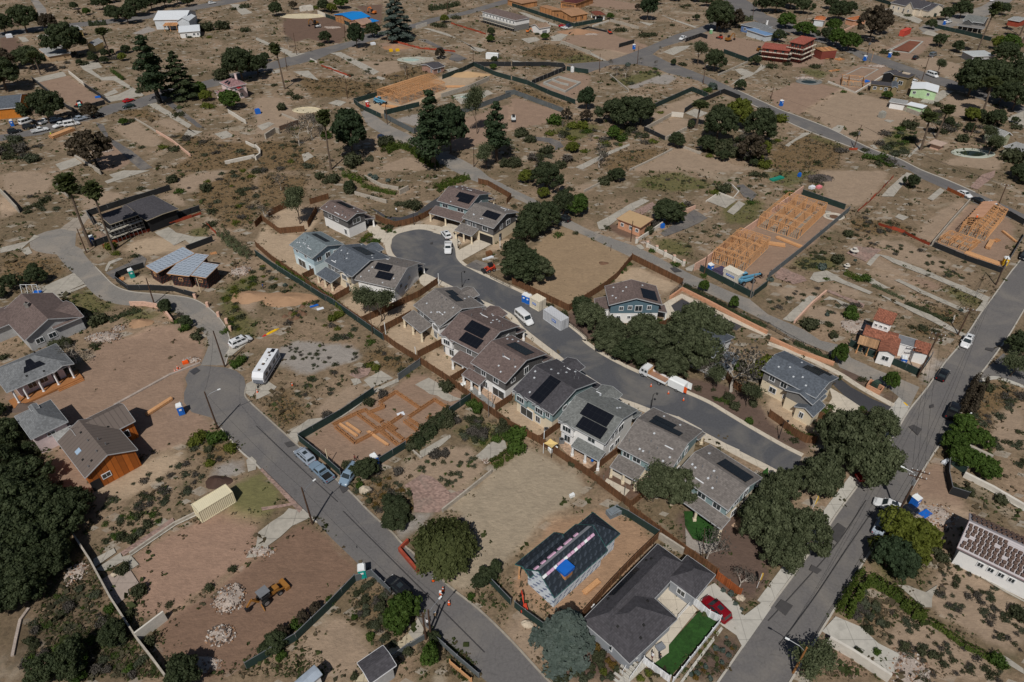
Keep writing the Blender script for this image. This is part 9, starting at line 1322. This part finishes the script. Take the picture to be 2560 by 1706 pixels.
# poles and wires
PL={}
for key,c,r,bu,bv,tu,tv,lb,k in(('a',0,2,2000,800,1897,525,'tall pole with lamp arm beside the orange house drive',dict(lamp=(1,.6),h=10)),('b',0,2,2065,232,1990,0,'leaning brown pole above the left turning area',dict(h=10)),('c',1,3,520,112,430,-60,'tall pole with lamp above the tilled lot',dict(lamp=(.6,.8),h=10)),('d',1,3,1605,1140,1585,910,'right pole of the bottom pair with curved lamp',dict(lamp=(.7,.9),h=8)),('e',1,3,1562,1172,1530,930,'left pole of the bottom pair',dict(h=8.)),('f',0,1,795,755,705,530,'brown pole between left street and palms',{}),('g',0,1,1415,1220,1340,985,'brown pole beside the curved black fence',{}),('h',1,0,375,505,342,305,'pole beside the far street left of the palm',{}),('i',1,0,286,650,262,480,'pole in front of the far street at left',{}),('j',1,0,818,362,806,150,'pole between blue tarp roof and green tree',{}),('k',1,0,840,905,820,725,'dark pole on the dry lot left of the timber frame',{}),('l',1,0,1394,780,1381,605,'dark pole behind the timber roof frame',{}),('m',1,0,1206,1145,1188,965,'pole at the green fence corner by the lane',{}),('n',1,0,1996,592,1991,450,'pole at the bend of the black lane fence',{}),('o',1,0,2000,1535,1998,1350,'pole on the lane right of the tall pine',{}),('p',2,0,800,665,810,495,'pole at the end of the far lane',{}),('q',2,0,1150,592,1164,425,'pole in the middle of the far junction',{}),('r',2,0,1755,775,1775,600,'pole with lamp beside the olive tree',dict(lamp=(.5,.8))),('s',2,0,2205,182,2232,0,'pole at the top street corner',{}),('t',3,0,905,530,946,345,'pole with grey transformer cans beside the far street',dict(trans=2,arms=1,adir=(1,-.4))),('u',3,0,1410,748,1482,520,'pole with shiny lamp at the white van',dict(lamp=(1,.6))),('v',3,0,790,1360,860,1150,'pole with transformer on the upper street',dict(trans=1)),('w',3,0,345,222,366,132,'pole behind the bright wide trees',{}),('x',3,1,2085,392,2192,125,'pole with pale foot at the black sedan',dict(arms=1,adir=(1,-.5))),('y',3,1,1742,1510,1862,1265,'pole with crossarm beside the dry strip',dict(arms=1,adir=(1,-.4))),('z',3,2,1372,330,1560,-20,'tall multi-arm pole at the lane corner',dict(arms=2,adir=(1,-.4),h=12)),('A',3,3,1180,40,1350,-250,'big pole with double crossarms right of the road',dict(arms=2,adir=(1,-.45),h=12,trans=1,rad=.2,lamp=(-1,.7))),('B',2,1,1090,652,1110,462,'dark pole beside the small peach house',{}),('C',2,1,1765,945,1792,780,'pole at the front corner of the pink wall',{}),('D',2,1,2188,1168,2228,955,'grey pole at the green fence corner',dict(mat=M('grey_pole',S(110,106,102)))),('E',2,1,420,270,425,140,'pole among the lane oaks',{}),('F',3,1,2090,1050,2200,800,'dark pole on the right street verge',{}),('G',1,2,2136,692,2130,420,'slim grey pole at the narrow pool fence',dict(rad=.08,mat=M('grey_pole'))),('H',1,1,1070,1505,1040,1250,'slim dark pole among the twin garden trees',dict(rad=.09)),('I',0,0,297,1015,258,880,'thin brown pole left of the trenched plot',dict(rad=.1)),('J',0,0,697,1185,660,1075,'grey pole in the row of parked vans',dict(mat=M('grey_pole'))),('K',3,0,25,910,55,795,'short pole at the left end of the upper street',{}),('L',3,0,1835,1305,1925,1090,'dark pole left of the kidney pool',{}),('M',3,3,230,1480,340,1310,'pale-topped pole with lamp at the bottom edge',dict(lamp=(-1,.6),h=8,mat=M('pale_pole',S(150,104,60)))),('N',2,3,1745,455,1750,160,'thin dark pole beside the leaning slim tree',dict(rad=.07)),('O',2,0,118,748,122,580,'thin pole at the green fence below the foundation',dict(rad=.1)),('P',1,0,1760,122,1758,-40,'pole beside the rough hedge near the top',{})):T(c,r);PL[key]=pole(bu,bv,tu,tv,lb,**k)
def span(a,b,lb,sag=1.2):
 A,B_=PL[a]['ends'],PL[b]['ends']
 for k in range(min(3,max(len(A),len(B_)))):wire(A[min(k,len(A)-1)],B_[min(k,len(B_)-1)],lb,sag)
span('z','A','wire running above the right street between the two tallest poles');span('A','M','wire running from the big double-arm pole down to the bottom edge');span('z','y','wire from the lane corner pole to the dry strip pole');span('y','F','wire from the dry strip pole up the right street verge');span('a','c','wire along the left street between the two lamp poles');span('c','d','wire along the left street from lamp pole to bottom pair');span('a','b','wire from the lamp pole to the leaning pole at left');span('b','g','wire from the leaning pole to the curved fence pole');span('g','f','wire between the two brown poles of the narrow left street');span('A','F','wire along the right street from the big double-arm pole up the verge',1.6);span('h','j','wire along the far street between the two poles left of the cedar');span('q','r','wire from the far junction pole to the lamp pole');span('r','v','wire from the lamp pole to the transformer pole on the upper street');span('t','u','wire along the far right street to the shiny lamp pole');span('v','x','wire along the upper street between transformer pole and sedan pole')
# people
HV=M('yellow_vest',S(190,220,40));HO=M('orange_vest',S(240,96,30));DKC=M('dark_clothes',S(46,48,54));BLC=M('blue_clothes',S(60,90,150));WHC=M('white_shirt',S(220,220,222));TANC=M('tan_clothes',S(150,124,96));BRC=M('maroon_clothes',S(110,44,44))
T(1,3);person(1700,800,'road worker in orange vest and white helmet between the cones',WHC,DKC,1.2,PW,HO,sc=1.1);person(1648,985,'person in tan clothes standing in the pole shadow',TANC,DKC,2.,PW);person(1575,1045,'person in white shirt behind the bottom pole pair',WHC,DKC,1.);T(2,3);person(1283,1350,'person in white shirt and maroon trousers on the corner terrace',WHC,BRC,.6);person(1352,1365,'person in dark clothes at the edge of the bright lawn',DKC,DKC,.8);T(2,2);person(1585,485,'person in blue clothes behind the white trailer',BLC,BLC,2.6,pose='walk');T(3,3);person(1552,255,'worker in orange vest beside the tile-stacked house',DKC,DKC,2.4,None,HO);person(1640,190,'worker in dark clothes stooping at the debris',DKC,DKC,2.,pose='stoop');T(0,0);person(475,1255,'worker in yellow vest beside the big lumber stack',HV,DKC,.5,PW,HV,'walk');person(820,1460,'worker in yellow vest on the orange-soil plot',HV,DKC,1.,None,HV);T(1,1);person(1290,385,'person in white shirt at the black drive bend',WHC,DKC,1.5);person(68,1085,'person in blue shirt beside the weedy bank',BLC,DKC,.3);T(3,1);person(1905,455,'worker in orange vest on the boarded roof deck',HO,DKC,1.,PW,None,'stoop',4.35);T(1,2);person(910,1100,'person in maroon clothes on the formwork plot',BRC,DKC,.4,pose='walk')
# ground sheet, weeds, light
def inside_(poly,X,Y):
 P=np.array(poly);r=np.zeros(X.shape,bool);n=len(P);j=n-1
 for i in range(n):
  xi,yi,xj,yj=P[i,0],P[i,1],P[j,0],P[j,1]
  if yi!=yj:r^=((yi>Y)!=(yj>Y))&(X<(xj-xi)*(Y-yi)/(yj-yi)+xi)
  j=i
 return r
def blur(a,n):
 for _ in range(n):
  for ax in(0,1):a=(a+np.roll(a,1,ax)+np.roll(a,-1,ax))/3
 return a
X0,X1,Y0,Y1,ST=-460,460,15,640,1.
xs=np.arange(X0,X1+.1,ST);ys=np.arange(Y0,Y1+.1,ST);GX,GY=np.meshgrid(xs,ys)
def mask(poly,gx=GX,gy=GY):
 P=np.array(poly);x0,y0=P.min(0)-1;x1,y1=P.max(0)+1;out=np.zeros(gx.shape,bool)
 i0,i1=max(0,int((x0-X0)/ST)),min(len(xs),int((x1-X0)/ST)+2);j0,j1=max(0,int((y0-Y0)/ST)),min(len(ys),int((y1-Y0)/ST)+2)
 if i1>i0 and j1>j0:out[j0:j1,i0:i1]=inside(poly,gx[j0:j1,i0:i1],gy[j0:j1,i0:i1])
 return out
CH={'R':np.zeros(GX.shape),'G':np.zeros(GX.shape),'B':np.zeros(GX.shape),'D':np.zeros(GX.shape)}
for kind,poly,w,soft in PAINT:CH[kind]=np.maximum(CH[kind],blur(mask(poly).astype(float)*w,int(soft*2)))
hard=np.zeros(GX.shape,bool)
for poly in HARD:hard|=mask(poly)
LW=np.zeros(GX.shape);LC=np.zeros(GX.shape+(3,))
for poly,c,w in LOTS:
 k=np.clip(blur(mask(poly).astype(float),2)*w,0,1)[...,None];LC=LC*(1-k)+np.array(c)*k;LW=np.maximum(LW,k[...,0])
for n_ in 'GB':CH[n_]*=1-.9*LW
ny,nx=GX.shape;ex=xs.copy();ey=ys.copy();ex[0],ex[-1]=-4000,4000;ey[0],ey[-1]=-3000,5000
VX,VY=np.meshgrid(ex,ey);vs=np.stack([VX,VY,np.zeros_like(VX)],-1).reshape(-1,3)
idx=np.arange(nx*ny).reshape(ny,nx);fs=np.stack([idx[:-1,:-1],idx[:-1,1:],idx[1:,1:],idx[1:,:-1]],-1).reshape(-1,4)
me=bpy.data.meshes.new('ground');me.vertices.add(len(vs));me.vertices.foreach_set('co',vs.ravel());me.loops.add(fs.size);me.loops.foreach_set('vertex_index',fs.ravel().astype(np.int32));me.polygons.add(len(fs));me.polygons.foreach_set('loop_start',np.arange(0,fs.size,4,dtype=np.int32));me.polygons.foreach_set('loop_total',np.full(len(fs),4,dtype=np.int32));me.update(calc_edges=True)
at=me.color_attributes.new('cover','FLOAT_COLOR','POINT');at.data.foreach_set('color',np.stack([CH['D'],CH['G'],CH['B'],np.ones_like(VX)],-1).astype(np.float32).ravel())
at=me.color_attributes.new('soil','FLOAT_COLOR','POINT');at.data.foreach_set('color',ncat([LC/np.maximum(LW,.02)[...,None],LW[...,None]],-1).astype(np.float32).ravel())
t=NT('ground_soil');t.rough(.95);P=t.pos();a=t.n('VertexColor',layer_name='cover');sp=t.n('SeparateColor',{0:a.outputs[0]});D_,G_,B_=sp.outputs
n1=t.noise(.045,5.,.6,P,.6);n2=t.noise(.3,6.,.7,P,.4);n3=t.noise(1.3,6.,.75,P);n4=t.noise(.018,3.,.5,P)
C=t.mix(t.ramp(n3,.28,.72),S(110,91,73),S(164,141,117));C=t.mix(t.math('MULTIPLY',t.ramp(n1,.37,.57),.85),C,t.mix(t.ramp(n3,.3,.7),S(76,66,48),S(120,103,78)))
C=t.mix(t.math('MULTIPLY',t.ramp(n2,.54,.68),.75),C,t.mix(n3,S(64,62,42),S(102,94,66)));C=t.mix(t.math('MULTIPLY',t.ramp(t.noise(.07,4.,.6,P,1.),.58,.72),.5),C,S(176,164,146))
for sc_,rot,th_ in((.05,.62,.72),(.09,.66,.8)):
 vo=t.n('TexVoronoi',{'Vector':t.n('Mapping',{'Vector':P,'Rotation':(0,0,rot),'Scale':(sc_,sc_*1.7,sc_)}).outputs[0],'Randomness':.8},distance='CHEBYCHEV');wn=t.n('SeparateColor',{0:vo.outputs[1]}).outputs[0]
 dd=t.math('ADD',vo.outputs[0],t.math('MULTIPLY',t.math('SUBTRACT',n3,.5),.14));e=t.math('MULTIPLY',t.math('LESS_THAN',dd,t.math('MULTIPLY',wn,.34)),t.math('GREATER_THAN',wn,th_));e=t.math('MULTIPLY',e,t.ramp(n2,.3,.55));C=t.mix(t.math('MULTIPLY',e,.8),C,t.mix(n3,S(122,114,104),S(182,174,160)))
f=t.math('ADD',t.math('MULTIPLY',n2,.8),B_);C=t.mix(t.math('MULTIPLY',t.ramp(f,.78,1.25),.85),C,t.mix(t.ramp(n3,.3,.7),S(74,60,38),S(128,102,66)))
f=t.math('ADD',t.math('MULTIPLY',n2,.8),G_);C=t.mix(t.math('MULTIPLY',t.ramp(f,.64,1.),.85),C,t.mix(t.ramp(n3,.3,.7),S(58,62,30),S(112,106,60)))
L_=t.n('VertexColor',layer_name='soil');lc=t.mix(.75,L_.outputs[0],t.mix(t.math('ADD',t.math('MULTIPLY',t.ramp(n2,.3,.7),.6),t.math('MULTIPLY',t.ramp(n3,.3,.7),.4)),.72,1.22),'MULTIPLY')
tr=t.noise(.4,3.,.5,t.n('Mapping',{'Vector':P,'Scale':(1.,3.5,1.),'Rotation':(0,0,.6)}).outputs[0],2.5);lc=t.mix(.5,lc,t.mix(t.ramp(tr,.35,.65),.75,1.15),'MULTIPLY')
f=t.math('ADD',t.math('MULTIPLY',L_.outputs[1],1.5),t.math('MULTIPLY',t.math('SUBTRACT',n2,.5),1.4));C=t.mix(t.ramp(f,.35,.95),C,lc)
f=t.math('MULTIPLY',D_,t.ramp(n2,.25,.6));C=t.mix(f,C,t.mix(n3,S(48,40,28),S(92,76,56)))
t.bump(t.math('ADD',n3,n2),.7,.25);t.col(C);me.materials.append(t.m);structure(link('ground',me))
def tufts(name,N,mat,size,dens,seed,lbl):
 r=np.random.default_rng(seed);d=r.uniform(0,1,N)**1.6*520+46;u=r.uniform(-1.05,1.05,N);x=u*(d*.8+22);y=d
 i=np.clip(((x-X0)/ST).astype(int),0,nx-1);j=np.clip(((y-Y0)/ST).astype(int),0,ny-1);nz=.5+.5*np.sin(x*.11+np.sin(y*.07)*2)*np.sin(y*.09+np.sin(x*.05)*2);nz2=.5+.5*np.sin(x*.43+y*.21)*np.sin(y*.37-x*.18+1)
 lw=LW[j,i];pr=dens(CH['G'][j,i],CH['B'][j,i],CH['D'][j,i],nz,nz2);pr=pr*np.clip(1-lw*1.1,.015,1);ok=(r.uniform(0,1,N)<pr)&(~hard[j,i]|(r.uniform(0,1,N)<0));x,y=x[ok],y[ok];n=len(x);k=5
 sz=size*r.lognormal(0,.45,n)*(1+y/420);px=np.repeat(x,k)+r.normal(0,.5,n*k)*np.repeat(sz,k);py=np.repeat(y,k)+r.normal(0,.5,n*k)*np.repeat(sz,k);s=np.repeat(sz,k)*r.uniform(.5,1.1,n*k)
 pts=np.stack([px,py,s*.28],1);nm=np.stack([r.normal(0,.6,n*k),r.normal(0,.6,n*k),np.ones(n*k)],1);o=link(name,leafmesh(name,pts,nm,1.,mat));
 me=o.data;co_=np.empty(n*k*12);me.vertices.foreach_get('co',co_);co_=co_.reshape(n*k,4,3);c=co_.mean(1,keepdims=True);co_=c+(co_-c)*s[:,None,None]*.85;co_[...,2]=np.maximum(co_[...,2],.01);me.vertices.foreach_set('co',co_.ravel());me.update()
 tag(o,lbl,'weeds',kind='stuff')
tufts('green_weeds',150000,leafmat('weed_green',(.035,.05,.014),(.085,.1,.035)),.3,lambda G,B,D,a,b:.05+.55*G*b+.3*D+.3*(a>.62)*b+.12*(b>.7),1,'low green weeds scattered over the cleared lots')
tufts('dry_grass',200000,leafmat('dry_grass_tufts',(.1,.075,.042),(.2,.16,.105)),.3,lambda G,B,D,a,b:.04+.55*B+.25*(a>.5)*b+.1*G+.1*D,2,'dry brown grass tufts covering the empty plots')
tufts('dark_brush',90000,leafmat('dark_scrub',(.05,.048,.028),(.105,.095,.056)),.34,lambda G,B,D,a,b:.02+.2*B*b+.2*G*b+.5*D+.16*(a<.3)*b,3,'dark low scrub between the empty plots')
# labels of the plants: which one, told by what stands beside it
SH=sorted([q for q in PLANTS if q[4]=='shrub'],key=lambda q:-(q[5]/max(30,q[3].length)));REST=[q for q in SH[290:]if not q[1]];GONE=set(id(q)for q in REST if random.random()<.3);ALLR=REST;REST=[q for q in REST if id(q)not in GONE]
bm_={}
for q in REST:
 me=q[7];n=len(me.polygons);cv=np.empty(n*12);me.vertices.foreach_get('co',cv);cv=cv.reshape(n,4,3)[rng.permutation(n)[:min(n,240)]];c=cv.mean(1,keepdims=True);cv=c*np.array([1.3,1.3,.62])+(cv-c)*1.15
 a=q[8];s=q[9];M3=np.array([[mcos(a)*s[0],-msin(a)*s[1],0],[msin(a)*s[0],mcos(a)*s[1],0],[0,0,s[2]]]);bm_.setdefault(me.materials[0].name,[]).append(cv@M3.T+np.array(q[3]))
rid=set(map(id,ALLR));PLANTS=[q for q in PLANTS if id(q)not in rid]
for q in PLANTS:grow(q)
mv,mi,mats_=[],[],[]
for nm_,l in bm_.items():x=ncat(l);mv.append(x);mi.append(np.full(len(x),len(mats_),dtype=np.int32));mats_.append(bpy.data.materials[nm_])
mv=ncat(mv);mi=ncat(mi);n=len(mv);me=bpy.data.meshes.new('small_brush');me.vertices.add(n*4);me.vertices.foreach_set('co',mv.ravel());me.loops.add(n*4);me.loops.foreach_set('vertex_index',np.arange(n*4,dtype=np.int32));me.polygons.add(n);me.polygons.foreach_set('loop_start',np.arange(0,n*4,4,dtype=np.int32));me.polygons.foreach_set('loop_total',np.full(n,4,dtype=np.int32));me.polygons.foreach_set('material_index',mi)
for m in mats_:me.materials.append(m)
me.update(calc_edges=True);tag(link('small_brush',me),'small green and grey brush growing all over the cleared lots','brush',kind='stuff')
ORD=['nearest to','second nearest to','third nearest to','fourth nearest to','fifth nearest to','sixth nearest to','seventh nearest to','eighth nearest to','ninth nearest to','tenth nearest to','eleventh nearest to','twelfth nearest to','thirteenth nearest to','fourteenth nearest to','fifteenth nearest to','sixteenth nearest to','seventeenth nearest to','eighteenth nearest to']
by={}
for q in PLANTS:
 if q[1]:tag(q[0],q[1]);continue
 lm=min(LM,key=lambda l:(l[1]-q[3]).length);d=q[3]-lm[1];a=math.atan2(d.y,d.x)
 side='right of' if abs(a)<.785 else 'behind' if .785<=a<2.356 else 'left of' if abs(a)>=2.356 else 'in front of'
 by.setdefault((q[2],side,lm[0]),[]).append((d.length,q))
for(desc,side,nm),l in by.items():
 l.sort(key=lambda e:e[0])
 for i,(d,q)in enumerate(l):
  q[0]['label']='%s %s %s'%(desc,side,nm)if len(l)==1 else '%s %s, %s it'%(desc,side+' '+nm,ORD[min(i,17)].replace(' to',' to'));LABELS.append(q[0]['label'])
  q[0]['group']={'shrub':'shrubs growing on the empty lots','agave_plant':'agave plants in the gardens'}.get(q[4],'trees standing among the lots')
for q in PLANTS:
 if 'group' not in q[0]:q[0]['group']='shrubs growing on the empty lots' if q[4]=='shrub' else 'agave plants in the gardens' if q[4]=='agave_plant' else 'trees standing among the lots'
from collections import Counter
for k,n in Counter(LABELS).items():
 if n>1:print('DUPLICATE LABEL',n,k)
 w=len(k.split())
 if w<4 or w>16:print('LABEL LENGTH',w,k)
# daylight
W=bpy.data.worlds.new('World');SC.world=W;W.use_nodes=True;wt=W.node_tree;bg=wt.nodes['Background'];sky=wt.nodes.new('ShaderNodeTexSky');sky.sky_type='NISHITA';sky.sun_disc=False
EL,AZ=R(52),R(78)+math.pi;sd=V((mcos(AZ)*mcos(EL),msin(AZ)*mcos(EL),msin(EL)))
sky.sun_elevation=EL;sky.sun_rotation=math.atan2(sd.x,sd.y);wt.links.new(sky.outputs[0],bg.inputs[0]);bg.inputs[1].default_value=.045
sl_=bpy.data.lights.new('sun','SUN');sl_.energy=4.4;sl_.angle=R(.53);sl_.color=(1,.96,.9);so=bpy.data.objects.new('sun',sl_);COL.objects.link(so);so.rotation_euler=(-sd).to_track_quat('-Z','Y').to_euler();so.location=sd*300
SC.view_settings.view_transform='Standard';SC.view_settings.look='None';SC.view_settings.exposure=-.45;SC.view_settings.gamma=1
SC.cycles.max_bounces=4;SC.cycles.diffuse_bounces=2;SC.cycles.transparent_max_bounces=2
print('OBJECTS',len(bpy.data.objects),'FACES',sum(len(o.data.polygons)for o in bpy.data.objects if o.type=='MESH'))
